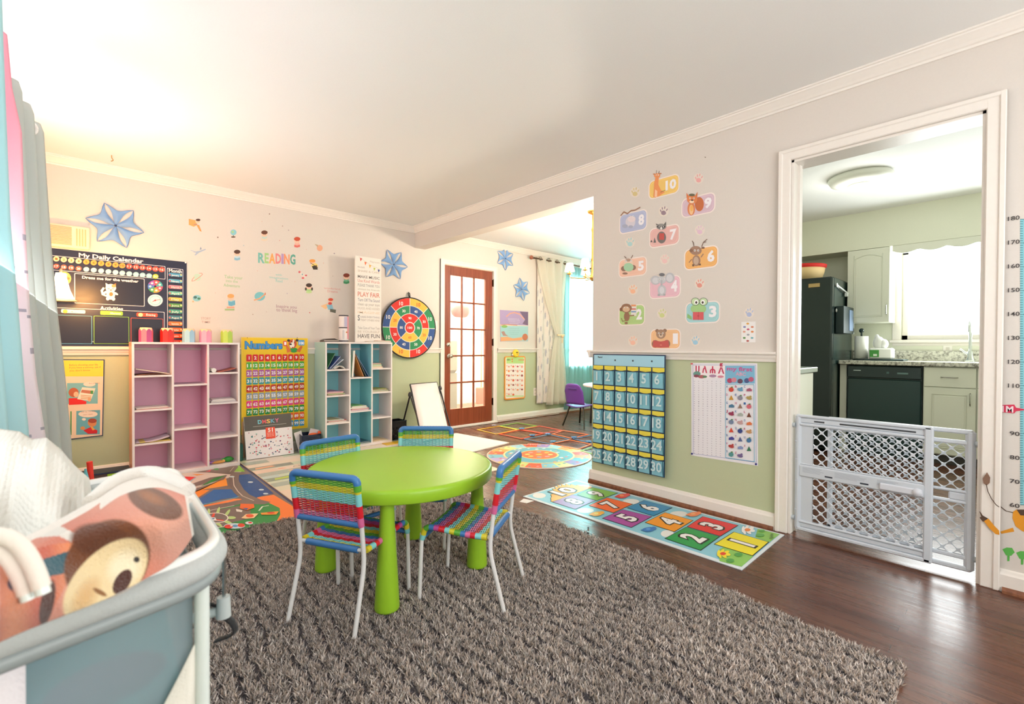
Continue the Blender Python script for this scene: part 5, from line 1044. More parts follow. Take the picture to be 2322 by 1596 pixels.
# ---- woven chairs
BL, GRN, YEL, AQ, RED, MAG, PNK = '#3E78B4', '#5CA838', '#D8C82E', '#86D2D2', '#D6202E', '#C04A96', '#D86A9A'
def woven_chair(lab, loc, rz):
    t = thing('woven_chair', lab, 'chair', loc, rz, 'woven rainbow chairs round the green table'); W = '#E4E2E0'; r = .0085; hw = .145
    bz = lambda z: -.118-.05*max(0, (z-.26)/.3)                     # lean of the back posts
    seat_bands = [YEL, AQ, RED, PNK, BL, GRN, YEL, AQ, RED, MAG, BL, GRN, YEL, AQ]
    # seat profile from the rear bar forward and down over the front
    prof = fillet([(-.112, 0, .283), (-.02, 0, .284), (.1, 0, .297), (.152, 0, .298), (.166, 0, .245)], .035, 8)
    L = [0]
    for a, b in zip(prof[:-1], prof[1:]): L.append(L[-1]+(b-a).length)
    def at(s):
        for i in range(len(L)-1):
            if s <= L[i+1]+1e-9: k = (s-L[i])/max(1e-9, L[i+1]-L[i]); return prof[i]*(1-k)+prof[i+1]*k
        return prof[-1].copy()
    for sy in (-1, 1):
        MB(W).tube(fillet([(.178, sy*hw, 0), (.168, sy*hw, .245), (.166, sy*hw, .27)], .02), r, 10).build('leg', 'enamel', t, True)
        MB(W).tube(fillet([(-.185, sy*(hw+.004), 0), (-.122, sy*hw, .235), (bz(.385), sy*hw, .385)], .05), r, 10).build('leg', 'enamel', t, True)
    # seat : wrapped side rails + cross strands + front bar
    m = MB(); n = 60
    band = lambda s: seat_bands[min(len(seat_bands)-1, int(s/L[-1]*len(seat_bands)))]
    for sy in (-1, 1):
        P = [at(L[-1]*i/n)+Vector((0, sy*hw, 0)) for i in range(n+1)]; m.tube(P, [.0115+.0005*(i % 2) for i in range(n+1)], 9, cols=[band(L[-1]*(i+.5)/n) for i in range(n)])
    ns = 62; seg = 22
    for i in range(ns):
        s = L[-1]*(.03+.83*i/ns); p = at(s); q = at(s+.003); tn = (q-p).normalized(); up = Vector((-tn.z, 0, tn.x)); ph = PI*(i % 2)
        sag = .006*math.sin(PI*min(1, s/L[-1]))
        pts = [p+Vector((0, hw*(-1+2*k/seg), 0))+up*(.0028*math.cos(k*PI*12/seg*1.0+ph)-sag*math.sin(PI*k/seg)) for k in range(seg+1)]
        m.tube(pts, .0021, 4, band(s), cap=False)
    for k in range(12):
        y = hw*(-1+2*(k+.5)/12); pts = []
        for i in range(27): s = L[-1]*(.02+.86*i/26); p = at(s); pts.append(p+Vector((0, y, -.003-.006*math.sin(PI*s/L[-1])*math.sin(PI*(k+.5)/12))))
        m.tube(pts, .0026, 4, '#4A8AB4' if k % 2 else '#5FA0A8', cap=False)
    m.tube([(.166, -hw, .25), (.166, hw, .25)], .010, 9, BL)
    m.build('seat', 'cord', t, True)
    MB(W).tube([(-.12, -hw, .283), (-.12, hw, .283)], .0075, 8).build('crossbar', 'enamel', t, True)
    mb = MB(BL); mb.tube([(-.12, -hw+.028+i*(2*hw-.056)/40, .283) for i in range(41)], [.0122+.0006*(i % 2) for i in range(41)], 10); mb.build('crossbar_wrap', 'cord', t, True)
    # backrest : wrapped hoop, woven panel, lower bar
    m = MB(); z0, z1 = .39, .545
    cb = [PNK, RED, RED, AQ, AQ, YEL, GRN]
    bb = lambda z: cb[max(0, min(6, int((z-z0)/(z1-z0)*7)))]
    for sy in (-1, 1):
        P = [Vector((bz(z0+(z1-.03-z0)*i/24), sy*hw, z0-.01+(z1-.03-z0+.01)*i/24)) for i in range(25)]; m.tube(P, [.0115+.0005*(i % 2) for i in range(25)], 9, cols=[bb(p.z) for p in P[:-1]])
    P = fillet([(bz(z1-.03), -hw, z1-.032), (bz(z1), -hw, z1+.012), (bz(z1), hw, z1+.012), (bz(z1-.03), hw, z1-.032)], .03, 7)
    Q = []
    for a, b in zip(P[:-1], P[1:]):
        k = max(1, int((b-a).length/.008)); Q += [a+(b-a)*j/k for j in range(k)]
    Q.append(P[-1]); m.tube(Q, [.0135+.0007*(i % 2) for i in range(len(Q))], 10, cols=[GRN if (abs(q.y) > hw-.004 and q.z < z1-.014) else BL for q in Q[:-1]])
    nb = 34
    for i in range(nb):
        z = z0+(z1-z0)*i/nb+.002; ph = PI*(i % 2); pts = [Vector((bz(z)+.0028*math.cos(k*PI*15/26+ph)-.008*math.sin(PI*k/26)*0, hw*(-1+2*k/26), z)) for k in range(27)]; m.tube(pts, .0021, 4, bb(z), cap=False)
    for k in range(15): y = hw*(-1+2*(k+.5)/15); m.tube([(bz(z0), y, z0-.006), (bz(z1), y, z1+.006)], .0015, 4, '#8A5A8A' if k % 3 == 0 else '#5AA0A8', cap=False)
    m.build('backrest', 'cord', t, True)
    m = MB(BL); m.tube([(bz(.383), hw*(-1+2*i/40), .383) for i in range(41)], [.0112+.0006*(i % 2) for i in range(41)], 9); m.build('lower_back_bar', 'cord', t, True)
    return t
attr_mat('enamel', .3, spec=.5, vary=.04)
ch = woven_chair('woven rainbow child chair nearest the camera, left of the front table leg', (.80, 1.80, TZ-.005), math.radians(28))
dup(ch, (1.235, 1.585, TZ-.005), math.radians(122), 'woven rainbow child chair at the right side of the green table')
dup(ch, (.945, 2.185, TZ-.005), math.radians(-84), 'woven rainbow child chair tucked under the far left of the green table')
dup(ch, (1.36, 2.20, TZ-.005), math.radians(-131), 'woven rainbow child chair behind the table in front of the easel')

# ---- cube shelves
def shelf_unit(nm, lab, xs, yf, h, zcols, acc, accin, side_col, z_=0.):
    yb = YB-.018; t = thing(nm, lab, 'bookshelf', ((xs[0]+xs[-1])/2, (yf+yb)/2, z_)); W = '#ECE3E2'; th = .015
    for i, x in enumerate((xs[0], xs[-1]-th)):
        m = MB(W).box(x, yf, z_, x+th, yb, h, bev=.001)
        if i == 0: m.box(x-.0012, yf+.004, z_+.001, x, yb, h-.001, side_col)
        m.build('side_panel', 'laminate', t)
    MB(W).box(xs[0]-.001, yf-.001, h-th, xs[-1]+.001, yb, h+.001, bev=.001).build('top_panel', 'laminate', t)
    MB(W).box(xs[0]+th, yf+.001, z_+.002, xs[-1]-th, yb, z_+.03, bev=.001).build('bottom_panel', 'laminate', t)
    for k, x in enumerate(xs[1:-1]):
        m = MB(W).box(x-th/2, yf+.0005, z_+.03, x+th/2, yb, h-th, bev=.001)
        m.box(x+th/2, yf+.004, z_+.03, x+th/2+.001, yb-.005, h-th-.001, accin if k == 0 else W) if k == 0 else m.box(x-th/2-.001, yf+.004, z_+.03, x-th/2, yb-.005, h-th-.001, accin)
        m.build('divider', 'laminate', t)
    MB(acc).box(xs[0]+th, yb-.006, z_+.03, xs[-1]-th, yb, h-th).build('back_panel', 'laminate', t)
    for c, zs in enumerate(zcols):
        a = xs[c]+(th if c == 0 else th/2); b = xs[c+1]-(th if c == len(zcols)-1 else th/2)
        for z in zs: MB(W).box(a, yf+.002, z-th/2, b, yb-.006, z+th/2, bev=.001).build('shelf', 'laminate', t)
    return t
PY = 4.59; zz = lambda px, py: onY(px, py, PY).z
pz = ([zz(345, 853), zz(345, 930), zz(345, 1006)], [zz(430, 873), zz(430, 972)], [zz(507, 846), zz(507, 914), zz(507, 991)])
shelf_unit('cube_bookshelf', 'white bookshelf with pink back panels against the back wall', (.292, .547, .787, 1.02), PY, 1.062, pz, '#F0B2CA', '#F0B2CA', '#E3A08A')  # left side skin colour holds the lamp's orange light, divider skins the pink bounce
bz_ = ([zz(766, 839), zz(766, 898), zz(766, 960)], [zz(815, 857), zz(815, 933)], [zz(864, 836), zz(864, 890), zz(864, 947)])
shelf_unit('cube_bookshelf', 'white bookshelf with turquoise back panels right of the Numbers poster', (1.758, 2.005, 2.243, 2.473), PY, 1.078, bz_, '#86CAD2', '#90D2DC', '#A8CFD0', .0056)

def book(x, y, z, w, d, h, col, lab, grp, ry=0, rz=0, nm='book', tilt=0):
    m = MB(col); e = .0012
    m.box(-w/2, -d/2, 0, w/2, d/2, e*1.5).box(-w/2, -d/2, h-e*1.5, w/2, d/2, h).box(-w/2, d/2-e*2, 0, w/2, d/2, h).box(-w/2+.003, -d/2+.004, e*1.5, w/2-.003, d/2-e*2, h-e*1.5, '#F0EBE0')
    o = m.build(nm, 'satin', None, True); o.location = (x, y, z); o.rotation_euler = (tilt, ry, rz); return tag(o, lab, 'book' if nm == 'book' else nm, grp)
def stack(x, y, z, items, grp):
    for w, d, h, c, dx, rz, lab in items:
        book(x+dx, y, z, w, d, h, c, lab, grp, rz=rz); z += h+.0004
T = .0078
g1 = 'books in the turquoise shelf'
yb_ = 4.72
stack(1.87, yb_, bz_[0][1]+T, [(.17, .22, .006, '#B04A4A', -.01, 0, 'thin dark red book lowest in the second left cubby of the turquoise shelf'), (.175, .22, .008, '#8CBF5A', .0, .05, 'green book in the second left cubby of the turquoise shelf'), (.16, .22, .007, '#C8A878', -.005, -.04, 'tan book in the second left cubby of the turquoise shelf'), (.17, .22, .01, '#E08A9A', -.01, .08, 'pink book second from top in the left stack of the turquoise shelf'), (.13, .2, .007, '#9A6A9A', -.02, .1, 'mauve book on top of the second left cubby stack')], g1)
stack(1.88, yb_, bz_[0][2]+T, [(.2, .23, .008, '#F0ECE4', 0, 0, 'white book lowest in the third left cubby of the turquoise shelf'), (.19, .22, .01, '#C83A34', .005, .04, 'red book in the third left cubby of the turquoise shelf'), (.18, .22, .007, '#DCE4E0', -.01, -.06, 'pale book in the third left cubby of the turquoise shelf'), (.1, .18, .004, '#A8A070', -.02, .1, 'olive leaflet on top of the third left cubby stack')], g1)
stack(2.12, yb_, bz_[1][1]+T, [(.2, .22, .012, '#B86AA0', 0, 0, 'purple book lowest in the middle stack of the turquoise shelf'), (.19, .22, .008, '#E0788A', .005, .03, 'rose book in the middle stack of the turquoise shelf'), (.185, .22, .012, '#E8E4DC', -.005, -.04, 'thick white book in the middle stack of the turquoise shelf'), (.17, .2, .012, '#D8D4C8', -.01, .08, 'grey white book in the middle stack of the turquoise shelf'), (.12, .18, .006, '#7AB060', -.03, .2, 'small green book on top of the middle stack')], g1)
stack(2.31, yb_, bz_[2][0]+T, [(.14, .2, .014, '#F0A03A', 0, 0, 'orange book lowest in the top right cubby'), (.125, .2, .016, '#5CB83C', -.005, .03, 'thick green book in the top right cubby'), (.12, .2, .009, '#8CC05A', .0, -.03, 'light green book in the top right cubby'), (.11, .2, .01, '#C8503C', -.005, .04, 'red book in the top right cubby'), (.13, .19, .006, '#3E7A7A', .01, .1, 'dark teal book on top of the top right cubby stack')], g1)
stack(2.345, yb_, bz_[2][1]+T, [(.2, .22, .009, '#C8B890', 0, 0, 'beige book lowest in the second right cubby'), (.19, .22, .009, '#8AA06A', .0, .03, 'sage book in the second right cubby'), (.17, .22, .007, '#B09A6A', -.01, -.05, 'brown book in the second right cubby'), (.12, .2, .006, '#9AA84A', .02, .15, 'olive book on top of the second right cubby stack')], g1)
stack(2.34, yb_, .0365, [(.19, .23, .004, '#E8D8B8', 0, .05, 'cream magazine on the bottom of the right column'), (.15, .2, .003, '#E0C8A0', -.01, .2, 'tan leaflet on the bottom of the right column')], g1)
stack(2.12, 4.70, .0365, [(.2, .24, .01, '#3A6A80', 0, .02, 'dark blue book on the bottom of the middle column'), (.19, .22, .008, '#2E5468', .0, .1, 'navy book on top of the bottom middle one')], g1)
def lean(x, y, z, w, h, th, col, lab, ang, grp=g1, spine='#F0EBE0', d=None):
    # a standing book leaning over by ang about the y axis, foot at x
    m = MB(col); m.box(0, -w/2, 0, .0015, w/2, h).box(th-.0015, -w/2, 0, th, w/2, h).box(.0015, -w/2+.003, .003, th-.0015, w/2-.003, h-.003, spine)
    o = m.build('book', 'satin', None, True); o.location = (x, y, z+th*max(0, math.sin(ang))); o.rotation_euler = (0, ang, 0); return tag(o, lab, 'book', grp)
z = bz_[1][0]+T
lean(2.016, yb_, z, .22, .235, .007, '#3E9A6A', 'green book standing against the divider in the top middle cubby', math.radians(1))
lean(2.030, yb_, z, .22, .275, .02, '#F0ECE6', 'thick white book standing in the top middle cubby', math.radians(4))
lean(2.162, yb_, z+.002, .2, .25, .006, '#C8863A', 'orange brown book leaning left in the top middle cubby', math.radians(-22))
lean(2.188, yb_, z+.003, .21, .26, .006, '#3A4A44', 'dark book leaning left beside the orange brown one', math.radians(-26))
lean(2.217, yb_, z+.003, .21, .265, .006, '#2E6AA8', 'blue book leaning left nearest the right divider', math.radians(-31))
z = bz_[0][0]+T
lean(1.782, yb_, z+.002, .2, .175, .006, '#2E7A4A', 'green picture book leaning in the top left cubby', math.radians(28))
lean(1.800, yb_-.02, z+.002, .2, .165, .008, '#3E5AA8', 'blue book leaning in the top left cubby', math.radians(42))
lean(1.824, yb_-.02, z+.003, .2, .15, .005, '#D8E4EC', 'thin white book leaning in the top left cubby', math.radians(52))
m = MB('#E9E6DE'); m.sheet(lambda u, v: (1.855+.12*u, 4.63+.2*v, z+.003+.045*math.sin(PI*min(1, u*.9+.1))*(.4+.6*u)), 12, 4, .006); m.sheet(lambda u, v: (1.87+.10*u, 4.63+.2*v, z+.0015+.022*math.sin(PI*u)), 12, 4, .003, '#CFC9BE'); tag(m.build('open_booklet', 'paper'), 'curled open white booklet in the top left cubby', 'book', g1)

# pink shelf contents
g2 = 'papers and books in the pink shelf'
def sheet_item(nm, x0, x1, z0, z1, bend, col, lab, y=4.60, d=.2, th=.004):
    m = MB(col); m.sheet(lambda u, v: (x0+(x1-x0)*u, y+d*v, z0+(z1-z0)*u+bend*math.sin(PI*u)), 12, 3, th); return tag(m.build(nm, 'paper'), lab, 'book' if 'book' in nm else 'magazine', g2)
sheet_item('magazine', .315, .53, pz[0][0]+.06, pz[0][0]+.016, .0, '#E8D8C8', 'tilted magazine resting in the top left cubby of the pink shelf')
sheet_item('magazine', .318, .534, pz[0][0]+.0125, pz[0][0]+.0125, .006, '#8A5A4A', 'brown magazine flat under the tilted one in the pink shelf')
stack(.42, 4.70, pz[0][1]+T, [(.2, .2, .005, '#C87A7A', 0, 0, 'thin red book in the second left cubby of the pink shelf'), (.2, .2, .006, '#EDE6E0', -.005, .03, 'white book in the second left cubby of the pink shelf')], g2)
sheet_item('magazine', .312, .525, pz[0][2]+.0135, pz[0][2]+.045, -.01, '#CBB8C8', 'lilac magazine curling up in the third left cubby of the pink shelf')
sheet_item('magazine', .312, .532, pz[0][2]+.0125, pz[0][2]+.0125, .003, '#D8C06A', 'yellow edged magazine under the lilac one')
stack(.66, 4.70, pz[1][0]+T, [(.2, .2, .003, '#9A8A9A', 0, 0, 'thin grey magazine in the upper middle cubby of the pink shelf')], g2)
m = MB('#F2ECE6'); m.tube([(.83, 4.60, pz[2][0]+.026), (.83, 4.80, pz[2][0]+.026)], .018, 14); tag(m.build('paper_roll', 'paper'), 'rolled white paper in the top right cubby of the pink shelf', 'paper roll')
sheet_item('magazine', .86, .995, pz[2][0]+.012, pz[2][0]+.042, -.004, '#B4685A', 'red brown magazine tilted beside the paper roll')
stack(.9, 4.70, pz[2][1]+T, [(.19, .22, .008, '#B8A8B8', 0, 0, 'grey book lowest in the second right cubby of the pink shelf'), (.18, .22, .01, '#DCD4DC', -.005, .04, 'pale book in the second right cubby of the pink shelf'), (.16, .2, .006, '#F0E8E8', .005, -.06, 'white book on top in the second right cubby of the pink shelf')], g2)
def toy(lab, x, y, z, parts, nm='toy', cat='toy'):
    m = MB()
    for c, dx, dy, dz, r, sq in parts: m.ball((x+dx, y+dy, z+dz), r, c, sq=sq)
    return tag(m.build(nm, 'satin'), lab, cat)
toy('green toy turtle on the bottom right of the pink shelf', .945, 4.66, .03, [('#2E9A3A', 0, 0, .024, .03, (1.2, 1, .8)), ('#3CB048', -.035, 0, .02, .016, (1, 1, 1)), ('#2E8A34', .03, .0, .02, .014, (1, 1, 1))], 'toy_turtle')
toy('orange yellow toy dinosaur on the bottom right of the pink shelf', .875, 4.65, .03, [('#D89A4A', 0, 0, .012, .03, (1.6, .8, .4)), ('#E0A86A', .035, 0, .018, .012, (1, 1, 1)), ('#C8843A', -.04, 0, .01, .01, (1.6, 1, .6))], 'toy_dinosaur')
toy('purple and red toy animal at the left of the lower right cubby', .82, 4.66, .03, [('#8A5A9A', 0, 0, .014, .016, (1.4, 1, .9)), ('#B84A3A', -.015, .01, .026, .012, (1, 1, 1)), ('#C8A03A', .02, -.01, .01, .01, (1.4, 1, .8))], 'toy_animal')

# pencil shaped pots on top of the pink shelf
for px, c1, c2, lab in ((331, '#D8728A', '#B04A86', 'pink and plum pencil pot at the left end of the pink shelf top'), (379, '#E8261E', '#D81A18', 'bright red pencil pot second on the pink shelf top'), (428, '#A8D2E4', '#9CC8E0', 'light blue pencil pot in the middle of the pink shelf top'), (466, '#F2A8C0', '#EE9AB8', 'baby pink pencil pot right of the light blue one'), (514, '#BCD860', '#B0D050', 'lime green pencil pot at the right end of the pink shelf top')):
    p = onY(px, 770, 4.72); t = thing('pencil_pot', lab, 'pencil pot', (p.x, 4.72, 1.0632), 0, 'pencil shaped pots on the pink shelf'); n = 8; R = .046; m = MB(); wd_ = MB('#F4CDA6')
    for k in range(n):
        a0, a1 = 2*PI*k/n, 2*PI*(k+1)/n; A = (R*math.cos(a0), R*math.sin(a0)); B = (R*math.cos(a1), R*math.sin(a1)); c = c1 if k % 2 else c2
        mm = lambda s: (A[0]+(B[0]-A[0])*s, A[1]+(B[1]-A[1])*s)
        tops = [(*mm(i/6), .088+.017*math.sin(PI*i/6)) for i in range(7)]
        m.add([(*A, 0), (*B, 0)]+tops[::-1], [list(range(9))], c)
        wd_.add([tuple(q) for q in tops]+[(mm(i/6)[0]*.8, mm(i/6)[1]*.8, .115) for i in range(6, -1, -1)], [list(range(14))], '#F4CDA6')
    m.add([(R*math.cos(2*PI*k/n), R*math.sin(2*PI*k/n), 0) for k in range(n)], [list(range(n))[::-1]], c1); m.build('barrel', 'satin', t, True)
    wd_.add([(.8*R*math.cos(2*PI*k/n), .8*R*math.sin(2*PI*k/n), .115) for k in range(n)], [list(range(n))]); wd_.build('wooden_top', 'satin', t, True)

# things on the turquoise shelf
TOP = 1.0795
m = MB('#3E3430'); m.prism([(-.075, 0), (-.072, .016), (-.04, .03), (.035, .035), (.072, .02), (.075, 0)], -.05, .05, plane='xz'); m.box(-.07, -.052, .008, .07, -.05, .016, '#B8B0A8'); o = m.build('glasses_case', 'satin', None, True); o.location = (1.83, 4.68, TOP); tag(o, 'dark folded case on the left of the turquoise shelf top', 'case')
t = thing('canister', 'tall white printed canister with dark bands on the turquoise shelf', 'canister', (1.985, 4.70, TOP)); MB('#E6E0E0').lathe([(0, 0), (.044, 0), (.046, .01), (.046, .27), (.044, .275), (0, .275)], 28).build('body', 'satin', t, True)
m = MB('#3A3A44')
for z in (.005, .14, .262): m.lathe([(.0468, z), (.0468, z+.012), (.046, z+.012)], 28)
m.box(-.012, -.0475, .155, .018, -.046, .255, '#B8B4D0').box(.02, -.044, .03, .034, -.0425, .26, '#E0909A').box(-.03, -.045, .03, -.01, -.043, .12, '#C8C4C8').ball((0.012, -.046, .1), .008, '#D88A4A'); m.build('band', 'satin', t, True)
stack(2.34, 4.70, TOP, [(.26, .2, .012, '#A89088', 0, 0, 'brown book lowest on top of the turquoise shelf')], 'books on the turquoise shelf top')
tag(MB('#E2C8B8').box(2.31, 4.60, TOP+.0125, 2.46, 4.69, TOP+.02, bev=.001).build('notebook', 'paper'), 'pale notebook on the right end of the turquoise shelf top', 'notebook')

# ---- activity box leaning on the wall below the Numbers poster
def dmsky():
    Y = 4.74; f = Flat('B', 0); f.plane_at = Y; f.view(540, 940, .09475); u0 = onY(557, 1040, Y).x; u1 = onY(664, 1030, Y).x; v0 = .008; v1 = .395
    f.base([(u0, v0), (u1, v0), (u1, v1), (u0, v1)], .03, '#EDE8EA', px=False); s_ = v0+(v1-v0)*.66
    f.pm([(u0, s_), (u1, s_), (u1, v1), (u0, v1)], '#5F5C57').up(); um = (u0+u1)/2
    for ch_, c, k in zip('DMSKY', ('#7FD0DC', '#E06A70', '#F0C06A', '#6FB4D0', '#E07A9A'), range(5)): f.text(ch_, um-.075+k*.037, v1-.075, .034, c, .03, bold=.03)
    f.line([(u0+.07, s_+.035), (u1-.05, s_+.035)], .003, '#C8C4BC', px=False)
    r = random.Random(9)
    for k in range(95):
        a, b = r.uniform(u0+.02, u1-.02), r.uniform(v0+.015, s_-.015); R = r.uniform(.004, .009); c = r.choice(['#D8405A', '#4A5A7A', '#6AB0A8', '#E09A7A', '#7A4A7A', '#C85A6A', '#4E8A8A', '#E0A0B0', '#3E4458']); f.pm([(a+R*math.cos(t), b+R*(.5+.6*r.random())*math.sin(t)) for t in (0, 1, 2, 3, 4, 5)], c)
    f.up(); q0, q1, r0_, r1_ = um-.03, um+.05, s_-.09, s_+.015; f.pm([(q0, r0_), (q1, r0_), (q1, r1_), (q0, r1_)], '#E8553E').up(); f.text('51', (q0+q1)/2, r1_-.042, .034, '#F8ECE4', .04, bold=.03)
    for k in range(3): f.text('PIECES SET', (q0+q1)/2, r1_-.058-k*.014, .009, '#F8DCD0', .06)
    o = f.build('toy_set_box', 'paper', 'grey and white 51 piece toy set box leaning below the Numbers poster', 'box'); o.rotation_euler = (math.radians(-13), 0, 0)
dmsky()
a = onY(548, 985, 4.86); b = onY(606, 960, 4.86); tag(MB('#E0B890').box(a.x, 4.845, .005, b.x, 4.87, .34, bev=.002).build('wooden_board', 'satin'), 'pale wooden board standing behind the toy set box', 'board')
tag(MB('#155048').box(1.03, 4.72, .006, 1.075, 4.83, .16, bev=.006).build('green_case', 'satin'), 'dark green box squeezed between pink shelf and toy set box', 'box')

def basket(lab, x, y, z, w, d, h, rz, col):
    t = thing('plastic_basket', lab, 'basket', (x, y, z), rz); m = MB(col); th = .003; nx, nz = 10, 7
    m.box(-w/2, -d/2, 0, w/2, d/2, .004, bev=.001)
    def side(fn, L, n):
        s = L/n
        for i in range(n+1): fn(m, -L/2+i*s-.004, -L/2+i*s+.004, 0, h)
        for j in range(nz+1): zz_ = h*j/nz; fn(m, -L/2, L/2, max(0, zz_-.004), min(h, zz_+.004))
        for i in range(n):
            for j in range(nz):
                if (i+j) % 3 == 0 or j > nz-3: fn(m, -L/2+i*s, -L/2+(i+1)*s, h*j/nz, h*(j+1)/nz)
    for sy in (-1, 1): side(lambda m_, a_, b_, c_, d_: m_.box(max(-w/2, a_), sy*d/2-th/2, c_, min(w/2, b_), sy*d/2+th/2, d_), w, nx)
    for sx in (-1, 1): side(lambda m_, a_, b_, c_, d_: m_.box(sx*w/2-th/2, max(-d/2, a_), c_, sx*w/2+th/2, min(d/2, b_), d_), d, 7)
    m.build('body', 'blackplastic', t, True); r = MB(col)
    r.tube([(-w/2, -d/2, h), (w/2, -d/2, h), (w/2, d/2, h), (-w/2, d/2, h), (-w/2, -d/2, h)], .006, 6); r.build('rim', 'blackplastic', t, True); return t
basket('navy perforated basket of papers and toys beside the turquoise shelf', 1.655, 4.74, .006, .17, .2, .17, math.radians(-8), '#1E2A44')
for i, (dx, dy, w, h, ry, c, lab) in enumerate(((-.055, .02, .07, .2, -.25, '#F2ECEC', 'white paper sheet at the left of the navy basket'), (-.01, .0, .09, .215, .3, '#EAE4E6', 'white folded sheet in the middle of the navy basket'), (.035, .03, .07, .19, .05, '#E4DEE2', 'white card at the back of the navy basket'))):
    o = MB(c).box(-w/2, -.002, 0, w/2, .002, h).build('paper_sheet', 'paper', None, True); o.location = (1.655+dx, 4.74+dy, .012); o.rotation_euler = (.05, ry, 0); tag(o, lab, 'paper', 'papers in the navy basket')
toy('orange toy lying on top of the navy basket', 1.68, 4.70, .15, [('#F0682A', 0, 0, .02, .03, (1.5, 1, .6)), ('#EE5A20', .06, 0, .03, .016, (1, 1, 1.3))], 'orange_toy')
basket('black perforated basket behind the easel leg', 2.60, 4.77, .006, .2, .17, .2, .05, '#17181C')

# ---- children's easel
def easel():
    TL, TR = onZ(930, 872, .62), onZ(990, 867, .62); BLc, BRc = onZ(958, 1002, .05), onZ(1020, 990, .05)
    t = thing('easel', 'small white board easel with black folding legs before the french door wall', 'easel', ((BLc.x+BRc.x)/2, (BLc.y+BRc.y)/2, .005))
    def P(u, v): return (TL*(1-u)+TR*u)*(1-v)+(BLc*(1-u)+BRc*u)*v
    MB('#EFE6E2').sheet(lambda u, v: P(u, v), 4, 6, .008).build('board', 'satin', t); K = '#1E1C1E'
    m = MB(K)
    for a, b in ((TL, TR), (TL, BLc), (TR, BRc), (BLc, BRc)): m.tube([a, b], .009, 8)
    m.build('board_frame', 'blackplastic', t)
    n = (TR-TL).normalized(); hubL = TL*.82+BLc*.18-n*.03; hubR = TR*.88+BRc*.12+n*.03
    rearL = onZ(907, 986, .012)+Vector((0, 0, 0)); rearR = rearL+(TR-TL)+n*.02
    for hub, fr, re in ((hubL, onZ(966, 1008, .012), rearL), (hubR, onZ(1027, 992, .012), rearR)):
        MB(K).tube([hub, fr], .0085, 8).build('leg', 'blackplastic', t); MB(K).tube([hub, re], .0095, 8).build('leg', 'blackplastic', t)
        d = MB('#2A282A'); d.ball(hub, .026, sq=(1, .6, 1.2)); d.build('hinge', 'blackplastic', t)
easel()
attr_mat('blackgloss', .22, vary=.05)
# ================================================================ SAFETY GATE
def lattice(mb, x, th, u0, u1, v0, v1, a=.027, hr=.0200, ph=(0, 0), col='#D0D6DE', nexp=1.45):
    # diamond lattice with rounded holes in the plane X=x ; u = -Y
    n = 16; ang = [2*PI*k/n for k in range(n)]
    def rad(t, R, e): c, s = abs(math.cos(t)), abs(math.sin(t)); return R/((c**e+s**e)**(1/e))
    cu = lambda v, lo, hi: max(lo, min(hi, v))
    i0 = int((u0-ph[0])/a)-2; i1 = int((u1-ph[0])/a)+3; j0 = int((v0-ph[1])/a)-2; j1 = int((v1-ph[1])/a)+3
    for i in range(i0, i1):
        for j in range(j0, j1):
            if (i+j) % 2: continue
            cx, cy = ph[0]+i*a, ph[1]+j*a
            if cx < u0-a or cx > u1+a or cy < v0-a or cy > v1+a: continue
            O = []; I = []
            for t in ang:
                ro = rad(t, a, 1.0001); ri = rad(t, hr, nexp)
                O.append((cu(cx+ro*math.cos(t), u0, u1), cu(cy+ro*math.sin(t), v0, v1))); I.append((cu(cx+ri*math.cos(t), u0, u1), cu(cy+ri*math.sin(t), v0, v1)))
            vs = [(x, -p[0], p[1]) for p in O]+[(x, -p[0], p[1]) for p in I]+[(x+th, -p[0], p[1]) for p in O]+[(x+th, -p[0], p[1]) for p in I]; fs = []
            for k in range(n):
                k2 = (k+1) % n; fs.append((k, k2, n+k2, n+k)); fs.append((2*n+k2, 2*n+k, 3*n+k, 3*n+k2)); fs.append((n+k, n+k2, 3*n+k2, 3*n+k))
            mb.add(vs, fs, col)
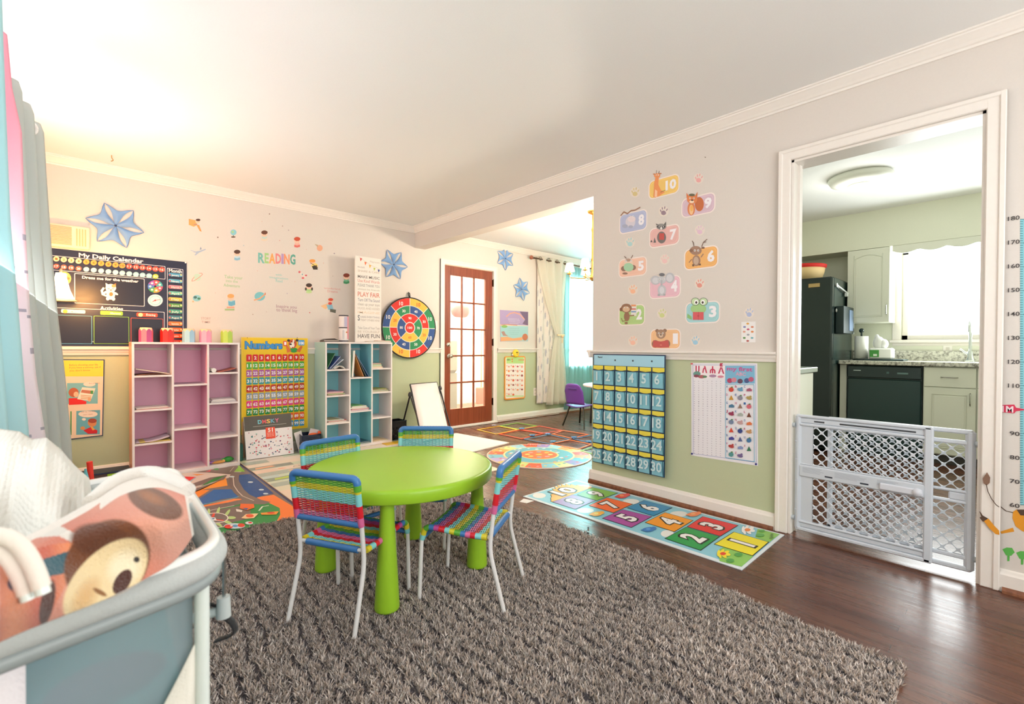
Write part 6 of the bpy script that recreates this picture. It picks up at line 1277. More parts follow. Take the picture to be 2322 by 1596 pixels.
def gate():
    X = 2.952; t = thing('safety_gate', 'grey plastic lattice safety gate across the kitchen doorway', 'gate', (X, .5, .0)); G = '#CCD3DB'
    P = lambda cx, cy: (lambda q: (-q.y, q.z))(onX(1780+cx*.31329, 900+cy*.31329, X))
    zt, zb = .672, .028; uL = -.858; uS = P(1072, 700)[0]; uR = -.138
    def rail(m, a, b, c, d, x0=X-.012, x1=X+.012, bev=.005, col=G): m.box(x0, -b, c, x1, -a, d, col, bev=bev)
    # front panel
    m = MB(G); rail(m, uL, uL+.03, zb, zt, X-.014, X+.014, .012); rail(m, uS-.034, uS, zb, zt, X-.014, X+.014, .006)
    rail(m, uL+.005, uS-.005, zt-.016, zt, X-.014, X+.01); rail(m, uL+.02, uS-.02, zt-.062, zt-.046); rail(m, uL+.02, uS-.02, zt-.046, zt-.016, X-.006, X+.006)
    rail(m, uL+.005, uS-.005, zb, zb+.02, X-.014, X+.01); rail(m, uL+.02, uS-.02, zb+.044, zb+.058); rail(m, uL+.02, uS-.02, zb+.02, zb+.044, X-.006, X+.004)
    zm = .36; rail(m, uL+.02, uS-.02, zm-.03, zm+.035, X-.013, X+.008, .006); rail(m, uL+.02, uS-.02, zm+.035, zm+.043, X-.008, X+.008)
    hl = P(205, 400)[0]
    rail(m, uL+.02, hl, zm+.04, zt-.06, X-.002, X+.004, 0); rail(m, uL+.02, hl, zb+.05, zm-.03, X-.002, X+.004, 0)
    ph = (hl+.012, zm+.06)
    lattice(m, X-.004, .006, hl, uS-.03, zm+.043, zt-.062, ph=ph); lattice(m, X-.004, .006, hl, uS-.03, zb+.058, zm-.03, ph=(ph[0], zm-.055))
    for z in (.14, .3, .42, .52): rail(m, uL+.002, uL+.012, z, z+.006, X-.017, X-.01, .001)
    m.build('front_panel', 'satin', t)
    # rear sliding panel
    m = MB('#BFC8D0'); x2 = X+.018; uB = P(302, 400)[0]
    rail(m, uR-.036, uR, zb, zt, x2-.014, x2+.014, .012); rail(m, uB, uB+.024, zb+.03, zt-.03, x2-.008, x2+.008)
    rail(m, uB, uR-.01, zt-.02, zt, x2-.012, x2+.012); rail(m, uB, uR-.01, zt-.07, zt-.05, x2-.008, x2+.008); rail(m, uB, uR-.01, zb, zb+.022, x2-.012, x2+.012); rail(m, uB, uR-.01, zb+.05, zb+.07, x2-.008, x2+.008)
    rail(m, uB, uR-.01, zm-.03, zm-.015, x2-.008, x2+.008); rail(m, uB, uR-.01, zm+.02, zm+.035, x2-.008, x2+.008); rail(m, uR-.09, uR-.03, zm-.015, zm+.02, x2-.006, x2+.006)
    lattice(m, x2-.003, .006, uB+.02, uR-.03, zm+.035, zt-.07, a=.027, hr=.0205, ph=(ph[0]+.027, zm+.06), col='#BFC8D0'); lattice(m, x2-.003, .006, uB+.02, uR-.03, zb+.07, zm-.03, a=.027, hr=.0205, ph=(ph[0]+.027, zm-.055), col='#BFC8D0')
    m.build('sliding_panel', 'satin', t)
    # lock slide on the middle rail
    m = MB('#D6DAE2'); m.box(X-.024, -(uS-.035), zm-.022, X-.013, -(uS-.2), zm+.012, bev=.008); m.lathe([(0, X-.03), (.016, X-.029), (.019, X-.022), (.019, X-.012)], 24, cx=-(uS-.055), cy=zm-.005, ax='x'); m.build('lock_slide', 'satin', t)
    f = Flat('R', XR-X+.0135); r = random.Random(4)
    for a, b in ((uL+.04, uL+.17), (uL+.19, uL+.33), (uL+.37, uL+.47)):
        for k in range(5):
            v = zm+.022-k*.006-(a-uL)*.0; f.line([(a, v), (a+(b-a)*r.uniform(.6, 1), v)], .0016, '#9EA4B0', px=False)
    for a, v in ((uL+.145, zm-.012), (uL+.30, zm-.014), (uL+.385, zm-.01)): f.pm([(a, v), (a+.035, v), (a+.035, v+.008), (a, v+.008)], '#3A3E48')
    f.build('instruction_labels', 'paper', parent=t)
    m = MB('#B8C0C4')
    for y in (.129, .871):
        for z in (.09, .61): m.tube([(x2 if y < .5 else X, y-.006 if y < .5 else y-.012, z), (x2 if y < .5 else X, y+.012 if y < .5 else y+.004, z)], .013, 12)
    m.build('wall_bumper', 'satin', t)
    m = MB('#3A3E42'); u = P(398, 185)[0]; u2 = P(950, 240)[0]; m.box(X-.0065, -u2, zt-.036, X-.0055, -u, zt-.028).box(X-.0065, -P(288, 170)[0], zt-.036, X-.0055, -P(213, 165)[0], zt-.028); m.build('slot', 'satin', t)
gate()

# ================================================================ KITCHEN
CRM = '#E6E7D6'
def door_panel(m, X, y0, y1, z0, z1, arch=False, col=CRM):
    # face on plane X looking toward -X with a raised frame
    m.box(X-.018, y0, z0, X, y1, z1, col, bev=.003); w = .055; e = .006
    for a, b, c, d in ((y0+w, y1-w, z0+w, z0+w+.006), (y0+w, y1-w, z1-w-.006, z1-w), (y0+w, y0+w+.006, z0+w, z1-w), (y1-w-.006, y1-w, z0+w, z1-w)):
        if arch and c > z1-w-.01: continue
        m.box(X-.022, a, c, X-.017, b, d, '#D5D7C4', bev=.002)
    m.box(X-.021, y0+w+.015, z0+w+.015, X-.017, y1-w-.015, z1-w-(.035 if arch else .015), col, bev=.003)
    if arch: m.tube([(X-.019, y0+w+.003+(y1-y0-2*w-.006)*k/14, z1-w-.04+.035*math.sin(PI*k/14)) for k in range(15)], .0035, 6, '#D5D7C4')
def handle(m, X, y, z, L, vert=True):
    if vert: m.tube(fillet([(X-.002, y, z-L/2), (X-.028, y, z-L/2+.01), (X-.03, y, z), (X-.028, y, z+L/2-.01), (X-.002, y, z+L/2)], .012, 4), .0045, 7)
    else: m.tube(fillet([(X-.002, y-L/2, z), (X-.028, y-L/2+.01, z), (X-.028, y+L/2-.01, z), (X-.002, y+L/2, z)], .012, 4), .0045, 7)
t = thing('wall_cabinet', 'cream arched-door wall cabinet left of the kitchen window', 'cabinet', (6.1, 1.08, 1.3)); MB(CRM).box(5.958, .905, 1.305, XK-.002, 1.262, 2.058, bev=.002).build('body', 'satin', t)
m = MB(); door_panel(m, 5.957, .908, 1.259, 1.307, 2.056, True); d = m.build('door', 'satin', t); m = MB('#B8B8B0'); handle(m, 5.939, .93, 1.43, .1); m.build('handle', 'metal', d)
t = thing('base_cabinet', 'cream base cabinet with drawer right of the black dishwasher', 'cabinet', (5.95, .3, 0)); MB(CRM).box(5.68, -.6, .09, 6.26, .615, .879, bev=.002).box(5.74, -.6, 0, 6.26, .615, .09, '#4A4640').build('body', 'satin', t)
for y0, y1 in ((.27, .61), (-.1, .262)):
    m = MB(CRM); m.box(5.662, y0, .70, 5.68, y1, .872, bev=.003); d = m.build('drawer', 'satin', t); m = MB('#A8A89E'); handle(m, 5.662, (y0+y1)/2, .787, .11, False); m.build('handle', 'metal', d)
    m = MB(); door_panel(m, 5.68, y0, y1, .1, .692); d = m.build('door', 'satin', t); m = MB('#A8A89E'); handle(m, 5.662, y0+.035 if y0 > 0 else y1-.035, .6, .11); m.build('handle', 'metal', d)
t = thing('dishwasher', 'black dishwasher under the granite counter', 'dishwasher', (5.95, .92, 0)); K = '#16302E'
MB(K).box(5.70, .622, .09, 6.26, 1.20, .874, bev=.002).box(5.74, .622, 0, 6.26, 1.2, .09).build('body', 'blackgloss', t); MB('#193634').box(5.672, .63, .12, 5.70, 1.192, .745, bev=.006).build('door', 'blackgloss', t)
m = MB('#142A29').box(5.66, .63, .755, 5.70, 1.192, .87, bev=.006); m.box(5.658, .72, .80, 5.661, .80, .815, '#5A7A76').box(5.658, 1.08, .82, 5.661, 1.14, .828, '#B8C4C0').box(5.657, .86, .80, 5.661, .88, .82, '#3A5A56'); m.build('control_panel', 'blackgloss', t)
tag(MB(CRM).box(5.70, 1.204, .0, 6.26, 1.262, .878, bev=.002).build('filler_panel', 'satin'), 'narrow cream panel between dishwasher and fridge', 'panel')
tag(MB().box(5.64, -.6, .882, XK-.012, 1.262, .92, bev=.004).box(XK-.03, -.6, .92, XK-.002, 1.262, 1.02, bev=.002).build('countertop', 'granite'), 'speckled granite kitchen countertop with a short upstand', 'countertop')
t = thing('refrigerator', 'tall black refrigerator left of the dishwasher', 'refrigerator', (5.85, 1.66, 0)); KF = '#0F201F'
MB('#1C3230').box(5.50, 1.275, .02, 6.24, 2.03, 1.75, bev=.012).build('body', 'blackgloss', t)
m = MB(KF).box(5.42, 1.272, .06, 5.495, 2.033, 1.745, bev=.014); d = m.build('door', 'blackgloss', t)
q = onX(1846, 647, 5.419); MB('#B89A70').box(5.416, q.y-.05, q.z-.02, 5.4198, q.y+.05, q.z+.02, bev=.004).build('badge', 'metal', d)
for z, l in ((onX(1898, 645, 5.5).z, 'upper'), (onX(1898, 703, 5.5).z, 'lower')):
    m = MB('#E4E8E4').tube([(5.55, 1.262, z), (5.55, 1.262, z-.02), (5.55, 1.245, z-.03)], .006, 6).tube([(5.55, 1.262, z), (5.98, 1.25, z-.06)], .008, 6).ball((5.55, 1.262, z), .022, sq=(1, .4, 1)); m.box(5.85, 1.24, z-.09, 5.9, 1.262, z-.05); tag(m.build('magnetic_rail', 'satin'), l+' white magnetic rail on the side of the refrigerator', 'rail', 'rails on the refrigerator side')
m = MB('#14292A').box(5.54, 1.20, 1.19, 5.95, 1.268, 1.46, bev=.003); m.box(5.96, 1.205, 1.19, 5.99, 1.262, 1.46, '#D8E0DC')
for z in (1.21, 1.31, 1.41): m.box(5.965, 1.203, z, 5.985, 1.2065, z+.04, '#101C1C')
m.box(5.75, 1.195, 1.22, 5.90, 1.2, 1.43, '#7A90B0'); tag(m.build('magazine_holder', 'satin'), 'black file holder stuck to the refrigerator side', 'holder')
p = onX(1822, 610, 5.72); m = MB('#E8C890'); m.lathe([(0, 0), (.16, 0), (.19, .09), (.2, .15), (.185, .15), (.18, .1), (0, .02)], 32); m.lathe([(.19, .125), (.208, .14), (.212, .165), (.2, .17), (.185, .15)], 32, '#D8281E'); m.v = [(a+5.72, b+p.y, c+1.7505) for a, b, c in m.v]; tag(m.build('bread_basket', 'matte'), 'tan basket with a red rim on top of the refrigerator', 'basket')
# near peninsula, left of the doorway
t = thing('low_cabinet', 'cream cabinet end with a pale top just inside the kitchen doorway', 'cabinet', (3.27, 1.2, 0)); MB(CRM).box(3.08, .90, 0, 3.425, 2.1, .885, bev=.003).build('body', 'satin', t); MB('#B9C4BA').box(3.076, .888, .888, 3.475, 2.1, .92, bev=.004).build('top', 'gloss', t)
# counter things
def onC(px, z, Y=None): d = ray(px, 800); return d
p = onX(1953, 800, 5.95); t = thing('paper_towel_holder', 'paper towel roll on a black holder on the kitchen counter', 'paper towel holder', (5.95, p.y, .921))
MB('#1A2E2C').lathe([(0, 0), (.075, 0), (.075, .012), (.01, .015), (.008, .28), (.02, .29), (.022, .31), (.012, .325), (0, .326)], 24).build('stand', 'blackgloss', t, True); MB('#F2F2EA').lathe([(.018, .016), (.058, .016), (.058, .245), (.018, .245)], 28).build('paper_roll', 'matte', t, True)
p = onX(2003, 800, 5.95); q = p.y; tag(MB('#1E3836').box(5.80, q-.18, .9205, 6.08, q+.13, .935, bev=.006).build('tray', 'satin'), 'dark tray under the tissue boxes on the counter', 'tray')
t = thing('tissue_pack', 'open white tissue pack with a green label on the counter tray', 'tissues', (5.9, q, .9355)); m = MB('#F4F4EE').box(-.07, -.09, 0, .07, .1, .11, bev=.015); m.build('pack', 'satin', t, True)
m = MB('#F6F6F2'); m.ball((0, .03, .16), .055, sq=(.7, .9, 1.2)).ball((0, -.01, .15), .05, sq=(.7, .8, 1)).ball((0, .045, .215), .025, sq=(.6, .8, 1.3)); m.build('tissue', 'matte', t, True); MB('#4E9A4A').box(-.0725, .015, .02, -.0705, .09, .09).box(-.0735, .03, .03, -.0722, .06, .05, '#EEF4E8').build('label', 'paper', t, True)
p = onX(2200, 800, 6.05); t = thing('kitchen_tap', 'tall chrome gooseneck kitchen tap in front of the window', 'tap', (6.05, p.y, .921))
m = MB('#D8DEDC').lathe([(0, 0), (.035, 0), (.03, .02), (.02, .05), (.018, .1)], 20); m.tube(fillet([(0, 0, .09), (0, 0, .3), (-.02, 0, .37), (-.09, 0, .38), (-.12, 0, .33), (-.12, 0, .27)], .05), .012, 10); m.build('spout', 'metal', t, True); MB('#D8DEDC').tube([(0, .02, .07), (0, .07, .12)], .008, 8).build('lever', 'metal', t, True)
# scalloped valance
m = MB('#E4E5D4'); N = 60; pts = [(.89, 2.059)]+[(.89-1.4*k/N, 1.985+.028*abs(math.sin(PI*k/N*7))*-1+.02) for k in range(N+1)]+[(-.51, 2.059)]
m.prism([(a, b) for a, b in pts], 5.945, 5.965, plane='yz'); tag(m.build('window_valance', 'satin'), 'cream scalloped wooden valance above the kitchen window', 'valance')
p = onZ(1950, 408, 2.41); t = thing('ceiling_light', 'round white flush ceiling light in the kitchen', 'ceiling light', (p.x, p.y, H)); m = MB('#F4F4EC').lathe([(0, 0), (.21, 0), (.22, -.015), (.2, -.05), (.14, -.065), (.085, -.07)], 40); m.build('shade', 'satin', t, True); MB('#DADCD0').lathe([(.085, -.07), (.08, -.078), (.07, -.074), (0, -.072)], 32).build('centre_cap', 'satin', t, True)
# ================================================================ DINING ROOM
def chandelier():
    cx, cy = onZ(1343.5, 631, 1.75).x, onZ(1343.5, 631, 1.75).y; t = thing('chandelier', 'brass chandelier with small white shades over the dining area', 'chandelier', (cx, cy, 1.72)); G = '#D8A85A'
    m = MB(G).lathe([(0, 0), (.012, .004), (.03, .03), (.03, .05), (.014, .07), (.011, .2), (.018, .22), (.011, .24), (.009, .5), (.016, .53), (.008, .56), (.007, .68), (.05, .70), (.06, .72), (0, .72)], 16); m.build('stem', 'metal', t, True)
    for k in range(5):
        a = math.radians(128+72*k); c, s = math.cos(a), math.sin(a); pt = lambda r, z: (r*c, r*s, z)
        m = MB(G); m.tube(fillet([pt(.02, .035), pt(.12, .03), pt(.23, .04), pt(.235, .07)], .03), .005, 7); m.lathe([(0, .07), (.03, .078), (.028, .084), (.009, .086), (.009, .11)], 14, cx=.235*c, cy=.235*s); ar = m.build('arm', 'metal', t, True)
        MB('#FFF0D8').lathe([(.052, .105), (.034, .19), (.033, .19), (.05, .105)], 18, cx=.235*c, cy=.235*s).build('shade', 'shade_glow', t, True)
chandelier()
def purple_chair():
    t = thing('plastic_chair', 'purple plastic child chair on dark metal legs by the white dining table', 'chair', (4.86, 3.92, 0)); V_ = '#6A3FA0'
    m = MB(V_); m.sheet(lambda u, v: (-.15+.30*u, (v-.5)*.30*(1-.08*u), .285-.02*math.sin(PI*v)*1+.015*u+.0*v), 8, 8, .008); m.build('seat', 'satin', t, True)
    m = MB(V_); m.sheet(lambda u, v: (-.155-.055*u-.02*math.sin(PI*v)+.02, (v-.5)*(.30-.05*max(0, u-.7)/.3*1.2), .30+.27*u-.03*(2*v-1)**4*u), 10, 10, .008); m.box(-.20, -.07, .49, -.175, .07, .515, '#4E2C80', bev=.004); m.build('backrest', 'satin', t, True)
    for sx in (-1, 1):
        for sy in (-1, 1): MB('#4A4A4A').tube([(sx*.11, sy*.11, .275), (sx*.175, sy*.18, .005)], .011, 10).build('leg', 'metal', t, True)
purple_chair()
t = thing('dining_table', 'small white topped dining table with dark legs behind the purple chair', 'table', (5.42, 3.78, 0)); MB('#F2ECE4').lathe([(0, .5), (.44, .5), (.45, .505), (.45, .525), (.44, .53), (0, .53)], 48).build('tabletop', 'satin', t, True)
for k in range(4): a = PI/4+k*PI/2+.2; MB('#2A2624').tube([(.33*math.cos(a), .33*math.sin(a), .5), (.36*math.cos(a), .36*math.sin(a), .004)], .016, 10).build('leg', 'blackplastic', t, True)
t = thing('plastic_stool', 'green seated child stool beside the purple chair', 'stool', (5.08, 3.52, 0)); MB('#6CB04A').lathe([(0, .30), (.14, .30), (.16, .315), (.155, .335), (.1, .35), (0, .352)], 28).build('seat', 'satin', t, True)
for k in range(3): a = k*2.1+.4; MB('#3A3A3A').tube([(.1*math.cos(a), .1*math.sin(a), .3), (.14*math.cos(a), .14*math.sin(a), .004)], .009, 8).build('leg', 'metal', t, True)
# curtains at the dining window
ZR = 2.325; YR_ = 4.80
t = thing('curtain_rod', 'bronze curtain rod over the dining window', 'curtain rod', (4.79, YR_, ZR)); MB('#7A5A4A').tube([(4.80, YR_, ZR), (7.45, YR_, ZR)], .011, 10).build('rod', 'metal', t); MB('#9A5A44').ball((4.785, YR_, ZR), .03).build('finial', 'satin', t)
MB('#7A5A4A').tube([(4.86, YR_, ZR), (4.86, YB, ZR)], .008, 8).build('bracket', 'metal', t)
def lerp(a, b, k): return a+(b-a)*k
def tied():
    t = thing('tied_curtain', 'sheer white curtain with grommets tied back at the dining window', 'curtain', (5.2, YR_, .15))
    def S(u, v):   # v 0 top .. 1 bottom
        z = 2.37-(2.37-.17)*v; zt_ = 1.22
        if z > zt_: k = (2.37-z)/(2.37-zt_); k2 = k**1.3; xl = lerp(4.90, 5.32, k2); xr = lerp(5.58, 5.46, k**.8)
        else: k = (zt_-z)/(zt_-.17); k2 = k**.7; xl = lerp(5.32, 5.12, k2); xr = lerp(5.46, 5.60, k2)
        w = abs(xr-xl); amp = .035*(.35+.65*min(1, w/.6)); return (lerp(xl, xr, u), YR_+.005+amp*math.sin(u*PI*7), z)
    MB('#FBF8F0').sheet(S, 84, 40, .0015).build('fabric', 'sheer_cloth', t)
    MB('#E8C9A0').tube([(5.31+.155*k/12, YR_-.035-.02*math.sin(PI*k/12), 1.22+.0*k) for k in range(13)], .014, 8).ball((5.40, YR_-.06, 1.20), .022).tube([(5.40, YR_-.06, 1.2), (5.39, YR_-.065, 1.1)], .008, 6).build('tieback', 'cloth', t)
    for k in range(4):
        x = 4.935+k*.18; m = MB('#8A7A6A'); m.tube([(x, YR_-.036+.0*k+.0, ZR)]+[(x+.0+.026*math.sin(2*PI*i/16), YR_-.036, ZR-.0+.026-.026*math.cos(2*PI*i/16)-.026) for i in range(17)][1:], .0045, 6); m.build('grommet', 'metal', t)
    t = thing('printed_curtain', 'off-white leaf printed curtain hanging behind the tied sheer', 'curtain', (5.1, 4.845, .18))
    def cf(u, v, p): n = math.sin(u*31+v*9)*math.sin(v*47+u*5)*math.sin(v*13-u*17); return '#C9C6CC' if n > .42 else ('#D8CFCB' if n > .36 else '#F2EBE4')
    MB('#F2EBE4').sheet(lambda u, v: (4.96+.34*u, 4.853+.018*math.sin(u*PI*5), 2.30-2.10*v), 60, 90, .002, colfn=cf).build('fabric', 'curtain_cloth', t)
tied()
t = thing('sheer_curtain', 'long turquoise sheer curtain over the bright dining window', 'curtain', (6.3, YR_, .05))
MB('#C4ECEE').sheet(lambda u, v: (5.56+1.8*u, YR_+.035+.022*math.sin(u*PI*34)+.012*math.sin(u*PI*13), 2.31-2.25*v), 200, 6, .001).build('fabric', 'sheer_cloth', t)
# ================================================================ CURTAINS ON THE LEFT
def sil(pts, Y):      # silhouette x as a function of z from photo pixels, on plane Y
    q = sorted([(onY(px, py, Y).z, onY(px, py, Y).x) for px, py in pts])
    def f(z):
        if z <= q[0][0]: k = (q[1][1]-q[0][1])/(q[1][0]-q[0][0]); return q[0][1]+k*(z-q[0][0])*.5
        for a, b in zip(q[:-1], q[1:]):
            if z <= b[0]: return a[1]+(b[1]-a[1])*(z-a[0])/(b[0]-a[0])
        return q[-1][1]
    return f
def side_curtain(lab, y0, y1, ztop, zbot, s, nf, col, mat='curtain_cloth', cf=None, back=-.40):
    t = thing('window_curtain', lab, 'curtain', (-.3, (y0+y1)/2, zbot))
    def S(u, v):
        z = ztop-(ztop-zbot)*v; xs = s(z); y = y1+(y0-y1)*u; w = .5+.5*math.cos(2*PI*nf*u); return (back+(xs-back)*(.12+.88*w)*(1-.25*u), y, z)
    MB(col).sheet(S, int(nf*18), 160 if cf else 44, .002, colfn=cf).build('fabric', mat, t); return t
s3 = sil([(92, 290), (100, 300), (106, 400), (117, 560), (130, 700), (148, 850), (162, 1000)], 3.3)
t = side_curtain('pale grey green grommet curtain furthest along the left wall', 2.6, 3.3, 2.13, .35, s3, 3, '#C6CBC7')
p = onY(63, 291, 3.22); m = MB('#F0ECE8'); m.tube([(p.x+.03*math.cos(2*PI*k/18), p.y-.012, p.z+.03*math.sin(2*PI*k/18)) for k in range(19)], .008, 7); m.ball((p.x, p.y, p.z), .022, '#3A2E2A', sq=(1, .5, 1)); m.build('grommet', 'satin', t)
s2 = sil([(14, 60), (18, 90), (28, 200), (50, 300), (57, 500), (68, 700), (82, 850), (104, 990)], 2.5)
def pinkf(u, v, p):
    n = math.sin(u*71+p.z*31)*math.sin(p.z*97+u*37)*math.sin(p.z*23-u*17)
    if p.z < 1.45 and n > .6: return '#B9B4C2'
    k = max(0, min(1, (p.z-1.2)/.7)); a, b = C('#F6EAF0'), C('#F8B4C8'); return tuple(a[i]+(b[i]-a[i])*k for i in range(3))
side_curtain('white and pink branch printed curtain between the teal and grey curtains', 2.0, 2.5, 2.16, .4, s2, 2, '#F1E2EA', cf=pinkf)
s1 = sil([(5, 0), (8, 100), (12, 200), (24, 500), (42, 700), (58, 900), (66, 985)], 1.9)
side_curtain('light turquoise curtain at the left edge of the photo', 1.42, 1.9, 2.16, .4, s1, 3, '#BFE4E8')
tag(MB('#4A3A34').tube([(-.385, .7, 2.12), (-.385, 3.42, 2.12)], .011, 10).build('curtain_rod', 'metal'), 'dark curtain rod above the left wall curtains', 'curtain rod')
# wall sconce behind the curtain
p = onY(138, 650, 4.79); t = thing('wall_lamp', 'lit cream wall lamp in front of the daily calendar', 'lamp', (p.x, 4.79, p.z))
MB('#FFF0D0').lathe([(.028, .10), (.034, .06), (.05, -.02), (.075, -.09), (.073, -.09), (.048, -.02), (.03, .06)], 28).build('shade', 'shade_glow', t, True)
MB('#E8D8B8').lathe([(.075, -.09), (.09, -.1), (.088, -.106), (.06, -.1)], 28).build('shade_ring', 'satin', t, True); MB('#E8D8B8').tube([(0, 0, .1), (0, .03, .13), (0, .09, .12)], .008, 8).build('bracket', 'satin', t, True)

# ================================================================ PORTABLE CRIB IN THE LEFT FOREGROUND
def at(px, py, d):     # point at forward distance d
    return Vector((0, 0, EYE))+ray(px, py)*d
def mm_weave():
    m = attr_mat('waffle', .95, sheen=.2); n, l = m.node_tree.nodes, m.node_tree.links; b = n['Principled BSDF']
    tc = n.new('ShaderNodeTexCoord'); v = n.new('ShaderNodeTexVoronoi'); v.inputs['Scale'].default_value = 170; v.inputs['Randomness'].default_value = .25; bp = n.new('ShaderNodeBump'); bp.inputs['Strength'].default_value = .9; bp.inputs['Distance'].default_value = .003; bp.invert = True
    l.new(tc.outputs['Object'], v.inputs['Vector']); l.new(v.outputs['Distance'], bp.inputs['Height']); l.new(bp.outputs[0], b.inputs['Normal'])
mm_weave()
def crib():
    ZC = .735; c1 = onZ(502, 1272, ZC); c0 = onZ(0, 1452, ZC); dn = (c0-c1).normalized(); c0 = c1+dn*.52
    cf = onZ(408, 1108, ZC); df = (cf-c1).normalized(); cfr = c1+df*.58; cfl = cfr+dn*.36
    t = thing('portable_crib', 'grey mesh sided portable crib in the left foreground', 'crib', (c1.x-.25, c1.y+.25, 0)); W = '#D9DAD6'
    ring = fillet([c1+dn*.26, c1, cfr, cfl, c0, c1+dn*.26], .07, 8)
    m = MB('#B2B6B4'); m.tube(ring, .018, 14, flat=1.0); m.build('padded_rim', 'cloth', t)
    m = MB('#E4E4E0'); m.tube([p+Vector((0, 0, .017)) for p in ring], .008, 10); m.tube([p+Vector((0, 0, -.024)) for p in ring], .011, 10, '#8E9696'); m.build('rim_piping', 'satin', t)
    for k, c in enumerate((c1, cfr, cfl, c0)):
        e_ = (sum((c1, cfr, cfl, c0), Vector())/4-c).normalized()*.03; c = c+e_; MB('#D6DED8').tube([c+Vector((0, 0, -.03)), Vector((c.x, c.y, .01))], .0095, 12).ball((c.x, c.y, .018), .016).build('leg', 'enamel', t)
    ce0 = (c1+cfr+cfl+c0)/4; cs = [c+(ce0-c).normalized()*.045 for c in (c1, cfr, cfl, c0)]
    for k in range(4):
        a, b = cs[k], cs[(k+1) % 4]; n = (b-a).cross(Vector((0, 0, 1))).normalized()
        S = lambda u, v, a=a, b=b, n=n: a+(b-a)*u-n*(.006*math.sin(PI*u)*math.sin(PI*v)+.004*math.sin(u*17+v*5)*v)+Vector((0, 0, -.02-.63*v))
        MB('#B8C8CC').sheet(S, 12, 10, .001).build('mesh_side', 'gauze', t)
        e = MB('#A3AAAB'); e.sheet(lambda u, v, a=a, b=b, n=n: a+(b-a)*u-n*.005+Vector((0, 0, .005-.055*v-.015*math.sin(u*6)*v)), 16, 3, .002); e.build('rim_skirt', 'cloth', t)
        if k == 3: e = MB('#E4E0D4'); e.sheet(lambda u, v, a=a, b=b, n=n: a+(b-a)*(.55+.45*u)+n*.012+Vector((0, 0, -.30+.19*u**2-.3*v)), 16, 4, .002); e.build('fabric_band', 'cloth', t)
    ce = sum(cs, Vector())/4; M_ = MB('#62B8BE')
    q = [ce+(c-ce)*.93 for c in cs]
    M_.sheet(lambda u, v: (q[3]*(1-u)+q[0]*u)*(1-v)+(q[2]*(1-u)+q[1]*u)*v+Vector((0, 0, -.20-.10*math.sin(PI*u)*math.sin(PI*v)-.02*math.sin(u*9)*math.sin(v*7))), 20, 20, .01); M_.build('hammock_bed', 'cloth', t)
    m = MB('#5FB6BC'); m.sheet(lambda u, v: q[2]*(1-u)+q[1]*u+Vector((0, 0, .015-.22*v))+(ce-(q[2]*(1-u)+q[1]*u))*.25*v*(1+.2*math.sin(u*14)), 24, 8, .004, colfn=lambda u, v, p: '#9AD0D4' if v < .25+.12*math.sin(u*11) else '#5FB2B8'); m.build('hammock_side', 'cloth', t)
    a, b = cs[3], cs[0]
    MB('#58AEB6').sheet(lambda u, v: a+(b-a)*(.05+.8*u)+df*(.03+.02*math.sin(u*9))+Vector((0, 0, -.02-max(.015, .24-.28*u)*v)), 24, 8, .004, colfn=lambda u, v, p: '#8CCCD0' if abs(v-.5-.2*math.sin(u*8)) < .08 else '#58AEB6').build('hammock_front', 'cloth', t)
    k0 = (onZ(58, 1430, ZC)-c1).length; MB('#DCD6D8').sheet(lambda u, v: c1+dn*(k0+.07*u)+df*(-.004)+Vector((0, 0, -.025-.69*v)), 3, 6, .014).build('corner_cover', 'cloth', t)
    return c1, dn, df
c1, dn, df = crib()
tag(MB('#7A5A78').ball(at(245, 1545, .66), .045, n=20, sq=(1.5, .8, .6)).build('plum_cushion', 'cloth'), 'plum coloured bundle seen through the crib mesh', 'cushion')
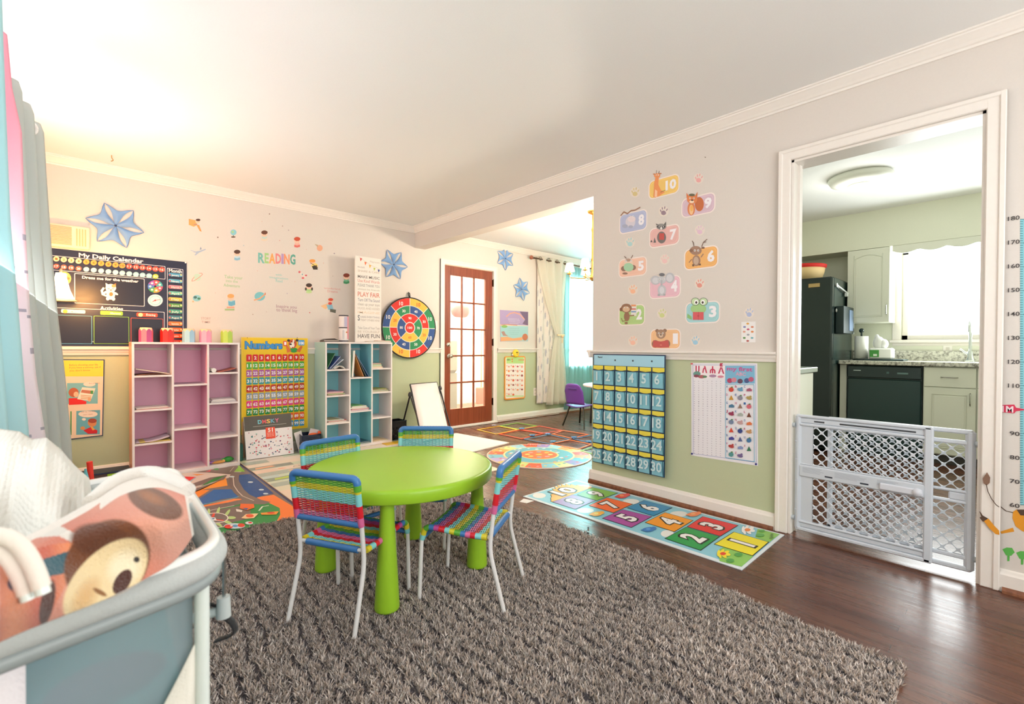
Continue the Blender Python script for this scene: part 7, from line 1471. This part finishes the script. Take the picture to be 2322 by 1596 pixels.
# printed blanket
def ell(x, y, cx, cy, rx, ry, r):
    dx, dy = x-cx, y-cy; a, b = dx*math.cos(r)+dy*math.sin(r), -dx*math.sin(r)+dy*math.cos(r); return (a/rx)**2+(b/ry)**2
def inpoly(x, y, P):
    c = False
    for i in range(len(P)):
        x1, y1 = P[i]; x2, y2 = P[i-1]
        if (y1 > y) != (y2 > y) and x < (x2-x1)*(y-y1)/(y2-y1)+x1: c = not c
    return c
def mix(a, b, k): k = max(0, min(1, k)); return tuple(a[i]+(b[i]-a[i])*k for i in range(3))
def blanket():
    near = [(-70, 1490), (40, 1438), (140, 1398), (240, 1358), (330, 1312), (395, 1272), (440, 1212)]
    far = [(-70, 1290), (10, 1240), (110, 1190), (200, 1140), (270, 1092), (350, 1079), (424, 1112)]
    def curve(P, t):
        t = t*(len(P)-1); i = min(len(P)-2, int(t)); k = t-i
        p0, p1, p2, p3 = P[max(0, i-1)], P[i], P[i+1], P[min(len(P)-1, i+2)]
        return tuple(.5*((2*p1[j])+(-p0[j]+p2[j])*k+(2*p0[j]-5*p1[j]+4*p2[j]-p3[j])*k*k+(-p0[j]+3*p1[j]-3*p2[j]+p3[j])*k**3) for j in (0, 1))
    LUT = {}
    def S(u, v):
        a, b = curve(near, u), curve(far, u); px, py = a[0]+(b[0]-a[0])*v, a[1]+(b[1]-a[1])*v
        z = .765+.075*math.sin(min(1, v*1.05)*PI/2)+.012*math.sin(u*8+v*3)*math.sin(PI*v)-.02*max(0, u-.8)*5*(1-v)*.3-.05*max(0, v-.85)/.15*.5
        p = onZ(px, py, z); LUT[round(u, 4), round(v, 4)] = (px, py); return p
    SAL, CRM_, BR, DB, TL_ = C('#C9745E'), C('#E9D2A2'), C('#6E3D1C'), C('#4A2418'), C('#2E5A66')
    def cf(u, v, p):
        a, b = curve(near, u), curve(far, u); x, y = (a[0]+(b[0]-a[0])*v)/.4046, (a[1]+(b[1]-a[1])*v-950)/.4046
        soft = lambda e, w=.12: (1-e)/w+.5
        c = mix(SAL, C('#E0A088'), .5+.5*math.sin(x*.006+y*.004)*math.cos(y*.01))
        if inpoly(x, y, [(0, 830), (60, 760), (300, 700), (420, 690), (380, 900), (210, 1250), (0, 1300)]): c = mix(C('#C4604A'), C('#E08A60'), .5+.5*math.sin(x*.02))
        if inpoly(x, y, [(195, 800), (400, 735), (395, 860), (225, 890)]): c = TL_
        if inpoly(x, y, [(130, 640), (320, 590), (420, 640), (400, 690), (330, 655), (150, 668)]): c = C('#DDD6CC')
        c = mix(c, BR, soft(ell(x, y, 870, 470, 165, 75, .42), .25)); c = mix(c, C('#9A5A24'), soft(ell(x, y, 850, 440, 90, 30, .42), .8)*.6)
        c = mix(c, DB, soft(ell(x, y, 265, 1030, 38, 130, .22), .3))
        c = mix(c, BR, soft(ell(x, y, 600, 800, 262, 215, -.75), .12)); c = mix(c, C('#5E3218'), soft(ell(x, y, 560, 680, 170, 100, .1), .3)*.7)
        c = mix(c, CRM_, soft(ell(x, y, 590, 910, 300, 158, -.80), .14)); c = mix(c, C('#C98A3E'), soft(ell(x, y, 480, 990, 120, 60, -1.), .9)*.35)
        c = mix(c, C('#F4E6C4'), soft(ell(x, y, 700, 830, 110, 90, -.8), .8)*.7)
        c = mix(c, C('#2E2A2A'), soft(ell(x, y, 766, 787, 17, 17, 0), .6)); c = mix(c, DB, soft(ell(x, y, 686, 912, 78, 42, -1.0), .2)); c = mix(c, C('#8A5A2A'), soft(ell(x, y, 560, 970, 45, 14, .5), .5)*.8)
        c = mix(c, C('#23365E'), soft(ell(x, y, 70, 920, 26, 40, 0), .4))
        if v > .93 or u > .975 or (x > 560 and v > .86): c = mix(c, C('#E6DDD2'), 1)
        return c
    m = MB('#E6DDD2'); m.sheet(S, 190, 110, .012, colfn=cf); o = m.build('printed_blanket', 'plush'); tag(o, 'salmon pink fleece blanket printed with a brown animal face over the crib rim', 'blanket')
    # folded white edge running round the right side
    m = MB('#E3DDD4'); P = []
    for k in range(15):
        u = .50+.5*k/14; a, b = curve(near, u), curve(far, u); P.append(onZ(b[0]+4, b[1]-1, .816))
    m.tube(P, [.010+.006*math.sin(PI*k/14) for k in range(15)], 10); o = m.build('blanket_fold', 'plush'); tag(o, 'rolled white edge of the blanket along the crib corner', 'blanket')
blanket()
def white_blanket():
    top = [(-70, 968), (0, 972), (45, 978), (72, 995), (105, 992), (138, 1018), (170, 1055), (203, 1085), (212, 1130)]
    def T(x):
        for a, b in zip(top[:-1], top[1:]):
            if x <= b[0]: return a[1]+(b[1]-a[1])*(x-a[0])/(b[0]-a[0])
        return top[-1][1]
    def S(u, v):
        x = -70+282*u; yt = T(x); yb = 1300-110*u; y = yb+(yt-yb)*v
        d = .60+.28*v-.03*math.sin(PI*v)+.022*math.sin(x*.040+v*2.0)*math.sin(PI*min(1, v+.15))+.007*math.sin(x*.085-v*3)
        if v > .9: d += (v-.9)*.8
        if u > .93: d += (u-.93)*1.0
        return at(x, y, d)
    m = MB('#D8D4CB'); m.sheet(S, 90, 70, .03); tag(m.build('white_blanket', 'waffle'), 'white waffle textured blanket heaped on the crib', 'blanket')
white_blanket()
def plush_bar():
    t = thing('hanging_toy_bar', 'white fabric toy bar with clear ends hooked over the crib at lower left', 'toy bar', at(0, 1300, .42))
    for k, P in enumerate((((-60, 1215), (0, 1212), (40, 1228), (66, 1262), (84, 1300), (94, 1332)), ((-60, 1240), (0, 1246), (25, 1268), (42, 1296), (52, 1322), (60, 1346)))):
        q = fillet([at(x, y, .42) for x, y in P], .02, 4); MB('#E4DACF').tube(q, [.0068]*len(q), 12).build('sleeve', 'cloth', t)
        a = at(*P[-1], .42); b = at(*P[-2], .42); d = (a-b).normalized(); MB('#DCE4DE').tube([a-d*.012, a+d*.006], .0055, 12).build('end_cap', 'gloss', t)
plush_bar()
def latch():
    p = lambda x, y: at(x, y, .80); t = thing('crib_latch', 'grey crib latch with a thin rod and dangling black strap beside the crib leg', 'latch', p(507, 1375))
    MB('#AEB6B8').tube([p(508, 1264), p(508, 1362)], .0028, 8).build('rod', 'metal', t)
    m = MB('#B4BCBA'); m.tube([p(507, 1352), p(507, 1398)], [.010, .0115], 12); m.tube([p(495, 1385), p(440, 1402)], .008, 10, '#C4CECA'); m.build('clip', 'satin', t)
    m = MB('#141416'); q = fillet([p(508, 1396), p(528, 1410), p(537, 1432), p(520, 1442), p(490, 1452)], .02, 5); m.tube(q, .0085, 8, flat=.25); m.tube(fillet([p(466, 1345), p(463, 1362), p(480, 1372), p(494, 1374)], .01, 4), .006, 8, flat=.5); m.tube([p(466, 1372), p(467, 1400)], .005, 8, flat=.5); m.build('strap', 'cloth', t)
latch()
# toys on the floor behind the crib
p = onZ(226, 1083); q = onZ(292, 1078)
t = thing('toy_garage', 'low brown toy box with a green panel on the floor under the feelings poster', 'toy', (.14, 4.74, 0)); MB('#5A4640').box(.0, 4.66, .0, .285, 4.83, .07, bev=.003).box(.0, 4.655, .07, .285, 4.835, .08, '#1E2A4A').build('body', 'satin', t); MB('#9AD01E').box(.15, 4.648, .03, .285, 4.656, .066).box(.145, 4.645, .02, .285, 4.66, .03, '#E8C87A').build('panel', 'satin', t)
a = onY(208, 1046, 4.5); tag(MB('#E83A30').tube([(a.x, 4.5, .004), (a.x-.012, 4.5, a.z)], .018, 10).build('red_toy_bat', 'satin'), 'red upright toy stick left of the toy box', 'toy')
a = onY(198, 1072, 4.45); tag(MB('#5FB6C8').tube([(a.x, 4.45, .004), (a.x-.01, 4.45, a.z+.03)], [.03, .006], 10).build('teal_toy_cone', 'satin'), 'teal cone shaped toy beside the red toy stick', 'toy')
a = onY(222, 1078, 4.42); m = MB('#2E9A5A').tube([(a.x-.05, 4.42, .01), (a.x+.0, 4.42, .03)], .009, 8).tube([(a.x-.04, 4.4, .03), (a.x+.09, 4.42, .012)], .004, 6, '#E8E4C8'); tag(m.build('toy_tools', 'satin'), 'green and cream toy sticks on the floor near the crib', 'toy')
